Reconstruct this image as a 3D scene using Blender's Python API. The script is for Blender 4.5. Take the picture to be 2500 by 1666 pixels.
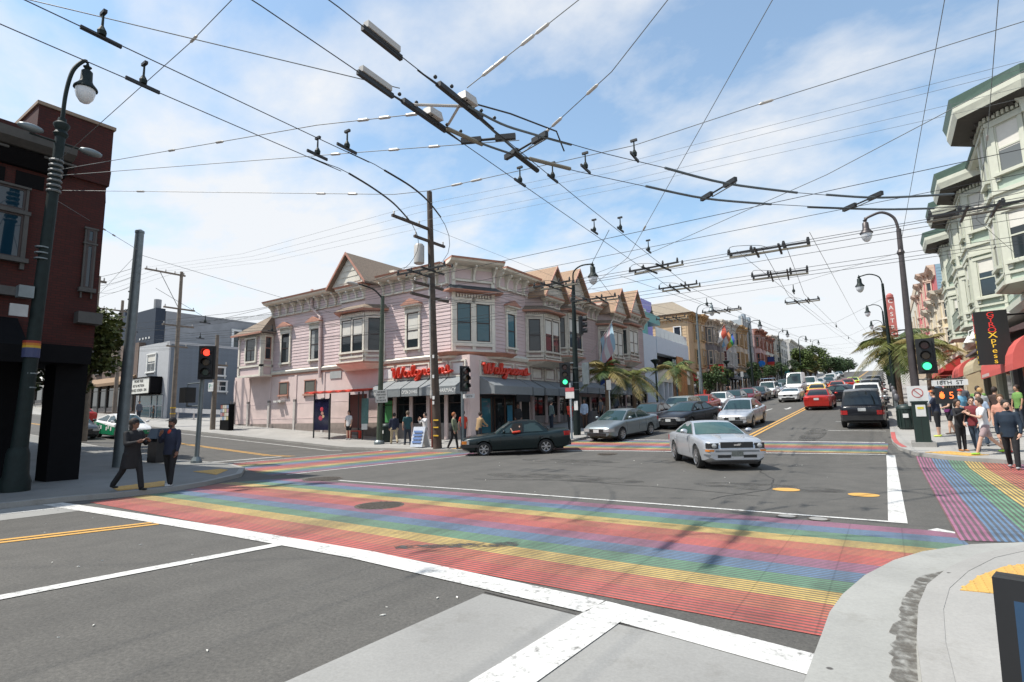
import bpy, bmesh, math, random
from mathutils import Vector, Matrix
R = math.radians
random.seed(7)
for o in list(bpy.data.objects): bpy.data.objects.remove(o, do_unlink=True)
SC = bpy.context.scene
COL = SC.collection

# ------------------------------------------------------------------ camera, sky, sun, exposure
cam_d = bpy.data.cameras.new('camera'); cam = bpy.data.objects.new('camera', cam_d); COL.objects.link(cam)
cam_d.sensor_width = 36.0; cam_d.lens = 36.0 * 1335.0 / 2500.0
cam_d.clip_start = 0.05; cam_d.clip_end = 6000.0
cr = Vector((0.82599, 0.56334, -0.01947)); cd = Vector((-0.09165, 0.10014, -0.99074)); cf = Vector((-0.55618, 0.82013, 0.13434))
mw = Matrix(((cr.x, -cd.x, -cf.x, 0), (cr.y, -cd.y, -cf.y, 0), (cr.z, -cd.z, -cf.z, 1.7), (0, 0, 0, 1)))
cam.matrix_world = mw
SC.camera = cam

SUN_EL, SUN_AZ = 59.0, math.degrees(math.atan2(-0.76, -0.65))     # azimuth from +Y towards +X
w = bpy.data.worlds.new('World'); SC.world = w; w.use_nodes = True
nt = w.node_tree; nt.nodes.clear()
def WN(t, **k):
    n = nt.nodes.new(t)
    for a, b in k.items(): setattr(n, a, b)
    return n
def wl(a, b): nt.links.new(a, b)
sky = WN('ShaderNodeTexSky'); sky.sky_type = 'NISHITA'; sky.sun_disc = False
sky.sun_elevation = R(SUN_EL); sky.sun_rotation = R(SUN_AZ % 360); sky.air_density = 1.0; sky.dust_density = 0.6; sky.ozone_density = 1.6
tc = WN('ShaderNodeTexCoord'); sep = WN('ShaderNodeSeparateXYZ'); wl(tc.outputs['Generated'], sep.inputs[0])
def wm(op, a, b=None, c=None):
    n = WN('ShaderNodeMath', operation=op)
    for i, x in enumerate((a, b, c)):
        if x is None: continue
        if isinstance(x, (int, float)): n.inputs[i].default_value = x
        else: wl(x, n.inputs[i])
    return n.outputs[0]
zc = wm('ADD', wm('MAXIMUM', sep.outputs[2], 0.0), 0.22)
comb = WN('ShaderNodeCombineXYZ'); wl(wm('DIVIDE', sep.outputs[0], zc), comb.inputs[0]); wl(wm('DIVIDE', sep.outputs[1], zc), comb.inputs[1])
mp = WN('ShaderNodeMapping'); wl(comb.outputs[0], mp.inputs[0]); mp.inputs['Location'].default_value = (3.1, 7.3, 0.0); mp.inputs['Rotation'].default_value = (0, 0, R(25)); mp.inputs['Scale'].default_value = (0.95, 1.25, 1)
n1 = WN('ShaderNodeTexNoise'); wl(mp.outputs[0], n1.inputs['Vector']); n1.inputs['Scale'].default_value = 1.15; n1.inputs['Detail'].default_value = 7; n1.inputs['Roughness'].default_value = 0.55; n1.inputs['Distortion'].default_value = 0.25
n2 = WN('ShaderNodeTexNoise'); wl(mp.outputs[0], n2.inputs['Vector']); n2.inputs['Scale'].default_value = 3.4; n2.inputs['Detail'].default_value = 8; n2.inputs['Roughness'].default_value = 0.6
low = wm('SUBTRACT', 1.0, wm('MINIMUM', wm('DIVIDE', wm('MAXIMUM', sep.outputs[2], 0.0), 0.46), 1.0))   # haze bank low down
fac = wm('ADD', wm('ADD', wm('MULTIPLY', n1.outputs['Fac'], 0.85), wm('MULTIPLY', n2.outputs['Fac'], 0.25)), wm('MULTIPLY', low, 0.30))
ramp = WN('ShaderNodeValToRGB'); wl(fac, ramp.inputs[0])
ramp.color_ramp.elements[0].position = 0.515; ramp.color_ramp.elements[0].color = (0.10, 0.10, 0.10, 1)
ramp.color_ramp.elements[1].position = 0.69; ramp.color_ramp.elements[1].color = (0.95, 0.95, 0.95, 1)
skyc = WN('ShaderNodeMix', data_type='RGBA', blend_type='MULTIPLY'); skyc.inputs[0].default_value = 1.0
wl(sky.outputs[0], skyc.inputs[6]); skyc.inputs[7].default_value = (2.5, 2.75, 2.55, 1)
mixc = WN('ShaderNodeMix', data_type='RGBA'); wl(ramp.outputs[0], mixc.inputs[0]); wl(skyc.outputs[2], mixc.inputs[6])
mixc.inputs[7].default_value = (10.0, 10.2, 10.5, 1)
bg = WN('ShaderNodeBackground'); wl(mixc.outputs[2], bg.inputs[0]); bg.inputs[1].default_value = 0.076
wo = WN('ShaderNodeOutputWorld'); wl(bg.outputs[0], wo.inputs[0])

sun_d = bpy.data.lights.new('sun', 'SUN'); sun_d.energy = 5.0; sun_d.angle = R(1.0); sun_d.color = (1.0, 0.955, 0.88)
sun = bpy.data.objects.new('sun', sun_d); COL.objects.link(sun)
sv = Vector((-0.76 * math.cos(R(SUN_EL)), -0.65 * math.cos(R(SUN_EL)), math.sin(R(SUN_EL)))).normalized()
sun.rotation_euler = sv.to_track_quat('Z', 'Y').to_euler(); sun.location = (-40, -20, 80)
SC.view_settings.view_transform = 'Standard'; SC.view_settings.look = 'None'
SC.view_settings.exposure = 0.27; SC.view_settings.gamma = 1.0; SC.view_settings.use_curve_mapping = False
SC.render.engine = 'CYCLES'; SC.cycles.diffuse_bounces = 2; SC.cycles.max_bounces = 6

# ------------------------------------------------------------------ materials
MATS = {}
def mat(name, col, rough=0.6, metal=0.0, var=0.10, scale=4.0, bump=0.0, bscale=30.0, coat=0.0, emit=None, estr=1.0, spec=0.5, rand=0.0):
    if name in MATS: return MATS[name]
    m = bpy.data.materials.new(name); m.use_nodes = True; t = m.node_tree; b = t.nodes['Principled BSDF']
    b.inputs['Roughness'].default_value = rough; b.inputs['Metallic'].default_value = metal
    b.inputs['Specular IOR Level'].default_value = spec
    if coat: b.inputs['Coat Weight'].default_value = coat; b.inputs['Coat Roughness'].default_value = 0.04
    c = tuple(col) + (1,)
    b.inputs['Base Color'].default_value = c
    L = t.links.new
    if var or bump:
        tcn = t.nodes.new('ShaderNodeTexCoord')
        n = t.nodes.new('ShaderNodeTexNoise'); L(tcn.outputs['Object'], n.inputs['Vector']); n.inputs['Scale'].default_value = scale; n.inputs['Detail'].default_value = 5; n.inputs['Roughness'].default_value = 0.6
        if var:
            rp = t.nodes.new('ShaderNodeValToRGB'); rp.color_ramp.elements[0].position = 0.3; rp.color_ramp.elements[1].position = 0.7
            rp.color_ramp.elements[0].color = tuple(x * (1 - var) for x in col) + (1,); rp.color_ramp.elements[1].color = tuple(min(1, x * (1 + var)) for x in col) + (1,)
            L(n.outputs['Fac'], rp.inputs[0]); out = rp.outputs[0]
            if rand:
                oi = t.nodes.new('ShaderNodeObjectInfo'); mr = t.nodes.new('ShaderNodeMapRange'); L(oi.outputs['Random'], mr.inputs[0]); mr.inputs[3].default_value = 1 - rand; mr.inputs[4].default_value = 1 + rand
                mx = t.nodes.new('ShaderNodeMix'); mx.data_type = 'RGBA'; mx.blend_type = 'MULTIPLY'; mx.inputs[0].default_value = 1
                L(out, mx.inputs[6]); L(mr.outputs[0], mx.inputs[7]); out = mx.outputs[2]
            L(out, b.inputs['Base Color'])
        if bump:
            n2 = t.nodes.new('ShaderNodeTexNoise'); L(tcn.outputs['Object'], n2.inputs['Vector']); n2.inputs['Scale'].default_value = bscale; n2.inputs['Detail'].default_value = 4
            bp = t.nodes.new('ShaderNodeBump'); bp.inputs['Strength'].default_value = bump; bp.inputs['Distance'].default_value = 0.02
            L(n2.outputs['Fac'], bp.inputs['Height']); L(bp.outputs[0], b.inputs['Normal'])
    if emit:
        b.inputs['Emission Color'].default_value = tuple(emit) + (1,); b.inputs['Emission Strength'].default_value = estr
    MATS[name] = m; return m
def glass(name, col=(0.02, 0.03, 0.035), rough=0.03, trans=0.0):
    if name in MATS: return MATS[name]
    m = mat(name, col, rough, 0, 0, spec=0.55, coat=0.15)
    return m

# ------------------------------------------------------------------ mesh helpers
WORG = {}
class MB:
    def __init__(s): s.v = []; s.f = []
    def add(s, vs, fs):
        k = len(s.v); s.v.extend(vs); s.f.extend([tuple(i + k for i in f) for f in fs]); return s
    def hexa(s, p):
        return s.add(p, [(0, 3, 2, 1), (4, 5, 6, 7), (0, 1, 5, 4), (1, 2, 6, 5), (2, 3, 7, 6), (3, 0, 4, 7)])
    def box(s, x0, x1, y0, y1, z0, z1):
        return s.hexa([(x0, y0, z0), (x1, y0, z0), (x1, y1, z0), (x0, y1, z0), (x0, y0, z1), (x1, y0, z1), (x1, y1, z1), (x0, y1, z1)])
    def cyl(s, a, b, r0, r1=None, n=10, caps=True):
        if r1 is None: r1 = r0
        return s.tube([a, b], [r0, r1], n, caps)
    def tube(s, pts, r, n=6, caps=True, sy=1.0):
        pts = [Vector(p) for p in pts]; m = len(pts)
        if not isinstance(r, (list, tuple)): r = [r] * m
        k0 = len(s.v); prev = None
        for i, p in enumerate(pts):
            t = (pts[min(i + 1, m - 1)] - pts[max(i - 1, 0)])
            if t.length < 1e-9: t = Vector((0, 0, 1))
            t.normalize()
            if prev is None:
                a = Vector((0, 0, 1)) if abs(t.z) < 0.9 else Vector((1, 0, 0)); u = t.cross(a).normalized()
            else:
                u = (prev - t * prev.dot(t)); u = u.normalized() if u.length > 1e-6 else t.orthogonal().normalized()
            prev = u; v = t.cross(u)
            for j in range(n):
                an = 2 * math.pi * j / n; s.v.append(tuple(p + (u * math.cos(an) + v * math.sin(an) * sy) * r[i]))
        for i in range(m - 1):
            for j in range(n):
                a = k0 + i * n + j; b = k0 + i * n + (j + 1) % n
                s.f.append((a, b, b + n, a + n))
        if caps:
            s.f.append(tuple(k0 + j for j in range(n))[::-1]); s.f.append(tuple(k0 + (m - 1) * n + j for j in range(n)))
        return s
    def lathe(s, prof, c=(0, 0, 0), n=14, axis='z'):
        k0 = len(s.v)
        for r, h in prof:
            for j in range(n):
                an = 2 * math.pi * j / n; a, b = r * math.cos(an), r * math.sin(an)
                s.v.append((c[0] + a, c[1] + b, c[2] + h) if axis == 'z' else ((c[0] + a, c[1] + h, c[2] + b) if axis == 'y' else (c[0] + h, c[1] + a, c[2] + b)))
        for i in range(len(prof) - 1):
            for j in range(n):
                a = k0 + i * n + j; b = k0 + i * n + (j + 1) % n; s.f.append((a, b, b + n, a + n))
        s.f.append(tuple(k0 + j for j in range(n))[::-1]); s.f.append(tuple(k0 + (len(prof) - 1) * n + j for j in range(n)))
        return s
    def sph(s, c, rx, ry=None, rz=None, n=10, m=7):
        ry = rx if ry is None else ry; rz = rx if rz is None else rz
        k0 = len(s.v); s.v.append((c[0], c[1], c[2] - rz))
        for i in range(1, m):
            ph = -math.pi / 2 + math.pi * i / m
            for j in range(n):
                an = 2 * math.pi * j / n; s.v.append((c[0] + rx * math.cos(ph) * math.cos(an), c[1] + ry * math.cos(ph) * math.sin(an), c[2] + rz * math.sin(ph)))
        s.v.append((c[0], c[1], c[2] + rz)); top = len(s.v) - 1
        for j in range(n): s.f.append((k0, k0 + 1 + (j + 1) % n, k0 + 1 + j))
        for i in range(m - 2):
            for j in range(n):
                a = k0 + 1 + i * n + j; b = k0 + 1 + i * n + (j + 1) % n; s.f.append((a, b, b + n, a + n))
        for j in range(n): s.f.append((top, k0 + 1 + (m - 2) * n + j, k0 + 1 + (m - 2) * n + (j + 1) % n))
        return s
    def poly(s, pts): return s.add([tuple(p) for p in pts], [tuple(range(len(pts)))])
    def prism(s, bot, top):
        n = len(bot); k = len(s.v); s.v.extend([tuple(p) for p in bot]); s.v.extend([tuple(p) for p in top])
        s.f.append(tuple(range(k, k + n))[::-1]); s.f.append(tuple(range(k + n, k + 2 * n)))
        for i in range(n): j = (i + 1) % n; s.f.append((k + i, k + j, k + n + j, k + n + i))
        return s
    def mesh(s, name, org=(0, 0, 0), smooth=None):
        me = bpy.data.meshes.new(name)
        ox, oy, oz = org
        me.from_pydata([(x - ox, y - oy, z - oz) for x, y, z in s.v] if (ox or oy or oz) else s.v, [], s.f)
        bm = bmesh.new(); bm.from_mesh(me); bmesh.ops.recalc_face_normals(bm, faces=bm.faces); bm.to_mesh(me); bm.free()
        if smooth:
            me.polygons.foreach_set('use_smooth', [True] * len(me.polygons)); me.set_sharp_from_angle(angle=R(smooth))
        me.update(); return me
def link(o): COL.objects.link(o); return o
def tag(o, label=None, cat=None, group=None, kind=None):
    if label: o['label'] = label
    if cat: o['category'] = cat
    if group: o['group'] = group
    if kind: o['kind'] = kind
    return o
def thing(name, label, cat, loc=(0, 0, 0), rotz=0.0, group=None):
    o = link(bpy.data.objects.new(name, None)); o.location = loc; o.rotation_euler = (0, 0, rotz); o.empty_display_size = 0.2
    WORG[o.name] = Vector(loc); return tag(o, label, cat, group)
def put(name, mb, m, parent=None, local=False, smooth=None, loc=None):
    """link one mesh object; world-coordinate builders subtract the parent's base point"""
    org = (0, 0, 0)
    if parent is not None and not local: org = WORG.get(parent.name, Vector((0, 0, 0)))
    me = mb.mesh(name, org, smooth) if isinstance(mb, MB) else mb
    if not me.materials and m: me.materials.append(m)
    o = link(bpy.data.objects.new(name, me)); o.parent = parent
    if parent is not None: WORG[o.name] = WORG.get(parent.name, Vector((0, 0, 0)))
    if loc is not None: o.location = loc
    return o
def piece(name, me, parent, wloc, rotz=0.0, scale=None):
    """an alike piece sharing mesh data, placed by world point under an unrotated parent"""
    o = link(bpy.data.objects.new(name, me)); o.parent = parent
    o.location = Vector(wloc) - WORG.get(parent.name, Vector((0, 0, 0))) if parent is not None else wloc
    o.rotation_euler = (0, 0, rotz)
    if scale: o.scale = scale
    WORG[o.name] = Vector(wloc)
    return o
class Fr:
    """facade frame: u runs left to right seen from outside, d outwards, z up"""
    def __init__(s, ox, oy, ux, uy, oz=0.0):
        l = math.hypot(ux, uy); s.o = (ox, oy, oz); s.u = (ux / l, uy / l); s.n = (s.u[1], -s.u[0]); s.rot = math.atan2(s.u[1], s.u[0])
    def p(s, u, z, d=0.0): return (s.o[0] + s.u[0] * u + s.n[0] * d, s.o[1] + s.u[1] * u + s.n[1] * d, s.o[2] + z)
    def box(s, mb, u0, u1, z0, z1, d0, d1):
        return mb.hexa([s.p(u0, z0, d1), s.p(u1, z0, d1), s.p(u1, z0, d0), s.p(u0, z0, d0), s.p(u0, z1, d1), s.p(u1, z1, d1), s.p(u1, z1, d0), s.p(u0, z1, d0)])
    def pris(s, mb, prof, u0, u1):
        """profile [(d,z)..] swept along u"""
        return mb.prism([s.p(u0, z, d) for d, z in prof], [s.p(u1, z, d) for d, z in prof])
TMPS = bpy.data.scenes.new('scratch')      # scratch scene: evaluates text and remeshes without touching the big scene
def scratch_mesh(o):
    TMPS.collection.objects.link(o); vl = TMPS.view_layers[0]; vl.update(); dg = vl.depsgraph; dg.update()
    me = bpy.data.meshes.new_from_object(o.evaluated_get(dg)); bpy.data.objects.remove(o); return me
TXT = {}
def text_mesh(body, size, extrude=0.01, shear=0.0, align='CENTER', vertical=False):
    k = (body, size, extrude, shear, align)
    if k in TXT: return TXT[k]
    c = bpy.data.curves.new('lettering', 'FONT'); c.body = body; c.size = size; c.extrude = extrude; c.shear = shear; c.align_x = align; c.align_y = 'CENTER'; c.resolution_u = 3
    me = scratch_mesh(bpy.data.objects.new('lettering_tmp', c)); bpy.data.curves.remove(c)
    TXT[k] = me; return me
def lettering(name, body, size, m, parent, fr, u, z, d, extrude=0.01, shear=0.0, sx=1.0, align='CENTER'):
    me = text_mesh(body, size, extrude, shear, align).copy(); me.materials.clear(); me.materials.append(m)
    o = link(bpy.data.objects.new(name, me)); o.parent = parent
    p = Vector(fr.p(u, z, d)); o.location = p - WORG.get(parent.name, Vector((0, 0, 0)))
    o.rotation_euler = (R(90), 0, fr.rot); o.scale = (sx, 1, 1); WORG[o.name] = p
    return o

# ------------------------------------------------------------------ terrain height: the avenue climbs away, the cross street climbs to the left
def Z(x, y):
    a = 0.065 * max(0.0, min(y, 100.0) - 20.0) + 0.072 * max(0.0, min(y, 240.0) - 100.0)
    b = 0.052 * max(0.0, -25.0 - max(x, -110.0))
    return a + b
BX = [-110.0, -25.0]; BY = [20.0, 100.0, 240.0]
def sheet(polys, off, drop=None, mb=None):
    """polygons laid on the terrain (split at its creases), optional vertical skirt"""
    bm = bmesh.new()
    for pl in polys:
        bm.faces.new([bm.verts.new((x, y, 0)) for x, y in pl])
    for x in BX: bmesh.ops.bisect_plane(bm, geom=bm.verts[:] + bm.edges[:] + bm.faces[:], plane_co=(x, 0, 0), plane_no=(1, 0, 0))
    for y in BY: bmesh.ops.bisect_plane(bm, geom=bm.verts[:] + bm.edges[:] + bm.faces[:], plane_co=(0, y, 0), plane_no=(0, 1, 0))
    bm.verts.index_update()
    mb = mb or MB(); k = len(mb.v)
    mb.v.extend([(v.co.x, v.co.y, Z(v.co.x, v.co.y) + off) for v in bm.verts])
    mb.f.extend([tuple(k + v.index for v in f.verts) for f in bm.faces])
    if drop:
        for e in bm.edges:
            if len(e.link_faces) == 1:
                a, b = e.verts; ia, ib = k + a.index, k + b.index; n = len(mb.v)
                va, vb = mb.v[ia], mb.v[ib]; mb.v.extend([(va[0], va[1], va[2] - drop), (vb[0], vb[1], vb[2] - drop)])
                mb.f.append((ia, ib, n + 1, n))
    bm.free(); return mb
def strip(pts, wdt, off, mb=None):
    """painted line of constant width along ground points"""
    polys = []
    for (x0, y0), (x1, y1) in zip(pts[:-1], pts[1:]):
        l = math.hypot(x1 - x0, y1 - y0); nx, ny = -(y1 - y0) / l * wdt / 2, (x1 - x0) / l * wdt / 2
        polys.append([(x0 + nx, y0 + ny), (x0 - nx, y0 - ny), (x1 - nx, y1 - ny), (x1 + nx, y1 + ny)])
    return sheet(polys, off, None, mb)
# ------------------------------------------------------------------ ground materials
def node_mat(name):
    m = bpy.data.materials.new(name); m.use_nodes = True; MATS[name] = m; t = m.node_tree
    return m, t, t.nodes['Principled BSDF']
def N(t, typ, **k):
    n = t.nodes.new(typ)
    for a, b in k.items(): setattr(n, a, b)
    return n
def ramp_node(t, src, stops, interp='LINEAR'):
    r = N(t, 'ShaderNodeValToRGB'); r.color_ramp.interpolation = interp
    el = r.color_ramp.elements
    while len(el) < len(stops): el.new(0.5)
    for e, (p, c) in zip(el, stops): e.position = p; e.color = tuple(c) + (1,) if len(c) == 3 else c
    if src is not None: t.links.new(src, r.inputs[0])
    return r
def noise_node(t, vec, scale, detail=5, rough=0.6):
    n = N(t, 'ShaderNodeTexNoise'); t.links.new(vec, n.inputs['Vector']); n.inputs['Scale'].default_value = scale; n.inputs['Detail'].default_value = detail; n.inputs['Roughness'].default_value = rough
    return n
def mixc_node(t, fac, a, b, blend='MIX'):
    m = N(t, 'ShaderNodeMix', data_type='RGBA', blend_type=blend); L = t.links.new
    for i, x in ((0, fac), (6, a), (7, b)):
        if isinstance(x, (int, float)): m.inputs[i].default_value = x
        elif isinstance(x, tuple): m.inputs[i].default_value = x + (1,) if len(x) == 3 else x
        else: L(x, m.inputs[i])
    return m.outputs[2]
def asphalt():
    m, t, b = node_mat('asphalt'); L = t.links.new; tcn = N(t, 'ShaderNodeTexCoord'); v = tcn.outputs['Object']
    big = noise_node(t, v, 0.22, 5, 0.55); mid = noise_node(t, v, 2.2, 6, 0.65); fine = noise_node(t, v, 30, 5, 0.8); spk = N(t, 'ShaderNodeTexVoronoi'); L(v, spk.inputs['Vector']); spk.inputs['Scale'].default_value = 45
    base = ramp_node(t, big.outputs['Fac'], [(0.3, (0.074, 0.070, 0.063)), (0.7, (0.108, 0.102, 0.091))]).outputs[0]
    c1 = mixc_node(t, 0.55, base, ramp_node(t, mid.outputs['Fac'], [(0.3, (0.066, 0.063, 0.058)), (0.75, (0.112, 0.106, 0.095))]).outputs[0])
    c2 = mixc_node(t, 0.6, c1, ramp_node(t, fine.outputs['Fac'], [(0.30, (0.28, 0.28, 0.28)), (0.70, (1.75, 1.73, 1.70))]).outputs[0], 'MULTIPLY')
    # scattered pale chips
    chips = ramp_node(t, spk.outputs['Distance'], [(0.0, (1, 1, 1)), (0.11, (0, 0, 0))]); sel = ramp_node(t, noise_node(t, v, 9, 2).outputs['Fac'], [(0.56, (0, 0, 0)), (0.62, (1, 1, 1))])
    cm = mixc_node(t, 1.0, chips.outputs[0], sel.outputs[0], 'MULTIPLY')
    # long faint tyre-polished streaks
    mpn = N(t, 'ShaderNodeMapping'); L(v, mpn.inputs[0]); mpn.inputs['Scale'].default_value = (0.9, 0.07, 1)
    st = ramp_node(t, noise_node(t, mpn.outputs[0], 1.3, 3).outputs['Fac'], [(0.42, (1, 1, 1)), (0.66, (0.80, 0.80, 0.80))])
    c3 = mixc_node(t, 0.8, c2, st.outputs[0], 'MULTIPLY')
    L(mixc_node(t, cm, c3, (0.20, 0.19, 0.17)), b.inputs['Base Color']); b.inputs['Roughness'].default_value = 0.85
    bp = N(t, 'ShaderNodeBump'); bp.inputs['Strength'].default_value = 0.55; bp.inputs['Distance'].default_value = 0.012; L(fine.outputs['Fac'], bp.inputs['Height']); L(bp.outputs[0], b.inputs['Normal'])
    return m
def concrete(name, col, spots=0.5, joints=None):
    m, t, b = node_mat(name); L = t.links.new; tcn = N(t, 'ShaderNodeTexCoord'); v = tcn.outputs['Object']
    big = noise_node(t, v, 0.6, 6, 0.6); fine = noise_node(t, v, 40, 4, 0.7)
    d = tuple(x * 0.84 for x in col); u = tuple(min(1, x * 1.12) for x in col)
    c = ramp_node(t, big.outputs['Fac'], [(0.3, d), (0.7, u)]).outputs[0]
    c = mixc_node(t, 0.25, c, ramp_node(t, fine.outputs['Fac'], [(0.3, (0.6, 0.6, 0.6)), (0.7, (1.3, 1.3, 1.3))]).outputs[0], 'MULTIPLY')
    vo = N(t, 'ShaderNodeTexVoronoi'); L(v, vo.inputs['Vector']); vo.inputs['Scale'].default_value = 2.6
    dots = ramp_node(t, vo.outputs['Distance'], [(0.0, (1, 1, 1)), (0.055, (1, 1, 1)), (0.075, (0, 0, 0))])      # trodden gum
    sel = ramp_node(t, noise_node(t, v, 3.1, 2).outputs['Fac'], [(0.50, (0, 0, 0)), (0.54, (1, 1, 1))])
    k = mixc_node(t, 1.0, dots.outputs[0], sel.outputs[0], 'MULTIPLY')
    c = mixc_node(t, k, c, (0.07, 0.065, 0.06))
    stn = ramp_node(t, noise_node(t, v, 1.7, 8, 0.75).outputs['Fac'], [(0.55, (1, 1, 1)), (0.75, (0.70, 0.68, 0.64))])
    c = mixc_node(t, spots, c, stn.outputs[0], 'MULTIPLY')
    L(c, b.inputs['Base Color']); b.inputs['Roughness'].default_value = 0.8
    bp = N(t, 'ShaderNodeBump'); bp.inputs['Strength'].default_value = 0.25; bp.inputs['Distance'].default_value = 0.01; L(fine.outputs['Fac'], bp.inputs['Height']); L(bp.outputs[0], b.inputs['Normal'])
    return m
def paint(name, col, wear=0.5):
    """road paint worn through to asphalt in specks"""
    m, t, b = node_mat(name); L = t.links.new; tcn = N(t, 'ShaderNodeTexCoord'); v = tcn.outputs['Object']
    n = noise_node(t, v, 14, 8, 0.75); n2 = noise_node(t, v, 1.1, 4, 0.6)
    ad = N(t, 'ShaderNodeMath', operation='MULTIPLY_ADD'); L(n2.outputs['Fac'], ad.inputs[0]); ad.inputs[1].default_value = 0.45; L(n.outputs['Fac'], ad.inputs[2])
    f = ramp_node(t, ad.outputs[0], [(0.92 - wear * 0.25, (0, 0, 0)), (1.0 - wear * 0.1, (1, 1, 1))])
    vc = ramp_node(t, noise_node(t, v, 3.0, 5).outputs['Fac'], [(0.3, tuple(x * 0.86 for x in col)), (0.7, col)]).outputs[0]
    L(mixc_node(t, f.outputs[0], vc, (0.13, 0.125, 0.115)), b.inputs['Base Color']); b.inputs['Roughness'].default_value = 0.7
    return m
RB = [(0.58, 0.11, 0.085), (0.58, 0.16, 0.09), (0.64, 0.45, 0.13), (0.13, 0.29, 0.17), (0.12, 0.215, 0.35), (0.35, 0.13, 0.22)]
def rainbow(name, axis, start, band, lines, flip=False, wear=0.45):
    """twice six colour bands, each a run of thin stripes with asphalt between them, faint stamped cross joints"""
    m, t, b = node_mat(name); L = t.links.new; tcn = N(t, 'ShaderNodeTexCoord'); v = tcn.outputs['Object']; sp = N(t, 'ShaderNodeSeparateXYZ'); L(v, sp.inputs[0])
    a = sp.outputs[0 if axis == 'x' else 1]; c = sp.outputs[1 if axis == 'x' else 0]
    def M(op, x, y=None):
        n = N(t, 'ShaderNodeMath', operation=op)
        for i, q in enumerate((x, y)):
            if q is None: continue
            if isinstance(q, (int, float)): n.inputs[i].default_value = q
            else: L(q, n.inputs[i])
        return n.outputs[0]
    s = M('DIVIDE', M('SUBTRACT', a, start), band)                  # band index
    wob = M('MULTIPLY', M('SUBTRACT', noise_node(t, v, 0.6, 2).outputs['Fac'], 0.5), 0.10)
    s = M('ADD', s, wob)
    six = M('DIVIDE', M('MODULO', M('ADD', s, 12.0), 6.0), 6.0)
    cols = RB[::-1] if flip else RB
    ramp = ramp_node(t, six, [(i / 6.0, cols[i]) for i in range(6)], 'CONSTANT')
    ln = M('FRACT', M('MULTIPLY', s, float(lines)))
    line = ramp_node(t, ln, [(0.0, (0, 0, 0)), (0.06, (1, 1, 1)), (0.48, (1, 1, 1)), (0.55, (0, 0, 0))])
    w1 = noise_node(t, v, 18, 7, 0.75); w2 = noise_node(t, v, 0.55, 4, 0.6)
    wr = ramp_node(t, M('ADD', M('MULTIPLY', w1.outputs['Fac'], 0.6), M('MULTIPLY', w2.outputs['Fac'], 0.6)), [(0.48, (1, 1, 1)), (0.86 - wear * 0.25, (0.42, 0.42, 0.42)), (0.90, (0.08, 0.08, 0.08))])
    fac = mixc_node(t, 1.0, line.outputs[0], wr.outputs[0], 'MULTIPLY')
    jt = ramp_node(t, M('FRACT', M('DIVIDE', c, 0.62)), [(0.0, (0.55, 0.55, 0.55)), (0.02, (0.55, 0.55, 0.55)), (0.035, (1, 1, 1))])
    asp = ramp_node(t, noise_node(t, v, 50, 3).outputs['Fac'], [(0.3, (0.045, 0.042, 0.040)), (0.7, (0.10, 0.095, 0.088))]).outputs[0]
    tint = mixc_node(t, 0.15, asp, ramp.outputs[0])
    col = mixc_node(t, fac, tint, ramp.outputs[0])
    dirt = ramp_node(t, noise_node(t, v, 1.1, 6, 0.7).outputs['Fac'], [(0.52, (1, 1, 1)), (0.78, (0.58, 0.57, 0.56))])
    col = mixc_node(t, 0.85, col, dirt.outputs[0], 'MULTIPLY')
    mpn = N(t, 'ShaderNodeMapping'); L(v, mpn.inputs[0]); mpn.inputs['Scale'].default_value = (1.1, 0.16, 1) if axis == 'y' else (0.16, 1.1, 1)
    trk = ramp_node(t, noise_node(t, mpn.outputs[0], 1.0, 4, 0.6).outputs['Fac'], [(0.45, (1, 1, 1)), (0.68, (0.52, 0.51, 0.50))])
    col = mixc_node(t, 0.8, col, trk.outputs[0], 'MULTIPLY')
    L(mixc_node(t, 0.5, col, jt.outputs[0], 'MULTIPLY'), b.inputs['Base Color']); b.inputs['Roughness'].default_value = 0.75
    return m
ASPH = asphalt()
CONC = concrete('sidewalk_concrete', (0.31, 0.30, 0.28))
APRON = concrete('gutter_concrete', (0.30, 0.297, 0.275), 0.75)
PADC = concrete('bus_pad_concrete', (0.255, 0.25, 0.235), 0.8)
KERB = concrete('kerb_concrete', (0.30, 0.29, 0.27), 0.9)
WHITE = paint('white_paint', (0.60, 0.59, 0.56), 0.75); YELLOWP = paint('yellow_paint', (0.60, 0.33, 0.075), 0.55); REDP = paint('red_kerb_paint', (0.45, 0.10, 0.09), 0.7)

# ------------------------------------------------------------------ ground, roads, pavements
g = MB()
xs = [-2500, -600, -110, -25, 0, 60, 300, 2500]; ys = [-2500, -300, 0, 20, 100, 240, 700, 3000]
for x in xs:
    for y in ys: g.v.append((x, y, Z(x, y) - 0.06))
for i in range(len(xs) - 1):
    for j in range(len(ys) - 1): a = i * len(ys) + j; g.f.append((a, a + len(ys), a + len(ys) + 1, a + 1))
tag(put('ground', g, concrete('far_ground', (0.14, 0.135, 0.12))), kind='structure')
road = sheet([[(-16.6, -60), (1.6, -60), (1.6, 8.5), (-16.6, 8.5)], [(-300, 8.5), (200, 8.5), (200, 21.4), (-300, 21.4)], [(-14.6, 21.4), (1.6, 21.4), (1.6, 320), (-14.6, 320)], [(-20.0, 21.4), (-14.6, 21.4), (-14.6, 24.5), (-20.0, 24.5)]], 0.0)
tag(put('road', road, ASPH), kind='structure')
def offset(pts, d):
    out = []
    for i, p in enumerate(pts):
        a = pts[max(i - 1, 0)]; b = pts[min(i + 1, len(pts) - 1)]; l = math.hypot(b[0] - a[0], b[1] - a[1]); out.append((p[0] - (b[1] - a[1]) / l * d, p[1] + (b[0] - a[0]) / l * d))
    return out
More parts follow.
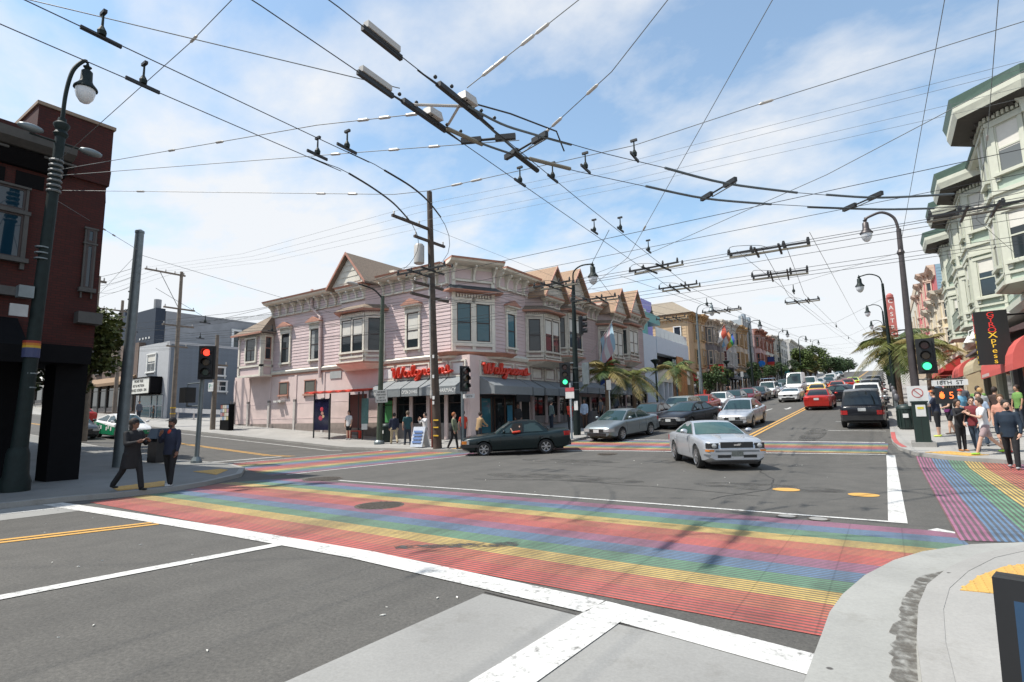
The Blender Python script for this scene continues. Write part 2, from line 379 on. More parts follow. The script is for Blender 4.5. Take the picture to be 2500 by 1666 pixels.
def pavement(name, kerb, rest, h=0.11, m=None):
    """kerb: polyline of the kerb's foot with the pavement on its left; rest closes the block"""
    inner = offset(kerb, 0.16)
    k = sheet([[a, b, d, c] for a, b, c, d in zip(kerb[:-1], kerb[1:], inner[:-1], inner[1:])], h + 0.004, 0.2)
    sw = tag(put('sidewalk', sheet([inner + rest], h, 0.2), m or CONC), kind='structure')
    kb = tag(put('kerb', k, KERB), kind='structure')
    return sw
KA = [(-300, 20.3), (-60, 20.3), (-25, 20.25), (-19.0, 20.2), (-17.0, 20.3), (-15.4, 20.9), (-14.2, 22.0), (-13.5, 23.4), (-13.2, 25), (-13.1, 60), (-12.8, 100), (-12.6, 240), (-12.6, 320)]
KA = KA[::-1][::-1]
pavement('walk_a', KA, [(-60, 320), (-300, 320)])
KB_ = [(200, 10.3), (6, 10.3), (3.4, 10.05), (2.2, 9.6), (1.14, 8.70), (0.65, 7.91), (0.35, 7.13), (0.15, 6.39), (0.06, 5.70), (0.02, 4.91), (0.02, -60)]
pavement('walk_b', KB_, [(200, -60)])
KC = [(-0.1, 320), (0.0, 60), (0.0, 28), (0.02, 25.5), (0.18, 23.6), (0.6, 22.3), (1.3, 21.5), (2.6, 20.95), (4.5, 20.8), (200, 20.8)]
pavement('walk_c', KC, [(200, 320)])
KD = [(-15.2, -60), (-15.2, 3.2), (-15.1, 4.7), (-14.75, 5.7), (-14.7, 6.6), (-15.1, 7.7), (-16.4, 9.4), (-18.3, 10.6), (-20.5, 11.3), (-25, 11.55), (-60, 11.6), (-300, 11.6)]
pavement('walk_d', KD, [(-300, -60)], m=concrete('old_sidewalk', (0.19, 0.187, 0.175), 0.8))  # darker concrete; part of this corner's shade is in the colour
# pale gutter round the corner next to the camera
ap_out = [(-0.62, -60), (-0.60, 3.4), (-0.58, 4.55), (-0.57, 4.94), (-0.56, 5.49), (-0.50, 6.06), (-0.35, 6.85), (-0.10, 7.67), (0.19, 8.29), (0.70, 8.99), (1.24, 9.41), (2.4, 10.1), (3.6, 10.5), (6, 10.8), (60, 10.8)]
ap_in = [(0.01, -60), (0.01, 3.4), (0.02, 4.5), (0.02, 4.91), (0.06, 5.70), (0.10, 6.05), (0.25, 6.8), (0.50, 7.55), (0.78, 8.15), (1.20, 8.78), (1.6, 9.15), (2.6, 9.8), (3.6, 10.1), (6, 10.29), (60, 10.29)]
tag(put('gutter', sheet([[a, b, d, c] for a, b, c, d in zip(ap_out[:-1], ap_out[1:], ap_in[:-1], ap_in[1:])], 0.012), APRON), kind='structure')
# grime lying in the gutter
grime = concrete('gutter_grime', (0.11, 0.10, 0.085), 0.9)
def patchy(m, scale=5.0, lo=0.38, hi=0.58):
    t = m.node_tree; b = t.nodes['Principled BSDF']; tcn = N(t, 'ShaderNodeTexCoord'); r = ramp_node(t, noise_node(t, tcn.outputs['Object'], scale, 7, 0.65).outputs['Fac'], [(lo, (0, 0, 0)), (hi, (1, 1, 1))]); t.links.new(r.outputs[0], b.inputs['Alpha'])
patchy(grime, 11.0, 0.36, 0.66)
rng = random.Random(3)
gi = [(0.0, 2.2), (0.0, 3.2), (0.0, 4.0), (0.0, 4.5), (0.01, 5.0), (0.05, 5.6), (0.13, 6.2), (0.28, 6.85), (0.5, 7.5), (0.8, 8.1), (1.15, 8.6)]
go = [(x - w_ - rng.uniform(-0.02, 0.04), y + w_ * 0.4) for (x, y), w_ in zip(gi, (0.06, 0.11, 0.13, 0.14, 0.13, 0.15, 0.18, 0.2, 0.12, 0.07, 0.02))]
fi, fo = [], []
for i in range(len(gi) - 1):
    for k in range(6):
        f = k / 6.0; fi.append((gi[i][0] * (1 - f) + gi[i + 1][0] * f, gi[i][1] * (1 - f) + gi[i + 1][1] * f)); j = rng.uniform(-0.035, 0.035)
        fo.append((go[i][0] * (1 - f) + go[i + 1][0] * f + j, go[i][1] * (1 - f) + go[i + 1][1] * f + j))
tag(put('gutter_dirt', sheet([[a, b, d, c] for a, b, c, d in zip(fi[:-1], fi[1:], fo[:-1], fo[1:])], 0.017), grime), kind='structure')
# concrete bus pad and gutter strips on the near leg
tag(put('bus_pad', sheet([[(-3.75, -20), (-0.61, -20), (-0.59, 4.3), (-3.38, 4.4)]], 0.005), PADC), kind='structure')
tag(put('gutter_strip', sheet([[(-15.2, -20), (-14.2, -20), (-13.3, 4.4), (-15.1, 4.4)]], 0.005), PADC), kind='structure')
jn = mat('joint_dark', (0.05, 0.045, 0.04), 0.9)
tag(put('pad_joint', strip([(-0.62, 4.28), (-1.95, 4.36)], 0.02, 0.0075, strip([(-2.35, 4.36), (-3.4, 4.45)], 0.02, 0.0075)), jn), kind='structure')

# ------------------------------------------------------------------ painted markings
def mark(name, mb, m): return tag(put(name, mb, m), kind='structure')
mark('stop_line', strip([(-15.0, 4.42), (-12.4, 4.58), (-9.0, 4.74), (-5.6, 4.82), (-2.3, 4.62), (-0.62, 4.36), (-0.5, 4.34)], 0.36, 0.010), WHITE)
mark('lane_line', strip([(-8.0, -2.4), (-7.45, 1.84), (-7.07, 4.62)], 0.20, 0.009), WHITE)
mark('bus_bay_line', strip([(-2.75, -3), (-2.2, 2.9), (-2.14, 4.45)], 0.36, 0.0125), WHITE)
for dx in (-0.12, 0.12): mark('centre_line', strip([(-12.2 + dx, -1.4), (-10.98 + dx, 2.65), (-10.42 + dx, 4.5)], 0.13, 0.008), YELLOWP)
mark('edge_line', strip([(-14.6, 1.0), (-14.2, 3.9), (-14.1, 4.38)], 0.11, 0.009), WHITE)
mark('box_line', strip([(-12.7, 10.08), (-8, 10.2), (0.09, 10.2)], 0.10, 0.008), WHITE)
mark('box_line', strip([(-0.03, 10.26), (-0.06, 22.2)], 0.24, 0.008), WHITE)
mark('crosswalk_line', strip([(-15.6, 10.4), (-15.3, 17.8), (-15.2, 20.0)], 0.13, 0.008), WHITE)
mark('crosswalk_line', strip([(-22.0, 11.9), (-22.0, 20.2)], 0.13, 0.008), WHITE)
mark('crosswalk_line', strip([(-14.2, 21.3), (-9.0, 21.9), (-0.2, 22.35)], 0.12, 0.008), WHITE)
mark('crosswalk_line', strip([(-13.0, 25.9), (-0.2, 25.7)], 0.16, 0.008), WHITE)
mark('crosswalk', sheet([[(-14.5, 4.92), (-0.57, 4.92), (-0.55, 5.5), (-0.50, 6.06), (-0.36, 6.85), (-0.10, 7.67), (0.19, 8.29), (0.68, 8.97), (0.58, 9.76), (-14.7, 9.76), (-15.3, 8.2), (-14.7, 7.0)]], 0.006), rainbow('rainbow_near', 'y', 4.92, 0.403, 6, wear=0.5))
mark('crosswalk', sheet([[(0.60, 9.2), (1.05, 9.35), (1.26, 9.44), (2.4, 10.13), (3.6, 10.53), (5.05, 10.75), (5.05, 20.7), (2.6, 20.9), (1.3, 21.4), (0.6, 22.1)]], 0.0075), rainbow('rainbow_right', 'x', 0.62, 0.37, 5, flip=True, wear=0.2))
mark('crosswalk', sheet([[(-13.2, 21.9), (-0.15, 22.6), (-0.1, 25.5), (-13.15, 25.6)]], 0.005), rainbow('rainbow_far', 'y', 22.0, 0.31, 3, wear=0.7))
mark('crosswalk', sheet([[(-21.8, 11.9), (-17.2, 10.4), (-15.75, 10.0), (-15.5, 20.1), (-21.8, 20.15)]], 0.005), rainbow('rainbow_left', 'x', -21.7, 0.51, 3, wear=0.7))
for dx in (-0.13, 0.13): mark('centre_line', strip([(-5.44 + dx, 26.6), (-5.2 + dx, 47), (-4.9 + dx, 100), (-4.6 + dx, 235)], 0.13, 0.008), YELLOWP)
mark('lane_line', strip([(-8.45, 26.5), (-8.0, 36.8), (-7.56, 47.7)], 0.13, 0.008), WHITE)
mark('lane_line', strip([(-7.3, 58), (-7.2, 95)], 0.13, 0.008), WHITE)
def arrow(x, y):
    mb = sheet([[(x - 0.07, y), (x + 0.07, y), (x + 0.07, y + 1.6), (x - 0.07, y + 1.6)], [(x - 0.3, y), (x, y - 0.9), (x + 0.3, y)]], 0.008)
    mark('lane_arrow', mb, WHITE)
arrow(-6.5, 32.5); arrow(-6.4, 47.4); arrow(-8.9, 47.2)
for a, b in (((-2.45, 30.4), (-0.15, 30.1)), ((-2.45, 35.3), (-0.15, 35.1))): mark('parking_tick', strip([a, b], 0.10, 0.008), WHITE)
mark('edge_line', strip([(-24, 19.2), (-60, 19.2)], 0.13, 0.008), WHITE)
for dy in (-0.12, 0.12): mark('centre_line', strip([(-23, 15.6 + dy), (-110, 15.6 + dy)], 0.12, 0.008), YELLOWP)
mark('crosswalk_line', strip([(-23.4, 11.9), (-23.4, 15.3)], 0.25, 0.008), WHITE)
mark('red_kerb_strip', strip([(0.085, 28.6), (0.09, 26.2), (0.16, 24.8), (0.36, 23.5)], 0.15, 0.121), REDP)
def disc(x, y, r, off, n=20): return sheet([[(x + r * math.cos(2 * math.pi * i / n), y + r * math.sin(2 * math.pi * i / n)) for i in range(n)]], off)
for x, y in ((-0.55, 13.08), (-1.96, 13.25)): mark('survey_dot', disc(x, y, 0.27, 0.007), YELLOWP)
mark('paint_fleck', sheet([[(0.3, 9.75), (0.75, 9.62), (0.42, 9.95)]], 0.007), WHITE)
# darker patches on the asphalt, covers
for pts in ([(-5.6, 5.35), (-5.45, 5.25), (-4.15, 6.15), (-4.25, 6.4)], [(-13.9, 1.0), (-13.2, 0.7), (-12.6, 2.6), (-13.1, 2.9)]):
    mark('tar_patch', sheet([pts], 0.0085), concrete('tar', (0.062, 0.06, 0.057), 0.7) if 'tar' not in MATS else MATS['tar'])
patchy(MATS['tar'], 4.0, 0.40, 0.62)
seal = concrete('crack_seal', (0.04, 0.038, 0.036), 0.5); patchy(seal, 3.0, 0.34, 0.46); rng = random.Random(21)
for x, y, a, n_ in ((-9.5, 12.0, 0.3, 34), (-3.0, 11.2, 1.45, 30), (-11.5, 16.5, 0.1, 26), (-6.5, 26.5, 1.5, 40)):
    pts = [(x, y)]
    for k in range(n_): a += rng.uniform(-0.35, 0.35) * 0.6; pts.append((pts[-1][0] + 0.22 * math.cos(a), pts[-1][1] + 0.22 * math.sin(a)))
    mark('crack_seal', strip(pts, 0.035, 0.0045), seal)
oil = concrete('oil_stain', (0.062, 0.059, 0.054), 0.5); patchy(oil, 1.6, 0.42, 0.78)
for x, y, a, b in ((-2.4, 13.5, 1.6, 0.6), (-7.5, 13.2, 2.4, 0.7), (-9.8, 18.0, 2.0, 0.7), (-6.9, 29.5, 0.5, 3.0), (-2.9, 28.5, 0.5, 3.0)): mark('oil_stain', sheet([[(x + a * math.cos(2 * math.pi * i / 18), y + b * math.sin(2 * math.pi * i / 18)) for i in range(18)]], 0.0035), oil)
iron = mat('cast_iron', (0.10, 0.085, 0.07), 0.75, 0.3, 0.3, 20, 0.6, 60)
def manhole(x, y, r, label):
    t_ = thing('manhole_cover', label, 'manhole cover', (x, y, Z(x, y)))
    put('rim', disc(x, y, r, 0.009, 24), iron, t_)
    mb = MB()
    for k in range(-4, 5):
        h = math.sqrt(max(0.01, (r * 0.85) ** 2 - (k * r * 0.2) ** 2)); mb.box(x + k * r * 0.2 - r * 0.06, x + k * r * 0.2 + r * 0.06, y - h, y + h, Z(x, y) + 0.008, Z(x, y) + 0.016)
    put('cover_ribs', mb, iron, t_)
manhole(-8.37, 7.62, 0.48, 'round iron manhole cover set into the near rainbow crosswalk')
manhole(-13.5, 10.15, 0.55, 'iron manhole cover at the left end of the white box line')
manhole(-9.6, 20.9, 0.42, 'iron manhole cover in the road behind the dark green saloon')
for x, y, lb in ((-1.05, 9.95, 'pale round utility lid beside the white box line, right one'), (-1.5, 9.98, 'pale round utility lid beside the white box line, left one')):
    t_ = thing('utility_access', lb, 'utility access', (x, y, 0)); put('lid', disc(x, y, 0.13, 0.011, 16), PADC, t_); put('rim', disc(x, y, 0.16, 0.0095, 16), iron, t_)

# yellow tactile paving with rows of domes
def tactile(pts, label, h=0.115, pitch=0.12, dome=0.03):
    mb = sheet([pts], h + 0.006, 0.01); t_ = put('tactile_paving', mb, paint('tactile_yellow', (0.56, 0.33, 0.085), 0.45) if 'tactile_yellow' not in MATS else MATS['tactile_yellow']); tag(t_, label, 'tactile paving')
    d = MB(); x0 = min(p[0] for p in pts); x1 = max(p[0] for p in pts); y0 = min(p[1] for p in pts); y1 = max(p[1] for p in pts)
    def inside(x, y):
        r_ = False; j = len(pts) - 1
        for i in range(len(pts)):
            if (pts[i][1] > y) != (pts[j][1] > y) and x < (pts[j][0] - pts[i][0]) * (y - pts[i][1]) / (pts[j][1] - pts[i][1]) + pts[i][0]: r_ = not r_
            j = i
        return r_
    nx = int((x1 - x0) / pitch); ny = int((y1 - y0) / pitch)
    for i in range(nx):
        for j in range(ny):
            x = x0 + (i + 0.5) * pitch; y = y0 + (j + 0.5) * pitch
            if inside(x, y): d.lathe([(dome, 0), (dome * 0.6, 0.008)], (x, y, Z(x, y) + h + 0.0055), 6)
    o = put('domes', d, MATS['tactile_yellow'], t_); o['kind'] = 'stuff'
tactile([(0.376, 6.33), (0.555, 6.9), (0.8, 7.42), (1.25, 7.95), (2.0, 8.3), (3.0, 7.6), (2.2, 6.6), (1.2, 6.45)], 'yellow tactile paving behind the dark A-frame board, nearest the camera', 0.11, 0.075, 0.022)
tactile([(0.85, 22.27), (1.9, 21.55), (2.4, 21.9), (1.5, 22.6)], 'yellow tactile paving at the right corner below the people')
tactile([(-15.2, 5.7), (-15.15, 6.7), (-16.4, 7.25), (-16.1, 5.9)], 'yellow tactile paving under the two men on the shaded corner')
tactile([(-18.5, 9.0), (-16.7, 8.8), (-17.9, 9.8), (-18.5, 9.9)], 'yellow tactile paving by the kerb beyond the two men')
tactile([(-17.6, 20.55), (-16.6, 20.6), (-16.2, 21.6), (-17.3, 21.6)], 'yellow tactile paving beside the tall wooden utility pole')
# small litter on the asphalt
lit = mat('litter_paper', (0.7, 0.68, 0.62), 0.8)
rng = random.Random(11)
mb = MB()
for i in range(46):
    x, y = rng.uniform(-13, -3.5), rng.uniform(0.6, 4.2)
    if i > 26: x, y = rng.uniform(-12, 0), rng.uniform(10, 20)
    a = rng.uniform(0, 3); s_ = rng.uniform(0.008, 0.03); c_, n_ = math.cos(a) * s_, math.sin(a) * s_
    mb.hexa([(x - c_, y - n_, 0.004), (x + n_ * 0.4, y - c_ * 0.4, 0.004), (x + c_, y + n_, 0.004), (x - n_ * 0.4, y + c_ * 0.4, 0.004), (x - c_, y - n_, 0.012), (x + n_ * 0.4, y - c_ * 0.4, 0.013), (x + c_, y + n_, 0.012), (x - n_ * 0.4, y + c_ * 0.4, 0.011)])
tag(put('litter', mb, lit), 'scattered pale scraps of litter lying on the asphalt', 'litter', kind='stuff')
# ------------------------------------------------------------------ building kit
CREAM = mat('cream_trim', (0.68, 0.64, 0.55), 0.6, var=0.10, scale=2.5, rand=0.04)
TERRA = mat('terracotta_trim', (0.43, 0.215, 0.155), 0.7, var=0.15)
PINK = mat('pink_board', (0.60, 0.475, 0.465), 0.65, var=0.07, scale=1.5, rand=0.035)
PINKW = mat('pink_stucco', (0.63, 0.50, 0.465), 0.75, var=0.08, scale=1.2, bump=0.15, bscale=14)
SLATE = mat('brown_shingle', (0.20, 0.155, 0.115), 0.85, var=0.25, scale=9, bump=0.4, bscale=25)
DARKF = mat('dark_sash', (0.035, 0.022, 0.02), 0.5, var=0.1)
GL = glass('window_glass', (0.022, 0.030, 0.034)); GLT = glass('window_glass_teal', (0.03, 0.105, 0.13)); GLS = glass('shop_glass', (0.012, 0.014, 0.016), 0.05)  # GLT holds a teal sky reflection in its base colour
BLIND = mat('window_blind', (0.62, 0.60, 0.54), 0.8, var=0.06); CURT = mat('curtain_grey', (0.30, 0.31, 0.30), 0.9, var=0.2, scale=8)
AWN = mat('awning_slate', (0.20, 0.215, 0.22), 0.8, var=0.06); WHITEL = mat('white_letter', (0.75, 0.75, 0.72), 0.6, var=0.03)
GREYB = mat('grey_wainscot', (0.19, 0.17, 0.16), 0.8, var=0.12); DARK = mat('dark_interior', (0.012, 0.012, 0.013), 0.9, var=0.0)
SHM = {}
def shared(key, fn, m, smooth=None):
    if key not in SHM:
        me = fn().mesh(key[0], (0, 0, 0), smooth); me.materials.append(m); SHM[key] = me
    return SHM[key]
def child(name, me, parent):
    o = link(bpy.data.objects.new(name, me)); o.parent = parent; WORG[o.name] = WORG.get(parent.name, Vector((0, 0, 0))); return o
def at_fr(name, me, parent, fr, u, z, d=0.0): return piece(name, me, parent, fr.p(u, z, d), fr.rot)
# local convention for shared pieces: x along the wall, -y outwards, z up
def siding(parent, fr, u0, u1, z0, z1, pitch, m, d=0.0, name='board'):
    L_ = round(u1 - u0, 3); n = max(1, int(round((z1 - z0) / pitch))); p = (z1 - z0) / n
    me = shared(('board', L_, round(p, 4), m.name), lambda: MB().prism([(0, 0, 0), (0, -0.032, 0.0), (0, -0.030, 0.012), (0, -0.006, p)], [(L_, 0, 0), (L_, -0.032, 0.0), (L_, -0.030, 0.012), (L_, -0.006, p)]), m)
    for i in range(n): at_fr(name, me, parent, fr, u0, z0 + i * p, d)
def window(parent, fr, u, z, w, h, d=0.0, trim=CREAM, sash=DARKF, pane=None, tw=0.14, hood=None, sill=True, blind=0.0, bars=1, td=0.13, curtain=None):
    """u,z: lower-left corner of the glazed opening"""
    pane = pane or GL
    k = (round(w, 2), round(h, 2), round(tw, 2), sill, bars, round(td, 2))
    def ft():
        b = MB(); b.box(-tw, 0, -td, -0.033, 0, h).box(w, w + tw, -td, -0.033, 0, h).box(-tw - 0.03, w + tw + 0.03, -td - 0.03, -0.033, h, h + tw)
        if sill: b.box(-tw - 0.06, w + tw + 0.06, -td - 0.09, -0.033, -0.12, 0).box(-tw, -0.01, -td, -0.033, -0.3, -0.12).box(w + 0.01, w + tw, -td, -0.033, -0.3, -0.12)
        else: b.box(-tw, w + tw, -td, -0.033, -tw, 0)
        return b
    def fs():
        b = MB(); s = 0.055; b.box(0, s, -0.085, -0.04, 0, h).box(w - s, w, -0.085, -0.04, 0, h).box(s, w - s, -0.085, -0.04, 0, s).box(s, w - s, -0.085, -0.04, h - s, h)
        if bars >= 1: b.box(s, w - s, -0.09, -0.04, h * 0.48, h * 0.48 + 0.06)
        if bars >= 2: b.box(w / 2 - 0.02, w / 2 + 0.02, -0.088, -0.04, s, h * 0.48)
        return b
    win = at_fr('window', shared(('window',) + k + (trim.name,), ft, trim), parent, fr, u, z, d)
    child('sash', shared(('sash',) + k + (sash.name,), fs, sash), win)
    child('pane', shared(('pane', round(w, 2), round(h, 2), pane.name), lambda: MB().box(0.02, w - 0.02, -0.062, -0.052, 0.02, h - 0.02), pane), win)
    if blind: child('blind', shared(('blind', round(w, 2), round(h, 2), round(blind, 2)), lambda: MB().box(0.05, w - 0.05, -0.067, -0.063, h * (1 - blind), h - 0.05), BLIND), win)
    if curtain: child('curtain', shared(('curtain', round(w, 2), round(h, 2), curtain.name), lambda: MB().box(0.05, w * 0.42, -0.067, -0.063, 0.05, h * 0.95), curtain), win)
    if hood:
        def fh():
            b = MB(); c = w / 2; a = w / 2 + tw + 0.12
            b.box(-tw - 0.02, w + tw + 0.02, -td - 0.04, -0.033, h + tw, h + tw + 0.26)
            b.box(-tw - 0.12, w + tw + 0.12, -td - 0.24, -0.033, h + tw + 0.26, h + tw + 0.34); return b
        child('hood', shared(('hood',) + k + (trim.name,), fh, trim), win)
        def fp():
            b = MB(); c = w / 2; a = w / 2 + tw + 0.16; zz = h + tw + 0.34
            b.prism([(c - a, -td - 0.27, zz), (c + a, -td - 0.27, zz), (c + a, -td - 0.27, zz + 0.07), (c, -td - 0.27, zz + 0.40), (c - a, -td - 0.27, zz + 0.07)], [(c - a, -0.033, zz), (c + a, -0.033, zz), (c + a, -0.033, zz + 0.07), (c, -0.033, zz + 0.40), (c - a, -0.033, zz + 0.07)]); return b
        child('pediment', shared(('pediment',) + k + (hood.name,), fp, hood), win)
        def fd():
            b = MB(); n = max(3, int((w + tw) / 0.13)); st = (w + tw) / n
            for i in range(n): b.box(-tw / 2 + i * st, -tw / 2 + i * st + st * 0.5, -td - 0.10, -td - 0.03, h + tw + 0.12, h + tw + 0.26)
            return b
        child('dentils', shared(('dentils',) + k, fd, trim), win)
    return win
def bracket_mesh(h, dep, wd, m):
    return shared(('bracket', round(h, 2), round(dep, 2), round(wd, 2), m.name), lambda: MB().prism([(-wd / 2, 0, 0), (-wd / 2, -dep * 0.28, 0.02), (-wd / 2, -dep * 0.34, h * 0.45), (-wd / 2, -dep * 0.62, h * 0.72), (-wd / 2, -dep, h * 0.86), (-wd / 2, -dep, h), (-wd / 2, 0, h)], [(wd / 2, 0, 0), (wd / 2, -dep * 0.28, 0.02), (wd / 2, -dep * 0.34, h * 0.45), (wd / 2, -dep * 0.62, h * 0.72), (wd / 2, -dep, h * 0.86), (wd / 2, -dep, h), (wd / 2, 0, h)]), m)
def cornice(parent, fr, u0, u1, z0, z1, dep=0.75, pitch=0.95, trim=CREAM, cap=TERRA, panel=PINK, d=0.0, bw=0.13, e0=0.0, e1=0.0, panels=True):
    """bracketed cornice from frieze foot z0 to crown z1"""
    H_ = z1 - z0; b = MB()
    fr.box(b, u0, u1, z0, z0 + 0.10, d, d + 0.14); fr.box(b, u0, u1, z0 + 0.10, z1 - 0.30, d, d + 0.06)
    fr.pris(b, [(d, z1 - 0.30), (d + dep * 0.55, z1 - 0.30), (d + dep * 0.9, z1 - 0.22), (d + dep, z1 - 0.10), (d, z1 - 0.10)], u0 - e0, u1 + e1)
    co = put('cornice', b, trim, parent)
    b = MB(); fr.pris(b, [(d - 0.3, z1 - 0.10), (d + dep + 0.03, z1 - 0.10), (d + dep + 0.08, z1), (d - 0.3, z1 + 0.02)], u0 - e0, u1 + e1); put('cornice_cap', b, cap, co)
    n = max(1, int(round((u1 - u0) / pitch))); st = (u1 - u0) / n
    me = bracket_mesh(H_ - 0.30, dep * 0.62, bw, trim)
    for i in range(n + 1):
        at_fr('bracket', me, co, fr, u0 + i * st + (bw * 0.6 if i == 0 else (-bw * 0.6 if i == n else 0)), z0, d + 0.061)
    if panels:
        pm = shared(('frieze_panel', round(st, 2), round(H_, 2), panel.name), lambda: MB().box(0, st - bw - 0.16, -0.03, 0, 0, (H_ - 0.45) * 0.72), panel)
        for i in range(n): at_fr('frieze_panel', pm, co, fr, u0 + i * st + bw / 2 + 0.08, z0 + 0.17, d + 0.061)
    return co
def gable(parent, fr, u0, u1, z0, zp, d, back, m_wall, roof=SLATE, barge=TERRA, over=0.18):
    uc = (u0 + u1) / 2; b = MB(); b.prism([fr.p(u0, z0, d), fr.p(u1, z0, d), fr.p(uc, zp, d)], [fr.p(u0, z0, d - 0.2), fr.p(u1, z0, d - 0.2), fr.p(uc, zp, d - 0.2)]); gw = put('gable', b, m_wall, parent)
    for k in range(4):      # carved panel strips
        f0, f1 = k / 4.0 * 0.8 + 0.06, (k + 1) / 4.0 * 0.8; zz0 = z0 + (zp - z0) * f0; zz1 = z0 + (zp - z0) * f1; hw = (u1 - u0) / 2 * (1 - f1) * 0.82
        b = MB(); fr.box(b, uc - hw, uc + hw, zz0, zz1, d, d + 0.03); put('gable_board', b, m_wall, gw)
    rf = MB(); dz = over * (zp - z0) / ((u1 - u0) / 2)
    for s, ue in ((-1, u0), (1, u1)):
        e = ue + s * over
        rf.prism([fr.p(e, z0 - dz, d + 0.30), fr.p(uc, zp + 0.05, d + 0.30), fr.p(uc, zp + 0.17, d + 0.30), fr.p(e, z0 - dz + 0.12, d + 0.30)], [fr.p(e, z0 - dz, -back), fr.p(uc, zp + 0.05, -back), fr.p(uc, zp + 0.17, -back), fr.p(e, z0 - dz + 0.12, -back)])
    ro = put('roof', rf, roof, parent); bb = MB()
    for s, ue in ((-1, u0), (1, u1)):
        e = ue + s * over
        bb.prism([fr.p(e, z0 - dz - 0.03, d + 0.303), fr.p(uc, zp + 0.02, d + 0.303), fr.p(uc, zp + 0.20, d + 0.303), fr.p(e, z0 - dz + 0.15, d + 0.303)], [fr.p(e, z0 - dz - 0.03, d + 0.36), fr.p(uc, zp + 0.02, d + 0.36), fr.p(uc, zp + 0.20, d + 0.36), fr.p(e, z0 - dz + 0.15, d + 0.36)])
    put('bargeboard', bb, barge, ro)
    return gw
def bay(parent, fr, uc, wf, dep, side, z0, zw, hw, z1, wall, trim=CREAM, cap=TERRA, pane=None, ww=None, blind=0.0, eave=None, sidepane=None, base=True, nwin=2, frieze=True, panelc=None):
    """slant-sided bay from z0 to z1, window sills at zw, window height hw"""
    pane = pane or GL; sidepane = sidepane or pane
    a, b_ = uc - wf / 2, uc + wf / 2; A, B = a - side, b_ + side
    m = MB(); fp = [(A, -0.1), (A, 0), (a, dep), (b_, dep), (B, 0), (B, -0.1)]
    m.prism([fr.p(u, z0, d) for u, d in fp], [fr.p(u, z1, d) for u, d in fp]); body = put('bay', m, wall, parent)
    fF = Fr(*fr.p(a, 0, dep)[:2], *fr.u, oz=fr.o[2])
    p0 = fr.p(A, 0, 0); p1 = fr.p(a, 0, dep); fL = Fr(p0[0], p0[1], p1[0] - p0[0], p1[1] - p0[1], fr.o[2]); sl = math.hypot(side, dep)
    p0 = fr.p(b_, 0, dep); p1 = fr.p(B, 0, 0); fR = Fr(p0[0], p0[1], p1[0] - p0[0], p1[1] - p0[1], fr.o[2])
    tw = 0.11; ww = ww or (wf - tw * (nwin + 1) - 0.1) / nwin; gap = (wf - ww * nwin) / (nwin + 1)
    for i in range(nwin): window(body, fF, gap + i * (ww + gap), zw, ww, hw, -0.02, trim, DARKF, pane, min(tw, gap * 0.8), sill=True, blind=blind, td=0.10)
    sw = sl - 0.42
    for f_ in (fL, fR): window(body, f_, 0.21, zw, sw, hw, -0.02, trim, DARKF, sidepane, 0.10, sill=True, td=0.10)
    tr = MB()       # corner posts, aprons, belts
    for f_, l in ((fL, sl), (fF, wf), (fR, sl)):
        f_.box(tr, 0, l, zw - 0.42, zw - 0.30, -0.05, 0.12); f_.box(tr, 0, l, z0, z0 + 0.12, -0.05, 0.12); f_.box(tr, 0, l, zw + hw + 0.16, zw + hw + 0.34, -0.05, 0.09)
        f_.box(tr, 0, 0.10, z0, zw + hw + 0.2, -0.05, 0.075); f_.box(tr, l - 0.10, l, z0, zw + hw + 0.2, -0.05, 0.075)
    put('bay_trim', tr, trim, body)
    if eave:
        ev = MB(); lv = []
        for e, zz in ((0.42, eave), (0.46, eave + 0.10), (0.05, eave + 0.42)):
            lv.append([fr.p(A - e * 0.9, zz, -0.05), fr.p(A - e * 0.9, zz, 0.0), fr.p(a - e * 0.5, zz, dep + e), fr.p(b_ + e * 0.5, zz, dep + e), fr.p(B + e * 0.9, zz, 0), fr.p(B + e * 0.9, zz, -0.05)])
        ev.prism(lv[1], lv[2]); ro = put('bay_roof', ev, SLATE, body); ev = MB(); ev.prism(lv[0], lv[1]); put('eave', ev, cap, ro)
        dn = MB()
        for f_, l in ((fL, sl), (fF, wf), (fR, sl)):
            n = max(3, int(l / 0.16)); st = (l - 0.3) / n
            for i in range(n): f_.box(dn, 0.15 + i * st, 0.15 + i * st + st * 0.5, eave - 0.26, eave - 0.08, 0.0, 0.12)
        put('dentils', dn, trim, body)
    if base:
        lv = []
        for e, zz in ((-0.35, z0 - 0.42), (0.22, z0 - 0.10), (0.25, z0 + 0.0)):
            lv.append([fr.p(A - e * 0.6, zz, -0.05), fr.p(A - e * 0.6, zz, 0.03), fr.p(a - e * 0.5, zz, max(0.05, dep + e)), fr.p(b_ + e * 0.5, zz, max(0.05, dep + e)), fr.p(B + e * 0.6, zz, 0.03), fr.p(B + e * 0.6, zz, -0.05)])
        m = MB(); m.prism(lv[0], lv[1]); put('bay_base', m, trim, body); m = MB(); m.prism(lv[1], lv[2]); put('base_moulding', m, cap, body)
    return body, fF, (a, b_, A, B)
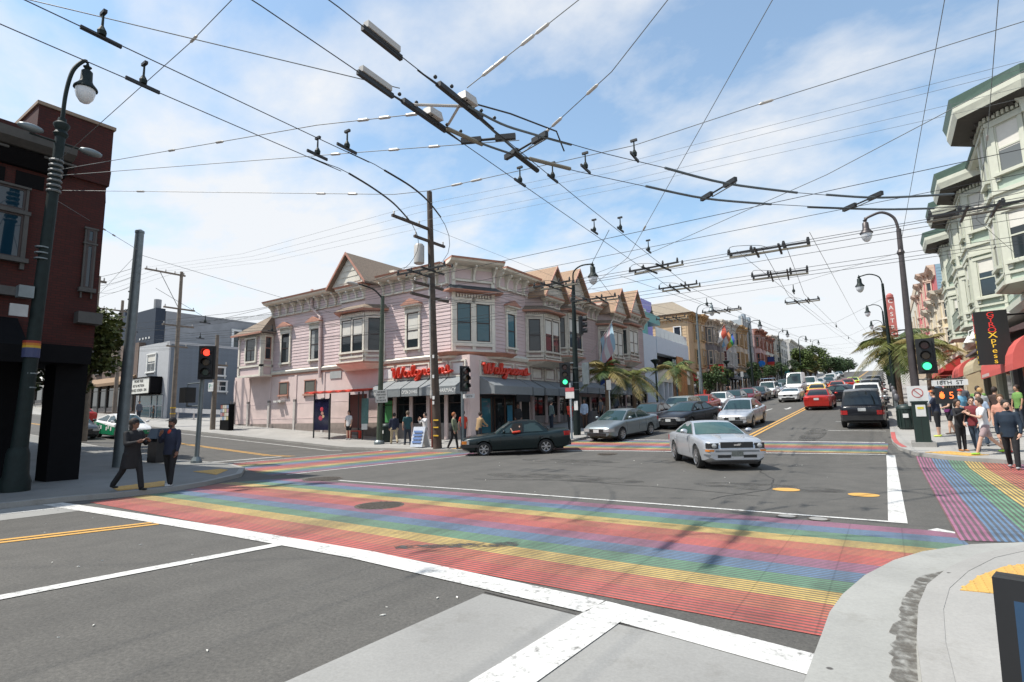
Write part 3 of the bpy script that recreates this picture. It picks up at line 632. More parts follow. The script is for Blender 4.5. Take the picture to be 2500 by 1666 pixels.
def awning(parent, fr, u0, u1, zt, zb, val, dep, n, m=AWN, gap=0.10, name='awning', letters=None, rib=None):
    st = (u1 - u0) / n
    for i in range(n):
        a, b_ = u0 + i * st + gap / 2, u0 + (i + 1) * st - gap / 2; mb = MB()
        fr.pris(mb, [(0.05, zt), (dep, zb + val), (dep, zb), (dep - 0.03, zb), (dep - 0.03, zb + val - 0.03), (0.05, zt - 0.06)], a, b_)
        for e0, e1 in ((a, a + 0.02), (b_ - 0.02, b_)): fr.pris(mb, [(0.05, zt - 0.07), (dep - 0.035, zb + val - 0.05), (dep - 0.035, zb + 0.02), (0.05, zb + 0.02)], e0, e1)
        aw = put(name, mb, m, parent)
        if letters and letters.get(i):
            body, size, sx = letters[i]; lettering('lettering', body, size, WHITEL, aw, fr, (a + b_) / 2, zb + val * 0.5, dep + 0.006, 0.004, sx=sx)
def storefront(parent, fr, u0, u1, z0, z1, n, d=0.02, sillh=0.6, post=None, pane=None, bulk=None, door=()):
    st = (u1 - u0) / n; post = post or PINKW
    for i in range(n):
        a, b_ = u0 + i * st + 0.09, u0 + (i + 1) * st - 0.09; s_ = 0.05 if i in door else sillh
        mb = MB(); fr.box(mb, a, b_, z0 + s_, z1, d, d + 0.02); gp = put('shop_window', mb, pane or GLS, parent)
        mb = MB(); fr.box(mb, a, a + 0.06, z0 + s_, z1, d + 0.02, d + 0.08); fr.box(mb, b_ - 0.06, b_, z0 + s_, z1, d + 0.02, d + 0.08); fr.box(mb, a + 0.06, b_ - 0.06, z1 - 0.5, z1 - 0.44, d + 0.02, d + 0.07)
        if i in door: fr.box(mb, (a + b_) / 2 - 0.04, (a + b_) / 2 + 0.04, z0 + 0.05, z1 - 0.5, d + 0.02, d + 0.07)
        put('mullion', mb, DARKF, gp)
    for i in range(n + 1):
        mb = MB(); fr.box(mb, u0 + i * st - 0.12, u0 + i * st + 0.12, z0, z1 + 0.02, d, d + 0.16); put('pillar', mb, post, parent)
    mb = MB(); fr.box(mb, u0, u1, z0, z0 + sillh, d, d + 0.06); put('bulkhead', mb, bulk or GREYB, parent)

# ------------------------------------------------------------------ pink corner building
B0 = thing('corner_building', 'pink Victorian corner building with bracketed cornice and red script drugstore lettering', 'building', (-25.0, 30.0, 0.3))
fL = Fr(-44.0, 24.4, 1, 0); fC = Fr(-19.5, 24.4, 0, 1); fX = Fr(-20.85, 24.4, 1.35, 2.45); LX = math.hypot(1.35, 2.45)
U = lambda x: x + 44.0
mb = MB(); fp = [(-44.2, 24.4), (-19.5, 24.4), (-19.5, 30.75), (-24, 40), (-44.2, 40)]
mb.prism([(x, y, -0.5) for x, y in fp], [(x, y, 5.2) for x, y in fp]); put('ground_floor_wall', mb, PINKW, B0)
mb = MB(); fp = [(-39.0, 24.4), (-20.85, 24.4), (-19.5, 26.85), (-19.5, 30.75), (-24, 40), (-39.0, 40)]
mb.prism([(x, y, 5.2) for x, y in fp], [(x, y, 10.45) for x, y in fp]); put('upper_wall', mb, PINK, B0)
siding(B0, fL, U(-38.95), U(-20.9), 5.45, 9.5, 0.225, PINK); siding(B0, fC, 2.5, 6.2, 5.6, 9.5, 0.225, PINK); siding(B0, fX, 0.02, LX - 0.02, 5.6, 9.5, 0.225, PINK)
# belt course
mb = MB(); fL.pris(mb, [(0, 5.12), (0.10, 5.12), (0.16, 5.28), (0, 5.42)], U(-38.9), U(-21.6)); fC.pris(mb, [(0, 5.12), (0.16, 5.12), (0.24, 5.32), (0, 5.5)], 3.0, 6.3); put('belt_course', mb, CREAM, B0)
mb = MB(); fL.pris(mb, [(0, 4.98), (0.05, 4.98), (0.05, 5.08), (0, 5.08)], U(-38.9), U(-21.6)); put('belt_course', mb, TERRA, B0)
for x, bl, cu in ((-37.69, 0.0, None), (-34.13, 0.0, CURT), (-24.42, 0.75, None)):
    window(B0, fL, U(x), 5.95, 0.98, 2.2, 0, hood=TERRA, blind=bl, curtain=cu)
window(B0, fC, 3.75, 5.95, 0.85, 2.15, 0, hood=TERRA, pane=GLT)
cornice(B0, fL, U(-39.0), U(-30.4), 9.55, 10.75, 0.8, 0.95, e0=0.35); cornice(B0, fL, U(-26.6), U(-21.0), 9.55, 10.75, 0.8, 0.95)
cornice(B0, fX, 0.0, LX, 9.75, 11.0, 0.95, LX / 2, e0=0.35, e1=0.35); cornice(B0, fC, 2.7, 6.6, 9.6, 10.85, 0.8, 0.95, e1=0.3)
# tower windows on the chamfered corner
mb = MB(); fX.box(mb, 0.0, 0.22, 5.5, 9.75, 0.03, 0.13); fX.box(mb, LX - 0.22, LX, 5.5, 9.75, 0.03, 0.13); fX.box(mb, LX / 2 - 0.11, LX / 2 + 0.11, 5.5, 8.75, 0.03, 0.12); fX.box(mb, 0.22, LX - 0.22, 8.42, 8.75, 0.03, 0.12); fX.box(mb, 0.22, LX - 0.22, 5.5, 5.62, 0.03, 0.14); fX.box(mb, 0.22, LX - 0.22, 5.82, 6.0, 0.03, 0.16); tw_ = put('corner_post', mb, CREAM, B0)
for u in (0.32, LX / 2 + 0.17): window(B0, fX, u, 6.12, LX / 2 - 0.5, 2.3, 0, pane=GLT, tw=0.09, sill=False, td=0.10)
ev = MB(); ev.prism([fX.p(-0.5, 9.05, -0.1), fX.p(-0.35, 9.05, 0.62), fX.p(LX + 0.35, 9.05, 0.62), fX.p(LX + 0.5, 9.05, -0.1)], [fX.p(-0.5, 9.15, -0.1), fX.p(-0.35, 9.15, 0.66), fX.p(LX + 0.35, 9.15, 0.66), fX.p(LX + 0.5, 9.15, -0.1)]); e_ = put('corner_eave', ev, TERRA, B0)
ev = MB(); ev.prism([fX.p(-0.45, 9.15, 0.03), fX.p(-0.35, 9.15, 0.64), fX.p(LX + 0.35, 9.15, 0.64), fX.p(LX + 0.45, 9.15, 0.03)], [fX.p(-0.1, 9.5, 0.03), fX.p(-0.05, 9.5, 0.1), fX.p(LX + 0.05, 9.5, 0.1), fX.p(LX + 0.1, 9.5, 0.03)]); put('corner_roof', ev, mat('dark_slate', (0.05, 0.06, 0.065), 0.6), B0)
mb = MB()
for i in range(12): fX.box(mb, 0.3 + i * (LX - 0.6) / 12, 0.3 + (i + 0.5) * (LX - 0.6) / 12, 8.78, 8.95, 0.03, 0.2)
put('dentils', mb, CREAM, B0)
lp = MB(); lp.prism([(-21.5, 24.1, 5.2), (-20.7, 24.05, 5.2), (-18.95, 26.9, 5.2), (-19.0, 28.0, 5.2), (-20.2, 28.0, 5.2), (-21.5, 25.5, 5.2)], [(-21.75, 23.85, 5.42), (-20.55, 23.75, 5.42), (-18.65, 26.75, 5.42), (-18.7, 28.2, 5.42), (-20.2, 28.0, 5.42), (-21.7, 25.5, 5.42)]); put('corner_ledge', lp, TERRA, B0)
lp = MB(); lp.prism([(-21.4, 24.15, 5.08), (-20.8, 24.1, 5.08), (-19.05, 26.9, 5.08), (-19.1, 27.9, 5.08), (-20.2, 28.0, 5.08), (-21.4, 25.5, 5.08)], [(-21.5, 24.05, 5.195), (-20.65, 24.0, 5.195), (-18.9, 26.9, 5.195), (-18.95, 28.0, 5.195), (-20.2, 28.0, 5.195), (-21.5, 25.5, 5.195)]); put('ledge_soffit', lp, CREAM, B0)
# side bay with gable
bd, fB, (a, b_, A, B) = bay(B0, fL, U(-28.5), 2.35, 0.95, 0.85, 5.28, 6.0, 2.12, 10.3, PINK, blind=0.5, eave=8.6, sidepane=GL)
cornice(bd, fB, 0.0, 2.35, 9.35, 10.35, 0.45, 0.8, d=0.0, e0=0.2, e1=0.2)
gable(B0, fL, a - 0.55, b_ + 0.55, 10.42, 12.35, 1.35, 3.4, CREAM)
mb = MB(); mb.box(-27.9, -27.4, 26.0, 26.5, 11.5, 11.85); put('skylight', mb, CREAM, B0)
# end bay with lean-to roof at the far left
mb = MB(); mb.box(-42.1, -38.96, 23.5, 24.5, 5.05, 8.3); mb.box(-44.1, -42.1, 24.5, 30, 5.2, 8.3); eb = put('end_bay', mb, PINK, B0)
fE = Fr(-42.1, 23.5, 1, 0); fE2 = Fr(-38.96, 23.5, 0, 1)
siding(eb, fE, 0.12, 3.02, 5.95, 8.1, 0.215, PINK)
window(eb, fE, 1.1, 6.22, 1.28, 1.72, 0, CREAM, DARKF, GL, 0.13, sill=False, bars=2); window(eb, fE2, 0.2, 6.3, 0.5, 1.75, 0, CREAM, TERRA, GL, 0.09, sill=False)
mb = MB()
for u0, u1, z0, z1 in ((0, 3.14, 5.0, 5.15), (0, 3.14, 5.75, 5.9), (0, 0.16, 5.15, 8.1), (2.95, 3.14, 5.15, 8.1), (0, 3.14, 8.1, 8.3)): fE.box(mb, u0, u1, z0, z1, 0, 0.09)
for u0, u1, z0, z1 in ((0.0, 0.9, 5.0, 5.15), (0, 0.9, 5.75, 5.9), (0.0, 0.14, 5.15, 8.1), (0.8, 0.9, 5.15, 8.1), (0, 0.9, 8.1, 8.3)): fE2.box(mb, u0, u1, z0, z1, 0.001, 0.085)
put('bay_trim', mb, CREAM, eb)
mb = MB(); mb.prism([(-42.6, 23.1, 8.3), (-38.4, 23.1, 8.3), (-39.02, 24.6, 9.75), (-39.02, 30, 9.75), (-42.6, 30, 8.3)], [(-42.6, 23.1, 8.42), (-38.4, 23.1, 8.42), (-39.02, 24.6, 9.92), (-39.02, 30, 9.92), (-42.6, 30, 8.42)])
mb = MB(); mb.add([(-42.6, 23.05, 8.32), (-38.5, 23.05, 8.32), (-39.02, 24.38, 9.85), (-39.02, 30, 9.85), (-42.6, 30, 8.32), (-38.5, 24.38, 8.32)], [(0, 1, 2), (0, 2, 3, 4), (1, 5, 2)]); put('lean_to_roof', mb, SLATE, eb)
mb = MB(); mb.box(-42.65, -38.45, 23.02, 23.12, 8.22, 8.36); put('eave', mb, TERRA, eb)
# rendered ground floor: pilasters, panels, small windows, grey plinth
for i in range(5):
    x = (-44.05, -41.96, -39.1, -35.85, -32.6)[i]; gz = Z(x, 24.4)
    mb = MB(); fL.box(mb, U(x) - 0.11, U(x) + 0.11, gz, 3.0, 0.02, 0.12); pl = put('pilaster', mb, mat('pale_post', (0.52, 0.48, 0.44), 0.7), B0)
    mb = MB(); fL.box(mb, U(x) - 0.12, U(x) + 0.12, 3.0, 3.16, 0.01, 0.13); put('pilaster_cap', mb, GREYB, pl)
    mb = MB(); fL.box(mb, U(x) - 0.13, U(x) + 0.13, 3.16, 4.95, 0.0, 0.05); put('pilaster_shaft', mb, PINKW, pl)
mb = MB()
for x0, x1 in ((-43.9, -42.1), (-41.8, -39.25), (-38.95, -36.0), (-35.7, -32.75), (-32.45, -26.9)): mb.hexa([(x0, 24.33, Z(x0, 24) - 0.1), (x1, 24.33, Z(x1, 24) - 0.1), (x1, 24.41, Z(x1, 24) - 0.1), (x0, 24.41, Z(x0, 24) - 0.1), (x0, 24.33, 1.42), (x1, 24.33, 1.40), (x1, 24.41, 1.40), (x0, 24.41, 1.42)])
put('plinth', mb, mat('pink_grey_plinth', (0.26, 0.215, 0.19), 0.85, var=0.15), B0)
mb = MB(); fL.box(mb, U(-43.9), U(-26.9), 1.75, 1.80, 0, 0.015); fL.box(mb, U(-43.9), U(-26.9), 2.86, 2.90, 0, 0.012); put('string_line', mb, mat('pale_pink', (0.66, 0.52, 0.50), 0.8), B0)
for x, z, w_, h_ in ((-37.8, 3.55, 1.0, 0.9), (-34.69, 3.5, 1.15, 0.95)): window(B0, fL, U(x), z, w_, h_, 0, TERRA, DARKF, glass('obscured', (0.12, 0.12, 0.10), 0.3), 0.07, sill=True, bars=0, td=0.07)
mb = MB(); fL.box(mb, U(-31.9), U(-30.7), 4.45, 4.95, 0, 0.05); put('vent_panel', mb, mat('vent_grey', (0.35, 0.37, 0.36), 0.5), B0)
mb = MB(); fL.box(mb, U(-38.0), U(-37.6), 2.98, 3.12, 0.05, 0.42); fL.box(mb, U(-37.45), U(-37.1), 3.02, 3.14, 0.05, 0.4); fL.box(mb, U(-37.65), U(-37.4), 2.96, 3.08, 0, 0.2); put('floodlight', mb, mat('lamp_white', (0.62, 0.6, 0.56), 0.4), B0)
mb = MB(); mb.tube([(-34.0, 24.2, 11.1), (-34.0, 24.2, 9.75), (-33.0, 24.25, 8.95), (-32.9, 24.25, 4.6)], 0.11, 8); put('drain_pipe', mb, PINKW, B0)
mb = MB(); mb.tube([(-44.25, 24.2, Z(-44, 24)), (-44.25, 24.2, 3.3)], 0.05, 6); put('conduit', mb, GREYB, B0)
# shopfront on the cross street
storefront(B0, fL, U(-26.8), U(-19.75), 0.28, 2.95, 5, 0.02, 1.05)
mb = MB(); fL.box(mb, U(-26.3), U(-25.65), 1.4, 2.75, 0.085, 0.09); put('window_poster', mb, mat('poster_green', (0.08, 0.30, 0.10), 0.5), B0)
mb = MB(); fL.box(mb, U(-25.66), U(-25.4), 1.4, 2.75, 0.085, 0.09); put('window_poster', mb, mat('poster_orange', (0.35, 0.14, 0.05), 0.5), B0)
awning(B0, fL, U(-26.75), U(-19.6), 3.98, 2.92, 0.48, 1.1, 5, letters={0: ('Walgreens', 0.28, 0.8), 1: None, 2: ('OPEN 24 HRS', 0.30, 0.72), 4: ('PHARMACY', 0.34, 0.8)})
def fascia(parent, fr, u0, u1, z0, z1, m, pm=None):
    mb = MB()
    for q in ((u0, u1, z1 - 0.08, z1), (u0, u1, z0, z0 + 0.08), (u0, u0 + 0.08, z0 + 0.08, z1 - 0.08), (u1 - 0.08, u1, z0 + 0.08, z1 - 0.08)): fr.box(mb, *q, 0, 0.09)
    o = put('fascia_frame', mb, m, parent)
    if pm: mb = MB(); fr.box(mb, u0 + 0.24, u1 - 0.24, z0 + 0.18, z1 - 0.18, 0, 0.04); put('fascia_panel', mb, pm, o)
PWH = mat('panel_white', (0.7, 0.66, 0.64), 0.6)
for i, (x0, x1) in enumerate(((-26.75, -25.55), (-25.3, -24.0), (-23.85, -22.55), (-22.4, -21.1), (-20.95, -19.75))): fascia(B0, fL, U(x0), U(x1), 3.98, 4.94, CREAM, PWH if i in (0, 4) else PINK)
for y0, y1 in ((25.31, 27.01), (27.3, 28.78), (29.1, 30.59)): fascia(B0, fC, y0 - 24.4, y1 - 24.4, 3.98, 4.94, CREAM, PWH)
# red cursive letters as bent tube
RED = mat('sign_red', (0.62, 0.045, 0.02), 0.35, var=0.05)
SCR = [[(0.0, 0.78), (0.06, 0.95), (0.13, 0.80), (0.16, 0.30), (0.24, 0.06), (0.36, 0.30), (0.45, 0.80), (0.50, 0.92), (0.50, 0.30), (0.58, 0.06), (0.74, 0.34), (0.86, 0.84), (0.82, 0.98), (0.92, 0.92)],
       [(1.28, 0.52), (1.10, 0.60), (0.98, 0.36), (1.04, 0.10), (1.20, 0.14), (1.31, 0.52), (1.32, 0.16), (1.42, 0.08), (1.55, 0.36), (1.66, 0.92), (1.56, 0.98), (1.52, 0.40), (1.60, 0.08), (1.74, 0.22)],
       [(2.04, 0.52), (1.86, 0.58), (1.76, 0.34), (1.84, 0.12), (1.98, 0.20), (2.07, 0.54), (2.03, -0.06), (1.90, -0.32), (1.78, -0.24), (1.96, 0.0), (2.24, 0.30), (2.34, 0.60), (2.44, 0.50), (2.44, 0.18), (2.54, 0.10), (2.66, 0.28)],
       [(2.64, 0.30), (2.86, 0.44), (2.82, 0.60), (2.70, 0.50), (2.68, 0.20), (2.80, 0.08), (2.98, 0.26), (3.18, 0.44), (3.14, 0.60), (3.02, 0.50), (3.00, 0.20), (3.12, 0.08), (3.30, 0.30)],
       [(3.30, 0.30), (3.40, 0.58), (3.42, 0.08), (3.48, 0.40), (3.60, 0.58), (3.68, 0.44), (3.68, 0.16), (3.78, 0.08), (3.92, 0.40), (4.02, 0.72), (4.06, 0.40), (4.10, 0.18), (3.98, 0.08), (3.86, 0.16), (4.10, 0.12), (4.32, 0.26)]]
def smooth(pts, n=5):
    out = []; P = [pts[0]] + pts + [pts[-1]]
    for i in range(1, len(P) - 2):
        for k in range(n):
            t = k / n; q = []
            for c in range(len(pts[0])):
                a, b, c_, d = P[i - 1][c], P[i][c], P[i + 1][c], P[i + 2][c]; q.append(0.5 * (2 * b + (c_ - a) * t + (2 * a - 5 * b + 4 * c_ - d) * t * t + (3 * b - a - 3 * c_ + d) * t ** 3))
            out.append(tuple(q))
    out.append(tuple(pts[-1])); return out
def script_sign(fr, u0, wd, z0, h, d):
    s = put('script_sign', MB().box(0, 0.01, 0, 0.01, 0, 0.01) if False else MB(), None, B0) if False else None
    for nm, st in zip(('letter', 'letter', 'letter', 'letter', 'letter'), SCR):
        mb = MB(); p = [fr.p(u0 + x / 4.32 * wd, z0 + y_ * h + 0.02 * x, d) for x, y_ in smooth(st, 4)]
        mb.tube(p, 0.056, 6); mb.tube([Vector(q) + Vector((fr.n[0], fr.n[1], 0)) * -0.07 for q in p], 0.058, 5); mb.tube([Vector(q) + Vector((fr.n[0], fr.n[1], 0)) * -0.14 for q in p], 0.056, 5); put('letter', mb, RED, B0)
script_sign(fL, U(-25.55), 4.95, 4.08, 0.68, 0.3); script_sign(fC, 0.95, 5.0, 4.12, 0.66, 0.3)
mb = MB(); fL.box(mb, U(-25.4), U(-20.8), 4.38, 4.44, 0.02, 0.2); fC.box(mb, 1.1, 5.8, 4.4, 4.46, 0.02, 0.2); put('sign_rail', mb, PINKW, B0)
# entrance on the avenue side
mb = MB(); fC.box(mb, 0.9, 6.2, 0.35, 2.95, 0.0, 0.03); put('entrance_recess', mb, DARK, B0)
mb = MB(); fC.box(mb, 0.0, 0.75, 0.2, 3.95, 0.0, 0.12); fL.box(mb, U(-19.62), U(-19.38), 0.2, 3.95, 0.0, 0.12); put('corner_pillar', mb, PINKW, B0)
for u0, u1 in ((0.95, 1.9), (2.3, 3.3), (3.4, 4.3)):
    mb = MB(); fC.box(mb, u0, u1, 0.7, 2.7, 0.031, 0.045); gp = put('shop_window', mb, GLT if u0 < 1 else GLS, B0)
    mb = MB(); fC.box(mb, u0 - 0.05, u0, 0.4, 2.8, 0.031, 0.09); fC.box(mb, u1, u1 + 0.05, 0.4, 2.8, 0.031, 0.09); put('door_frame', mb, mat('bronze_frame', (0.10, 0.06, 0.045), 0.4, 0.5), gp)
mb = MB(); fC.box(mb, 3.62, 4.15, 1.0, 2.3, 0.046, 0.06); put('window_poster', mb, mat('poster_blue', (0.03, 0.22, 0.36), 0.4), B0)
mb = MB(); fC.box(mb, 5.0, 5.12, 0.35, 2.95, 0.031, 0.12); put('door_post', mb, PINKW, B0)
awning(B0, fC, 0.75, 4.9, 3.98, 2.92, 0.5, 1.15, 1); awning(B0, fC, 4.95, 6.3, 3.98, 2.92, 0.48, 1.15, 1)
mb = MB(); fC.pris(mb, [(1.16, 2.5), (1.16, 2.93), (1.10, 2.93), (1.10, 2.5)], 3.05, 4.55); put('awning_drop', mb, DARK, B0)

# ------------------------------------------------------------------ twin-gabled houses next up the avenue
GPK = mat('weathered_pink', (0.40, 0.315, 0.30), 0.7, var=0.1, rand=0.05); GTR = mat('weathered_cream', (0.53, 0.485, 0.41), 0.65, var=0.15)
def twin(y0, y1, dz, dz2, label, c1, c2, blinds):
    t_ = thing('gabled_house', label, 'building', (-22.0, (y0 + y1) / 2, Z(-19, y0)))
    fr = Fr(-19.5, y0, 0, 1, dz); L_ = y1 - y0
    mb = MB(); mb.box(-32, -19.5, y0 + 0.02, y1 - 0.02, 0, 10.2 + dz); put('wall', mb, GPK, t_)
    siding(t_, fr, 0.05, L_ - 0.05, 5.5, 9.3, 0.225, GPK)
    cornice(t_, fr, 0.0, L_, 9.35, 10.45, 0.7, 0.95, GTR, TERRA, GPK, e1=0.1)
    for uc, z_ in ((c1 - y0, 0.0), (c2 - y0, dz2)):
        f2 = Fr(-19.5, y0, 0, 1, dz + z_); bd, fB, (a, b_, A, B) = bay(t_, f2, uc, 2.15, 0.95, 0.75, 5.3, 5.9, 2.15, 9.6, GPK, GTR, TERRA, blind=blinds, eave=8.55)
        cornice(bd, fB, 0.0, 2.15, 8.95, 9.65, 0.4, 0.7, GTR, TERRA, GPK, e0=0.2, e1=0.2)
        gable(t_, f2, a - 0.45, b_ + 0.45, 9.68, 11.65, 1.25, 4.5, GTR, mat('tan_shingle', (0.30, 0.20, 0.13), 0.85, var=0.2, scale=9, bump=0.3))
    window(t_, fr, (c1 + c2) / 2 - y0 + 2.9, 5.9, 0.85, 2.1, 0, GTR, DARKF, GL, blind=blinds)
    window(t_, fr, 0.45, 5.9, 0.0 + 0.6, 2.1, 0, GTR, DARKF, GL) if c1 - y0 > 2.4 else None
    gz = Z(-19, (y0 + y1) / 2) + 0.1
    storefront(t_, fr, 0.1, L_ - 0.1, gz - dz, 3.0, 6, 0.02, 0.5, GPK, door=(2, 5))
    mb = MB(); fr.pris(mb, [(0, 5.05), (0.18, 5.05), (0.26, 5.25), (0, 5.4)], 0, L_); put('belt_course', mb, GTR, t_)
    for i in range(6): fascia(t_, fr, i * L_ / 6 + 0.12, (i + 1) * L_ / 6 - 0.12, 4.0, 4.94, GTR, mat('panel_cream', (0.62, 0.58, 0.52), 0.7))
    return t_, fr, L_
T1, f1, L1 = twin(30.8, 41.2, 0.0, 0.55, 'weathered pink house with two brown gables next to the corner building', 32.2, 35.6, 0.45)
awning(T1, f1, 0.1, 3.6, 3.98, 2.95, 0.46, 1.15, 2); awning(T1, f1, 4.2, L1, 4.15, 3.22, 0.44, 1.1, 3, letters={0: ('Optical', 0.26, 0.9), 2: ('483', 0.24, 1)})
T2, f2_, L2 = twin(41.2, 52.0, 0.5, 0.5, 'second weathered house with two tan gables beside the white modern block', 43.4, 47.0, 0.9)
awning(T2, f2_, 0.2, 5.2, 3.75, 2.75, 0.44, 1.1, 3, letters={1: ('Clothing', 0.26, 0.9)}); awning(T2, f2_, 5.8, L2, 4.1, 3.12, 0.5, 1.3, 3, mat('awning_pale', (0.27, 0.29, 0.30), 0.8))
# ------------------------------------------------------------------ brick building on the shaded left corner
def brick_mat(name, c1, c2, mortar, scale=1.0):
    m, t, b = node_mat(name); L = t.links.new; tcn = N(t, 'ShaderNodeTexCoord'); sp = N(t, 'ShaderNodeSeparateXYZ'); L(tcn.outputs['Object'], sp.inputs[0])
    ad = N(t, 'ShaderNodeMath', operation='ADD'); L(sp.outputs[0], ad.inputs[0]); L(sp.outputs[1], ad.inputs[1]); cb = N(t, 'ShaderNodeCombineXYZ'); L(ad.outputs[0], cb.inputs[0]); L(sp.outputs[2], cb.inputs[1])
    br = N(t, 'ShaderNodeTexBrick'); L(cb.outputs[0], br.inputs['Vector']); br.inputs['Scale'].default_value = scale; br.inputs['Color1'].default_value = c1 + (1,); br.inputs['Color2'].default_value = c2 + (1,); br.inputs['Mortar'].default_value = mortar + (1,)
    br.inputs['Brick Width'].default_value = 0.22; br.inputs['Row Height'].default_value = 0.075; br.inputs['Mortar Size'].default_value = 0.008
    L(br.outputs['Color'], b.inputs['Base Color']); b.inputs['Roughness'].default_value = 0.85; return m
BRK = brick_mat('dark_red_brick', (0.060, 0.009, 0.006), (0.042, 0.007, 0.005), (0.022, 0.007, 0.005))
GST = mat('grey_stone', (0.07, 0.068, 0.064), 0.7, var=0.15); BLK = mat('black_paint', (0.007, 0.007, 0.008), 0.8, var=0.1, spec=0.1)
RBD = thing('brick_building', 'dark red brick corner building with grey stone cornice on the shaded left corner', 'building', (-26, 0, 0.1))
fR_ = Fr(-19.5, -22, 0, 1); V = lambda y: y + 22
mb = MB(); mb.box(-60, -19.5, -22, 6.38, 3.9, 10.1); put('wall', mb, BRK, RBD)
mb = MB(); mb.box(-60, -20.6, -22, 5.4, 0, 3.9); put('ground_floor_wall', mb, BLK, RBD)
mb = MB(); mb.box(-23.2, -19.4, 4.57, 6.42, 9.0, 10.85); put('parapet_block', mb, BRK, RBD)
mb = MB(); mb.box(-23.25, -19.35, 4.52, 6.47, 10.85, 10.95); put('parapet_coping', mb, mat('coping', (0.25, 0.19, 0.14), 0.8), RBD)
mb = MB(); fR_.pris(mb, [(0, 9.25), (0.55, 9.25), (0.8, 9.38), (0.85, 9.62), (0, 9.72)], 0, V(5.35)); co = put('cornice', mb, GST, RBD)
mb = MB(); fR_.pris(mb, [(0, 8.85), (0.16, 8.85), (0.5, 9.2), (0, 9.2)], 0, V(5.3)); put('cornice_moulding', mb, BLK, co)
for y in (-2.2, -0.4, 1.4, 3.2, 4.7):
    mb = MB(); fR_.box(mb, V(y), V(y) + 0.75, 9.15, 9.21, 0.2, 0.5); put('soffit_light', mb, GST, co)
for y in (1.0, 2.2, 3.4, 4.25): 
    mb = MB(); fR_.box(mb, V(y), V(y) + 0.62, 8.35, 8.75, 0.0, 0.03); put('vent', mb, BLK, RBD)
f18 = Fr(-19.5, 6.38, -1, 0)
mb = MB(); f18.pris(mb, [(0, 9.0), (0.06, 9.0), (0.07, 9.16), (0.16, 9.2), (0.18, 9.62), (0, 9.7)], 0.25, 30); put('cornice', mb, GST, RBD)
mb = MB(); f18.pris(mb, [(0, 8.6), (0.08, 8.72), (0.12, 8.58), (0.1, 8.86), (0, 8.95)], 0.3, 30); put('cornice_moulding', mb, GST, co)
mb = MB(); f18.box(mb, 0.05, 0.9, 3.95, 8.5, 0, 0.03); put('side_pier', mb, BRK, RBD)
# big corner window and tall slit window
for y0, y1 in ((2.3, 4.5), (-0.9, 1.3)):
    w_ = window(RBD, fR_, V(y0), 6.25, y1 - y0, 1.25, 0, GST, DARKF, glass('blue_window', (0.008, 0.03, 0.05)), 0.10, sill=True, bars=0, td=0.12); window(RBD, fR_, V(y0), 7.62, y1 - y0, 0.62, 0, GST, DARKF, MATS['blue_window'], 0.06, sill=False, bars=0, td=0.11)
window(RBD, fR_, V(5.98), 5.7, 0.2, 1.35, 0, GST, DARKF, MATS['blue_window'], 0.05, sill=True, bars=0, td=0.08); window(RBD, fR_, V(5.98), 7.12, 0.2, 0.4, 0, GST, DARKF, MATS['blue_window'], 0.05, sill=False, bars=0, td=0.07)
mb = MB(); fR_.box(mb, 0, V(4.8), 5.18, 5.42, 0, 0.22); put('stone_band', mb, GST, RBD)
mb = MB(); fR_.box(mb, V(5.85), V(6.45), 4.62, 4.95, -0.1, 0.35); put('stone_block', mb, GST, RBD); mb = MB(); f18.box(mb, 0.05, 1.0, 4.62, 4.95, 0.0, 0.1); put('stone_block', mb, GST, RBD)
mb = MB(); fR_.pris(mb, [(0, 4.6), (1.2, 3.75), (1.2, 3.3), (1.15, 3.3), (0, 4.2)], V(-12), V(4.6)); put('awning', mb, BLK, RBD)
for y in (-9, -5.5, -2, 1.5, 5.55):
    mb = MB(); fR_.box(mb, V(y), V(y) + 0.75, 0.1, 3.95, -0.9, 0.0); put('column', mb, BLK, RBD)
mb = MB(); fR_.box(mb, V(4.35), V(4.42), 0.3, 2.6, -1.05, -1.0); put('shop_door_edge', mb, mat('shop_inside', (0.10, 0.09, 0.06), 0.6), RBD)
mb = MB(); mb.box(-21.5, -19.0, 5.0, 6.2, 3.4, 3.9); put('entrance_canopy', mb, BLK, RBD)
put('canopy_lettering', MB().box(-19.2, -19.0, 6.21, 6.25, 3.75, 3.8), GST, RBD)

# ------------------------------------------------------------------ buildings up the cross street
GRW = mat('pale_grey_render', (0.42, 0.43, 0.44), 0.75, var=0.06); SLB = mat('slate_blue_board', (0.155, 0.185, 0.215), 0.7, var=0.08, rand=0.03); NAVY = mat('navy_render', (0.018, 0.03, 0.05), 0.7, var=0.08); GRC = mat('grey_concrete_wall', (0.26, 0.27, 0.28), 0.85, var=0.14, scale=0.8)
G1 = thing('grey_shop', 'pale grey two storey shop with lettered marquee and slate blue side wall', 'building', (-59, 27, Z(-59, 24)))
fr = Fr(-62.4, 24.4, 1, 0); bz = Z(-59, 24.4)
mb = MB(); mb.box(-62.4, -56, 24.4, 34, bz - 0.8, 9.35); put('wall', mb, GRW, G1)
fs = Fr(-56, 24.4, 0, 1); siding(G1, fs, 0.15, 9.5, bz - 0.5, 9.1, 0.28, SLB); mb = MB(); fs.box(mb, 0, 0.14, bz - 0.6, 9.3, 0, 0.04); fs.box(mb, 0, 9.6, 9.1, 9.35, 0, 0.05); put('corner_board', mb, GRW, G1)
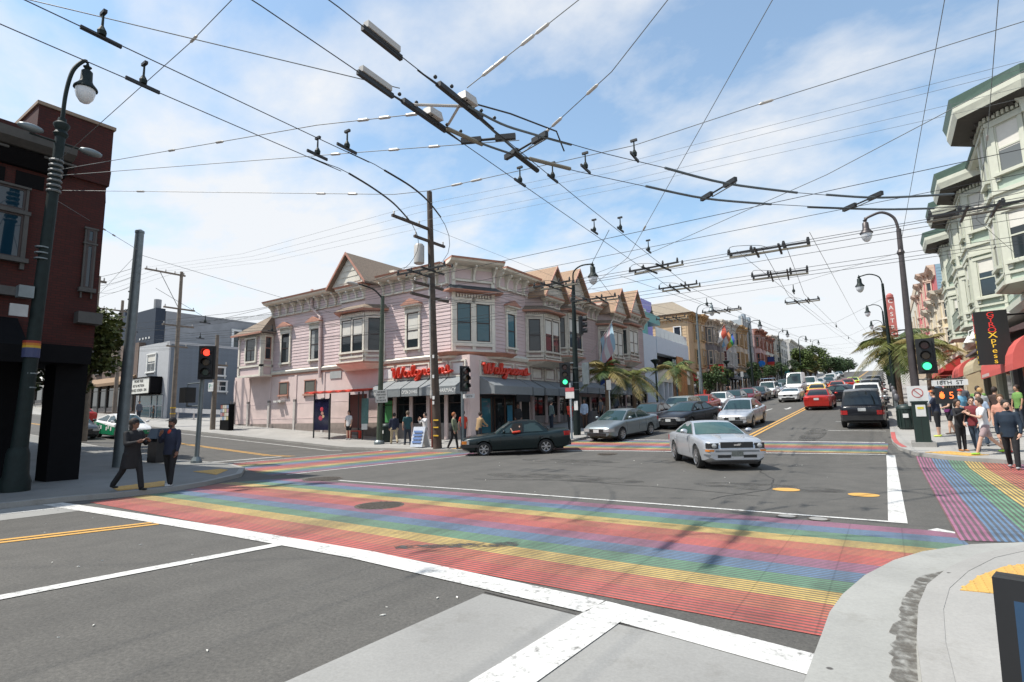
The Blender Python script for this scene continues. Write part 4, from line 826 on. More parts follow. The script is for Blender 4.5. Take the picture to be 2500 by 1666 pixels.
window(G1, fr, 2.2, 6.6, 1.7, 1.7, 0, WHITEL, WHITEL, GL, 0.12, bars=2, blind=0.4); window(G1, fs, 4.6, 6.3, 0.75, 0.8, 0, WHITEL, WHITEL, GL, 0.1, bars=0); window(G1, fs, 4.4, 4.7, 1.2, 1.0, 0, WHITEL, WHITEL, GL, 0.1, bars=2, curtain=BLIND)
mb = MB(); fr.box(mb, 0.9, 5.9, bz + 0.1, 4.3, 0, 0.03); sfw = put('shop_window', mb, GLT, G1)
mb = MB(); 
for u in (0.85, 3.4, 4.6, 5.85): fr.box(mb, u, u + 0.1, bz, 4.3, 0.03, 0.09)
fr.box(mb, 0.95, 5.85, 3.2, 3.3, 0.03, 0.08); put('mullion', mb, GRW, sfw)
mb = MB(); fr.box(mb, 0.6, 5.2, 4.45, 5.9, 0.1, 1.0); mq = put('marquee', mb, mat('marquee_white', (0.66, 0.66, 0.60), 0.5), G1)
mb = MB(); fr.box(mb, 5.2, 5.5, 4.35, 6.0, 0.05, 1.05); fr.box(mb, 0.5, 5.5, 5.9, 6.0, 0.05, 1.05); fr.box(mb, 0.5, 5.5, 4.35, 4.45, 0.05, 1.05); put('marquee_frame', mb, BLK, mq)
for i, s_ in enumerate(('MOVIE TRUE', 'KEY & MOTION', 'THE RED SCREEN - SPA')): lettering('lettering', s_, 0.36, BLK, mq, fr, 2.9, 5.62 - i * 0.43, 1.01, 0.003, sx=0.95)
G2 = thing('navy_building', 'dark navy tall building behind the pale grey shop', 'building', (-66, 30, 2)); mb = MB(); mb.box(-72, -60.8, 25.0, 25.9, 1, 13.3); put('wall', mb, NAVY, G2)
mb = MB(); mb.box(-70, -68.4, 25.1, 25.8, 13.3, 14.1); put('roof_house', mb, NAVY, G2); mb = MB(); mb.cyl((-61.6, 25.45, 13.3), (-61.6, 25.45, 14.3), 0.35, 0.35, 10); put('chimney', mb, GRC, G2)
for i in range(4): mb = MB(); mb.box(-64 + i * 0.7, -63.8 + i * 0.7, 24.93, 25.0, 10.2, 10.4); put('vent_light', mb, WHITEL, G2)
G3 = thing('grey_concrete_block', 'long plain grey concrete building rising behind the slate blue wall', 'building', (-66, 46, 2)); mb = MB(); mb.box(-72, -60.8, 25.95, 62, 1, 13.1); put('wall', mb, GRC, G3)
f3 = Fr(-60.8, 25.95, 0, 1); window(G3, f3, 7.2, 9.6, 0.6, 2.2, 0, WHITEL, DARKF, GL, 0.25, bars=1)
mb = MB(); f3.box(mb, 8.2, 14, 11.8, 12.1, 0, 1.5); put('canopy', mb, GRC, G3)
G4 = thing('slate_annex', 'low slate blue annex wall between the grey block and the pink building', 'building', (-52, 36, 1.5)); mb = MB(); mb.box(-57, -45.5, 35, 42, 0.5, 8.6); put('wall', mb, SLB, G4)
mb = MB(); mb.box(-55.5, -44.6, 34.0, 34.2, 0.5, 3.6); put('yard_wall', mb, mat('dark_teal', (0.02, 0.035, 0.045), 0.7), G4)
GR = thing('guard_rail', 'pale steel guard rail in front of the slate blue wall', 'guard rail', (-50, 25.0, Z(-50, 25)))
mb = MB(); mb.hexa([(-55.8, 24.9, Z(-55.8, 24) + 0.75), (-44.6, 24.9, Z(-44.6, 24) + 0.85), (-44.6, 24.98, Z(-44.6, 24) + 0.85), (-55.8, 24.98, Z(-55.8, 24) + 0.75), (-55.8, 24.9, Z(-55.8, 24) + 1.15), (-44.6, 24.9, Z(-44.6, 24) + 1.25), (-44.6, 24.98, Z(-44.6, 24) + 1.25), (-55.8, 24.98, Z(-55.8, 24) + 1.15)]); put('rail', mb, mat('galvanised', (0.45, 0.45, 0.46), 0.5, 0.5), GR)
for x in (-55, -52, -49, -46): mb = MB(); mb.box(x, x + 0.12, 24.99, 25.1, Z(x, 24), Z(x, 24) + 1.1); put('post', mb, MATS['galvanised'], GR)
# shops farther up the cross street, seen under the tree
for i, (x0, x1, h, c, lb) in enumerate(((-74, -62.6, 7.0, (0.14, 0.10, 0.08), 'tan shop with awning far up the cross street'), (-88, -74.2, 9.0, (0.12, 0.12, 0.13), 'dark shop with glazed front far up the cross street'), (-104, -88.2, 8.0, (0.3, 0.28, 0.26), 'pale shop farthest up the cross street'))):
    t_ = thing('street_shop', lb, 'building', (x0, 26, Z(x0, 24))); m = mat('street_shop_%d' % i, c, 0.8); bz = Z(x0, 24.4); f_ = Fr(x0, 24.4 + 0.3 * i, 1, 0)
    mb = MB(); mb.box(x0, x1, 24.4 + 0.3 * i, 34, bz - 1, bz + h); put('wall', mb, m, t_)
    storefront(t_, f_, 0.3, x1 - x0 - 0.3, bz, bz + 2.8, 5, 0.02, 0.5, GST)
    mb = MB(); f_.pris(mb, [(0, bz + 3.7), (1.1, bz + 3.0), (1.1, bz + 2.7), (0, bz + 2.9)], 0.2, x1 - x0 - 0.2); put('awning', mb, mat('awning_tan_%d' % i, (0.22, 0.14, 0.08) if i == 0 else (0.5, 0.48, 0.45), 0.8), t_)
    for k in range(3): window(t_, f_, 1.2 + k * (x1 - x0) / 3.2, bz + 4.3, 1.2, 1.6, 0, GST, DARKF, GL, 0.1)

# ------------------------------------------------------------------ the row up the left side of the avenue
MOD = thing('modern_block', 'white modern block with pale blue wall, lilac roof box and teal corner', 'building', (-24, 59, Z(-19, 52)))
fr = Fr(-19.5, 52.05, 0, 1); PB = mat('pale_blue_render', (0.50, 0.56, 0.62), 0.6, var=0.05); WR = mat('white_render', (0.66, 0.67, 0.68), 0.6, var=0.04); WD = mat('orange_wood', (0.42, 0.17, 0.045), 0.6, var=0.25, scale=3); TEAL = mat('teal_panel', (0.10, 0.33, 0.31), 0.5, var=0.05); LIL = mat('lilac_panel', (0.29, 0.28, 0.62), 0.6, var=0.05)
bz = 2.0
mb = MB(); mb.box(-40, -19.5, 52.05, 55.8, bz - 1, 9.6); put('side_wall', mb, PB, MOD); mb = MB(); mb.box(-40, -20.6, 55.8, 67.0, bz - 1, 8.9); put('wall', mb, WR, MOD)
mb = MB(); fr.box(mb, 3.75, 14.9, 7.9, 9.65, -1.0, 0.05); put('parapet_band', mb, PB, MOD); mb = MB(); fr.box(mb, 3.75, 14.9, 4.9, 6.5, -1.0, 0.03); put('balcony_wall', mb, mat('cream_render', (0.58, 0.53, 0.42), 0.7), MOD)
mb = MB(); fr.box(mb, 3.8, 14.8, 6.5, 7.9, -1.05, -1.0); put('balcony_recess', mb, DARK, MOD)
for u in (10.0, 11.2, 12.4): mb = MB(); fr.box(mb, u, u + 1.1, 3.0, 8.0 if u < 12 else 7.6, 0.04, 0.12); put('wood_panel', mb, WD, MOD)
mb = MB(); fr.box(mb, 8.6, 9.9, 2.5, 7.6, 0.0, 0.06); put('teal_glazing', mb, GLT, MOD)
for u in (4.2, 5.6, 7.0): mb = MB(); fr.box(mb, u, u + 1.1, 2.4, 4.8, -0.9, -0.85); put('shop_window', mb, GLS, MOD); mb = MB(); fr.box(mb, u + 1.15, u + 1.35, 2.2, 4.9, -0.9, 0.0); put('pillar', mb, WR, MOD)
mb = MB(); mb.lathe([(1.3, 9.65), (1.3, 12.0)], (-21.2, 54.4, 0), 20); put('teal_turret', mb, TEAL, MOD)
mb = MB(); mb.box(-27, -21.4, 55, 58.5, 9.6, 13.2); put('roof_room', mb, WR, MOD); mb = MB(); mb.box(-30, -22.0, 58.6, 62, 9.6, 14.6); put('roof_box', mb, LIL, MOD); mb = MB(); mb.box(-21.8, -20.4, 54.5, 60, 11.4, 12.4); put('roof_canopy', mb, TEAL, MOD)
for i in range(8): mb = MB(); fr.box(mb, 3.9 + i * 1.36, 5.2 + i * 1.36, 9.7, 10.7, -0.06, -0.03); put('glass_balustrade', mb, glass('balustrade', (0.45, 0.50, 0.50), 0.1), MOD)

def rowhouse(side, y0, y1, h, wall, trim, label, floors=2, bays=(), win=3, sign=None, awn=None, roof='cornice', X=None, sh=3.4, detail=True, flat=False):
    fx = X if X is not None else (-19.5 if side == 'L' else 5.0); gz = Z(fx, y0 if side == 'L' else y0)
    fr = Fr(fx, y0, 0, 1, gz) if side == 'L' else Fr(fx, y1, 0, -1, gz); L_ = y1 - y0
    t_ = thing('row_building', label, 'building', (fx, (y0 + y1) / 2, gz)); back = -13
    mb = MB(); fr.box(mb, 0, L_, -1, h, back, 0); put('wall', mb, wall, t_)
    storefront(t_, fr, 0.2, L_ - 0.2, 0.15 + 0.0325 * L_, sh - 0.4, max(3, int(L_ / 2)), 0.02, 0.5, trim)
    mb = MB(); fr.box(mb, 0, L_, sh, sh + 0.35, 0, 0.25); put('belt_course', mb, trim, t_)
    fh = (h - sh - 1.2) / max(1, floors)
    if bays:
        for u in bays:
            m = MB(); a, b_ = u - 0.9, u + 0.9; fp = [(a - 0.6, 0), (a, 0.8), (b_, 0.8), (b_ + 0.6, 0)]
            m.prism([fr.p(q, sh + 0.6, d) for q, d in fp], [fr.p(q, h - 0.6, d) for q, d in fp]); bd = put('bay', m, wall, t_)
            fF = Fr(*fr.p(a, 0, 0.8)[:2], *fr.u, oz=gz); fS = Fr(*(fr.p(a - 0.6, 0, 0)[:2] if True else ()), fr.p(a, 0, 0.8)[0] - fr.p(a - 0.6, 0, 0)[0], fr.p(a, 0, 0.8)[1] - fr.p(a - 0.6, 0, 0)[1], gz)
            fS2 = Fr(*fr.p(b_, 0, 0.8)[:2], fr.p(b_ + 0.6, 0, 0)[0] - fr.p(b_, 0, 0.8)[0], fr.p(b_ + 0.6, 0, 0)[1] - fr.p(b_, 0, 0.8)[1], gz)
            for k in range(floors):
                zz = sh + 1.0 + k * fh
                window(bd, fF, 0.18, zz, 0.64, fh * 0.62, -0.02, trim, trim, GL, 0.09, blind=0.4 if k else 0); window(bd, fF, 0.98, zz, 0.64, fh * 0.62, -0.02, trim, trim, GL, 0.09)
                window(bd, fS, 0.25, zz, 0.5, fh * 0.62, -0.02, trim, trim, GL, 0.08); window(bd, fS2, 0.25, zz, 0.5, fh * 0.62, -0.02, trim, trim, GL, 0.08)
            if roof == 'cornice': cornice(bd, fF, 0, 1.8, h - 1.1, h - 0.1, 0.6, 0.9, trim, trim, wall, e0=0.3, e1=0.3, panels=False); cornice(bd, fS, 0.0, 1.0, h - 1.1, h - 0.12, 0.5, 0.6, trim, trim, wall, panels=False); cornice(bd, fS2, 0.0, 1.0, h - 1.1, h - 0.12, 0.5, 0.6, trim, trim, wall, panels=False)
        us = [u for u in [L_ * 0.5] if all(abs(u - q) > 2.2 for q in bays)]
    else: us = [L_ * (i + 0.5) / win for i in range(win)]
    for u in us:
        for k in range(floors): window(t_, fr, u - 0.45, sh + 1.0 + k * fh, 0.9, fh * 0.62, 0, trim, trim, GL, 0.12, blind=0.5 if (int(u) + k) % 2 else 0)
    if roof == 'cornice': cornice(t_, fr, 0, L_, h - 1.1, h, 0.6, 0.9 if not flat else 1.6, trim, trim, wall, panels=False)
    elif roof == 'crenel':
        for i in range(4): mb = MB(); fr.box(mb, i * L_ / 4 + 0.2, i * L_ / 4 + L_ / 4 - 0.5, h, h + (1.3 if i % 2 else 0.7), -0.5, 0.06); put('parapet', mb, wall, t_)
        for i in range(6): mb = MB(); fr.box(mb, i * L_ / 6, i * L_ / 6 + 0.25, sh, h + 0.5, 0, 0.12); put('pilaster', mb, trim, t_)
    elif roof == 'shape':
        mb = MB(); mb.prism([fr.p(0, h, 0.1), fr.p(L_, h, 0.1), fr.p(L_, h + 0.5, 0.1), fr.p(L_ * 0.7, h + 1.4, 0.1), fr.p(L_ * 0.3, h + 1.4, 0.1), fr.p(0, h + 0.5, 0.1)], [fr.p(0, h, -0.4), fr.p(L_, h, -0.4), fr.p(L_, h + 0.5, -0.4), fr.p(L_ * 0.7, h + 1.4, -0.4), fr.p(L_ * 0.3, h + 1.4, -0.4), fr.p(0, h + 0.5, -0.4)]); put('parapet', mb, trim, t_)
    if awn:
        for (u0, u1, m_) in awn: awning(t_, fr, u0, u1, sh - 0.1, sh - 1.1, 0.35, 1.2, max(1, int((u1 - u0) / 2.0)), m_, 0.04)
    return t_, fr
C_ = lambda n, c, v=0.1: mat(n, c, 0.75, var=v, scale=1.5)
TANB = C_('tan_render', (0.47, 0.335, 0.20)); TTR = C_('tan_trim', (0.42, 0.27, 0.13)); DGR = C_('dark_grey_paint', (0.16, 0.15, 0.15)); LGR = C_('light_grey_paint', (0.42, 0.41, 0.39)); WHT = C_('off_white_paint', (0.58, 0.56, 0.51)); BEI = C_('beige_paint', (0.48, 0.40, 0.31)); PNK = C_('rose_paint', (0.45, 0.30, 0.29)); RTR = C_('rust_trim', (0.30, 0.12, 0.08)); GBL = C_('blue_grey_paint', (0.28, 0.33, 0.37)); BRS = C_('brown_shadow_paint', (0.13, 0.10, 0.085))  # BRS is an even deep brown
ARED = mat('red_canvas', (0.50, 0.04, 0.035), 0.75, var=0.06); ABLK = mat('black_canvas', (0.02, 0.02, 0.022), 0.8); AGRN = mat('green_canvas', (0.03, 0.12, 0.07), 0.8)
TN, ft = rowhouse('L', 67.6, 74.6, 10.9, TANB, TTR, 'tan building with plain side wall and overhanging brown eaves', 2, (3.5,), awn=[(0.5, 6.5, ARED)])
mb = MB(); mb.prism([(-32, 67.2, 13.9), (-18.8, 67.2, 13.9), (-18.8, 75, 13.9), (-32, 75, 13.9)], [(-30, 70, 16.0), (-22, 70, 16.0), (-22, 73, 16.0), (-30, 73, 16.0)]); put('hip_roof', mb, mat('grey_brown_roof', (0.24, 0.20, 0.15), 0.85), TN)
fs = Fr(-32.5, 67.6, 1, 0)
siding(TN, fs, 0.2, 12.8, 8, 13.2, 0.4, TANB)
for z_ in (6.2, 10.3): window(TN, fs, 11.3, z_, 0.75, 1.9, 0, WHITEL, DARKF, GL, 0.1)
mb = MB(); fs.box(mb, 0, 13.2, 13.1, 13.55, 0, 0.35); put('eave_band', mb, TTR, TN)
for i in range(26): at_fr('bracket', bracket_mesh(0.35, 0.3, 0.12, TTR), TN, fs, 0.3 + i * 0.5, 12.75, 0.0)
for x in (-27.2, -26.4): mb = MB(); mb.cyl((x, 69, 14), (x, 69, 17.2), 0.3, 0.3, 10); put('flue', mb, mat('flue_steel', (0.5, 0.5, 0.5), 0.4, 0.6), TN)
RB2, fr2 = rowhouse('L', 74.7, 83.0, 10.6, DGR, BEI, 'dark grey house with flags on its bay above the red sign', 2, (2.4, 6.0), awn=[(0.3, 8, ABLK)])
rowhouse('L', 83.1, 91.5, 11.0, LGR, WHT, 'light grey house with two slim bays up the avenue', 2, (2.3, 6.0), awn=[(0.3, 8, DGR)])
rowhouse('L', 91.6, 99.5, 10.8, BEI, TTR, 'beige house with rust coloured trim up the avenue', 2, (2.2, 5.8))
rowhouse('L', 99.6, 108.0, 12.2, GBL, LGR, 'grey building with stepped battlement parapet up the avenue', 2, (), 4, roof='crenel', awn=[(0.3, 8, AGRN)])
rowhouse('L', 109.5, 117.0, 11.0, PNK, RTR, 'rose painted Victorian house with dark red cornice up the avenue', 2, (1.9, 5.6))
rowhouse('L', 117.1, 126.0, 10.0, WHT, RTR, 'off white house with dark red bracketed cornice up the avenue', 2, (2.2, 6.6))
rowhouse('L', 126.1, 138.0, 10.5, BEI, WHT, 'wide beige building beyond the off white house', 2, (2.6, 9.0))
rowhouse('L', 138.1, 152, 9.0, WHT, LGR, 'white stepped house with gabled parapet far up the hill', 2, (), 4, roof='shape')
rowhouse('L', 156, 172, 10.5, LGR, WHT, 'long pale grey flats far up the hill', 3, (), 5, flat=True)
rowhouse('L', 174, 196, 9.5, BEI, WHT, 'cream flats near the top of the hill', 3, (), 6, flat=True)
rowhouse('L', 200, 222, 8.0, WHT, LGR, 'last pale house on the left below the hilltop trees', 2, (), 5, flat=True)
# projecting shop signs
def blade(fr, u, z0, z1, d0, d1, m, label, letters=None, lm=None, size=0.6, name='hanging_sign', rad=False, thick=0.12):
    base = fr.p(u, fr.o[2] * 0 + z0, d1); t_ = thing(name, label, 'sign', fr.p(u, z0, (d0 + d1) / 2))
    mb = MB()
    if rad:
        c = ((d0 + d1) / 2, (z0 + z1) / 2); r_ = (d1 - d0) / 2; n = 18
        mb.prism([fr.p(u - thick / 2, c[1] + r_ * math.sin(2 * math.pi * i / n), c[0] + r_ * math.cos(2 * math.pi * i / n)) for i in range(n)], [fr.p(u + thick / 2, c[1] + r_ * math.sin(2 * math.pi * i / n), c[0] + r_ * math.cos(2 * math.pi * i / n)) for i in range(n)])
    else: fr.box(mb, u - thick / 2, u + thick / 2, z0, z1, d0, d1)
    put('sign_panel', mb, m, t_)
    mb = MB(); fr.box(mb, u - 0.03, u + 0.03, z1, z1 + 0.06, 0, d1); fr.box(mb, u - 0.03, u + 0.03, z0 - 0.06, z0, 0, d1); put('bracket', mb, BLK, t_)
    if letters:
        # face looking down the hill (-Y)
        fx = Fr(fr.p(0, 0, d0)[0], fr.p(u - (thick / 2) * fr.u[1], 0, 0)[1], 1, 0, fr.o[2])
        x0 = min(fr.p(u, 0, d0)[0], fr.p(u, 0, d1)[0]); w_ = d1 - d0; yy = fr.p(u, 0, 0)[1] - thick / 2
        f_ = Fr(x0, yy, 1, 0, fr.o[2])
        for s_, uu, zz, sz in letters: lettering('lettering', s_, sz, lm or WHITEL, t_, f_, uu * w_, z0 + zz * (z1 - z0), 0.005, 0.004)
    return t_
blade(Fr(-19.5, 67.6, 0, 1, 0), 2.9, 5.96, 7.41, 1.56, 3.22, mat('sign_bright_red', (0.62, 0.035, 0.03), 0.45), 'bright red square hanging sign with white letters', [('A', 0.40, 0.47, 0.92), ('G', 0.70, 0.62, 0.5)])
blade(Fr(-19.5, 74.7, 0, 1, 0), 2.3, 6.1, 7.3, 1.4, 3.0, mat('sign_black', (0.012, 0.014, 0.014), 0.5), 'black hanging sign with yellow disc beside the red sign', [('O', 0.35, 0.5, 0.9)], mat('pale_yellow', (0.6, 0.55, 0.2), 0.6))
blade(Fr(-19.5, 91.6, 0, 1, 0), 1.4, 6.8, 7.7, 0.3, 2.0, mat('sign_grey_green', (0.10, 0.13, 0.12), 0.5), 'dark bar sign with pale lettering up the avenue', [('BAR', 0.5, 0.5, 0.7)], mat('sign_pale', (0.4, 0.42, 0.4), 0.6))
blade(Fr(-19.5, 99.6, 0, 1, 0), 1.4, 7.3, 8.3, 0.6, 1.7, mat('sign_sky', (0.18, 0.35, 0.55), 0.5), 'sky blue hanging sign next to the bar sign')
blade(Fr(-19.5, 109.5, 0, 1, 0), 0.6, 9.55, 11.0, 0.3, 1.5, mat('sign_blue_disc', (0.01, 0.18, 0.60), 0.4), 'round bright blue hanging sign up the avenue', rad=True)
bn = blade(Fr(-19.5, 117.1, 0, 1, 0), 0.9, 9.7, 12.1, 0.7, 1.9, mat('banner_navy', (0.02, 0.04, 0.16), 0.7), 'tall banner striped dark blue, red and yellow up the avenue', name='banner')
fb = Fr(-19.5, 117.1, 0, 1, 0)
for z0, z1, c in ((9.7, 10.1, (0.55, 0.42, 0.05)), (10.1, 10.6, (0.45, 0.12, 0.03)), (10.6, 11.15, (0.45, 0.03, 0.03))): mb = MB(); fb.box(mb, 0.82, 0.98, z0, z1, 0.69, 1.91); put('banner_stripe', mb, mat('banner_%.1f' % z0, c, 0.8), bn)
blade(Fr(-19.5, 138, 0, 1, 0), 0.6, 10.0, 10.8, 0.4, 1.9, mat('sign_teal', (0.05, 0.30, 0.27), 0.6), 'long teal sign far up the avenue')

# ------------------------------------------------------------------ green corner building on the right
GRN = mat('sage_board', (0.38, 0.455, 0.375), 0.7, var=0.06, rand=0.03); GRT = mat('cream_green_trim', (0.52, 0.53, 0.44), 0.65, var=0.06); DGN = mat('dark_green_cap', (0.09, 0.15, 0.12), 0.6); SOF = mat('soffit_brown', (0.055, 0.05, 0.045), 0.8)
RG = thing('green_corner_building', 'three storey sage green Victorian with stacked bays and deep cornice on the right', 'building', (8, 38, Z(5, 38)))
fg = Fr(5.3, 52.0, 0, -1); W_ = lambda y: 52.0 - y
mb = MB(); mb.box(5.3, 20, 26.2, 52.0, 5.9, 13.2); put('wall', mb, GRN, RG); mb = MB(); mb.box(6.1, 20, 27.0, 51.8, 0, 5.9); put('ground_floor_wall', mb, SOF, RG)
mb = MB(); fg.pris(mb, [(-0.8, 5.75), (0.15, 5.75), (0.32, 5.95), (0.32, 6.2), (0, 6.25), (-0.8, 5.95)], 0, 25.8); put('shopfront_ledge', mb, GRT, RG)
for uc in (28.4, 36.9, 41.9, 48.8):
    u = W_(uc)
    m = MB(); fp = [(u - 2.0, 0), (u - 1.0, 1.1), (u + 1.0, 1.1), (u + 2.0, 0)]
    m.prism([fg.p(q, 6.25, d) for q, d in fp], [fg.p(q, 13.2, d) for q, d in fp]); bd = put('bay', m, GRN, RG)
    P = [fg.p(q, 0, d) for q, d in fp]; frs = [Fr(P[i][0], P[i][1], P[i + 1][0] - P[i][0], P[i + 1][1] - P[i][1]) for i in range(3)]; ls = [math.hypot(P[i + 1][0] - P[i][0], P[i + 1][1] - P[i][1]) for i in range(3)]
    tr = MB()
    for f_, l in zip(frs, ls):
        for z_ in (7.1, 10.55):
            window(bd, f_, l / 2 - 0.42, z_, 0.84, 1.9, -0.02, GRT, GRT, GL if z_ < 8 else glass('window_pale', (0.13, 0.14, 0.14), 0.1), 0.14, blind=0.55 if z_ > 8 else 0.35, td=0.12)
        for z0, z1, dd in ((6.25, 6.4, 0.12), (6.62, 6.72, 0.08), (9.25, 9.4, 0.14), (9.4, 9.75, 0.07), (9.75, 9.9, 0.16), (12.55, 12.7, 0.1)): f_.box(tr, 0, l, z0, z1, -0.04, dd)
        f_.box(tr, 0, 0.16, 6.4, 12.6, -0.04, 0.06); f_.box(tr, l - 0.16, l, 6.4, 12.6, -0.04, 0.06)
    put('bay_trim', tr, GRT, bd)
    lv = []
    for e, z_ in ((0.12, 12.95), (0.85, 13.05), (0.95, 13.35), (0.95, 13.55), (1.05, 13.9)): lv.append([fg.p(u - 2.0 - e * 0.9, z_, -0.3), fg.p(u - 2.0 - e * 0.9, z_, 0.25), fg.p(u - 1.0 - e * 0.45, z_, 1.1 + e), fg.p(u + 1.0 + e * 0.45, z_, 1.1 + e), fg.p(u + 2.0 + e * 0.9, z_, 0.25), fg.p(u + 2.0 + e * 0.9, z_, -0.3)])
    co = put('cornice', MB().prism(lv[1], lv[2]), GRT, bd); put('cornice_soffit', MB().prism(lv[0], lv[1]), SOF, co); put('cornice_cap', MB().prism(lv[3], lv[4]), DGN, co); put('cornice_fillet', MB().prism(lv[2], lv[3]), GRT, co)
    dn = MB()
    for f_, l in zip(frs, ls):
        n = int(l / 0.16)
        for i in range(n): f_.box(dn, (i + 0.2) * l / n, (i + 0.75) * l / n, 12.74, 12.92, 0, 0.16)
    put('dentils', dn, GRT, co)
    for f_, l in zip(frs, ls):
        n = max(2, int(l / 0.55))
        for i in range(n): at_fr('bracket', bracket_mesh(0.42, 0.75, 0.16, SOF), co, f_, (i + 0.5) * l / n, 12.85, 0.05)
cornice(RG, fg, 0, 25.8, 12.4, 13.6, 0.9, 1.1, GRT, DGN, GRN, panels=False)
siding(RG, fg, 0.0, 25.7, 6.6, 12.3, 0.35, GRN)
for y in (32.7, 45.3): window(RG, fg, W_(y) - 0.4, 7.1, 0.85, 1.9, 0, GRT, GRT, GL, 0.14); window(RG, fg, W_(y) - 0.4, 10.5, 0.85, 1.9, 0, GRT, GRT, GL, 0.14)
# fire escape
FE = thing('fire_escape', 'pale green steel fire escape zigzagging on the sage green building', 'fire escape', (4.6, 45.3, 6.5)); fem = mat('fire_escape_paint', (0.30, 0.34, 0.29), 0.6, 0.3)
for z_ in (6.7, 10.1):
    mb = MB(); fg.box(mb, W_(46.9), W_(43.7), z_, z_ + 0.06, 0.05, 1.15); pf = put('platform', mb, fem, FE)
    mb = MB()
    for zz in (0.5, 1.0): fg.box(mb, W_(46.9), W_(43.7), z_ + zz, z_ + zz + 0.04, 1.11, 1.15); fg.box(mb, W_(46.9), W_(46.86), z_ + zz, z_ + zz + 0.04, 0.05, 1.15); fg.box(mb, W_(43.74), W_(43.7), z_ + zz, z_ + zz + 0.04, 0.05, 1.15)
    for i in range(14): u = W_(46.9) + i * 3.16 / 13; fg.box(mb, u, u + 0.025, z_, z_ + 1.0, 1.115, 1.14)
    put('railing', mb, fem, pf)
mb = MB(); mb.tube([fg.p(W_(46.4), 6.8, 0.8), fg.p(W_(44.4), 10.1, 0.8)], 0.05, 5); mb.tube([fg.p(W_(46.4), 6.8, 0.45), fg.p(W_(44.4), 10.1, 0.45)], 0.05, 5)
for i in range(12): f = (i + 0.5) / 12; mb.tube([fg.p(W_(46.4 - 2 * f), 6.8 + 3.3 * f, 0.8), fg.p(W_(46.4 - 2 * f), 6.8 + 3.3 * f, 0.45)], 0.03, 4)
put('stair', mb, fem, FE)
mb = MB(); mb.tube([fg.p(W_(44.4), 10.2, 0.9), fg.p(W_(44.4), 14.1, 0.9)], 0.035, 5); mb.tube([fg.p(W_(44.0), 10.2, 0.9), fg.p(W_(44.0), 14.1, 0.9)], 0.035, 5); put('ladder', mb, fem, FE)
# shops under it
ORG = mat('orange_paint', (0.52, 0.13, 0.025), 0.5, var=0.1)
for i, (ya, yb, m_) in enumerate(((27.0, 29.2, GLS), (30.0, 31.2, GLS), (36.6, 40, GLS), (40.6, 45, GLS), (45.6, 51, GLS))):
    mb = MB(); fg.box(mb, W_(yb), W_(ya), Z(5, ya) + 0.5, 4.3, -0.75, -0.7); put('shop_window', mb, m_, RG)
    for y in (ya, yb): mb = MB(); fg.box(mb, W_(y) - 0.12, W_(y) + 0.12, Z(5, ya), 5.7, -0.75, -0.5); put('pillar', mb, GRT if i != 2 else DGR, RG)
for y0, y1 in ((31.3, 32.3), (32.5, 33.8), (34.6, 36.5)): mb = MB(); fg.box(mb, W_(y1), W_(y0), 0.9, 4.2, -0.74, -0.4); put('orange_panel', mb, ORG, RG)
mb = MB(); fg.box(mb, W_(34.5), W_(33.9), 0.9, 3.6, -0.74, -0.68); put('orange_door', mb, mat('amber_door', (0.35, 0.22, 0.05), 0.5), RG)
def shell_awning(y0, y1, zt, zb, dep, m, label, par, grp=None):
    mb = MB(); prof = [(0, zt)] + [(dep * math.sin(a), zb + (zt - zb) * math.cos(a)) for a in [R(18 * k) for k in range(1, 6)]] + [(dep, zb - 0.25), (dep - 0.04, zb - 0.25), (0, zb + 0.1)]
    fg.pris(mb, prof, W_(y1), W_(y0)); return put('awning', mb, m, par)
CORAL = mat('coral_canvas', (0.56, 0.10, 0.085), 0.75, var=0.05)
aw = shell_awning(29.0, 38.0, 4.65, 3.35, 1.05, CORAL, '', RG); 
mb = MB(); fg.box(mb, W_(36.4), W_(34.9), 3.75, 4.1, 0.93, 0.97); put('awning_print', mb, mat('print_green', (0.18, 0.30, 0.22), 0.7), aw)
mb = MB(); fg.box(mb, W_(37.6), W_(35.2), 3.15, 3.3, 1.052, 1.056); put('awning_print', mb, mat('print_pale', (0.55, 0.42, 0.40), 0.7), aw)
shell_awning(46.5, 51.2, 4.9, 3.9, 1.2, CORAL, '', RG); aw2 = shell_awning(41.2, 46.2, 4.8, 3.9, 1.0, mat('tan_canvas', (0.45, 0.38, 0.25), 0.8, var=0.15), '', RG)
mb = MB(); fg.pris(mb, [(-0.7, 5.6), (0.9, 4.9), (0.9, 4.75), (-0.7, 5.2)], W_(45), W_(31.5)); put('shop_hood', mb, mat('mauve_brown', (0.13, 0.10, 0.105), 0.8), RG)
# black box sign, letters down both faces
GS = thing('box_sign', 'tall black box sign with red and yellow letters running down it', 'sign', (3.9, 31.0, 3.5))
mb = MB(); mb.box(3.45, 4.55, 30.75, 31.15, 3.45, 5.75); put('sign_box', mb, mat('sign_black', (0.012, 0.014, 0.014), 0.5), GS)
ry = mat('letter_red', (0.55, 0.03, 0.025), 0.5, emit=(0.8, 0.05, 0.03), estr=0.25); yy = mat('letter_yellow', (0.75, 0.5, 0.04), 0.5, emit=(0.9, 0.6, 0.05), estr=0.2)
fa = Fr(3.45, 30.75, 1, 0); fb2 = Fr(3.45, 31.15, 0, -1)
for k, ch in enumerate('GYROXpress'):
    lettering('letter', ch, 0.30 if k != 4 else 0.36, ry if k < 4 else yy, GS, fa, 0.55, 5.58 - k * 0.222, 0.006, 0.004, sx=1.25); lettering('letter', ch, 0.27, ry if k < 4 else yy, GS, fb2, 0.2, 5.58 - k * 0.222, 0.006, 0.004)
mb = MB(); mb.box(4.55, 5.4, 30.9, 31.0, 5.5, 5.56); put('bracket', mb, BLK, GS)
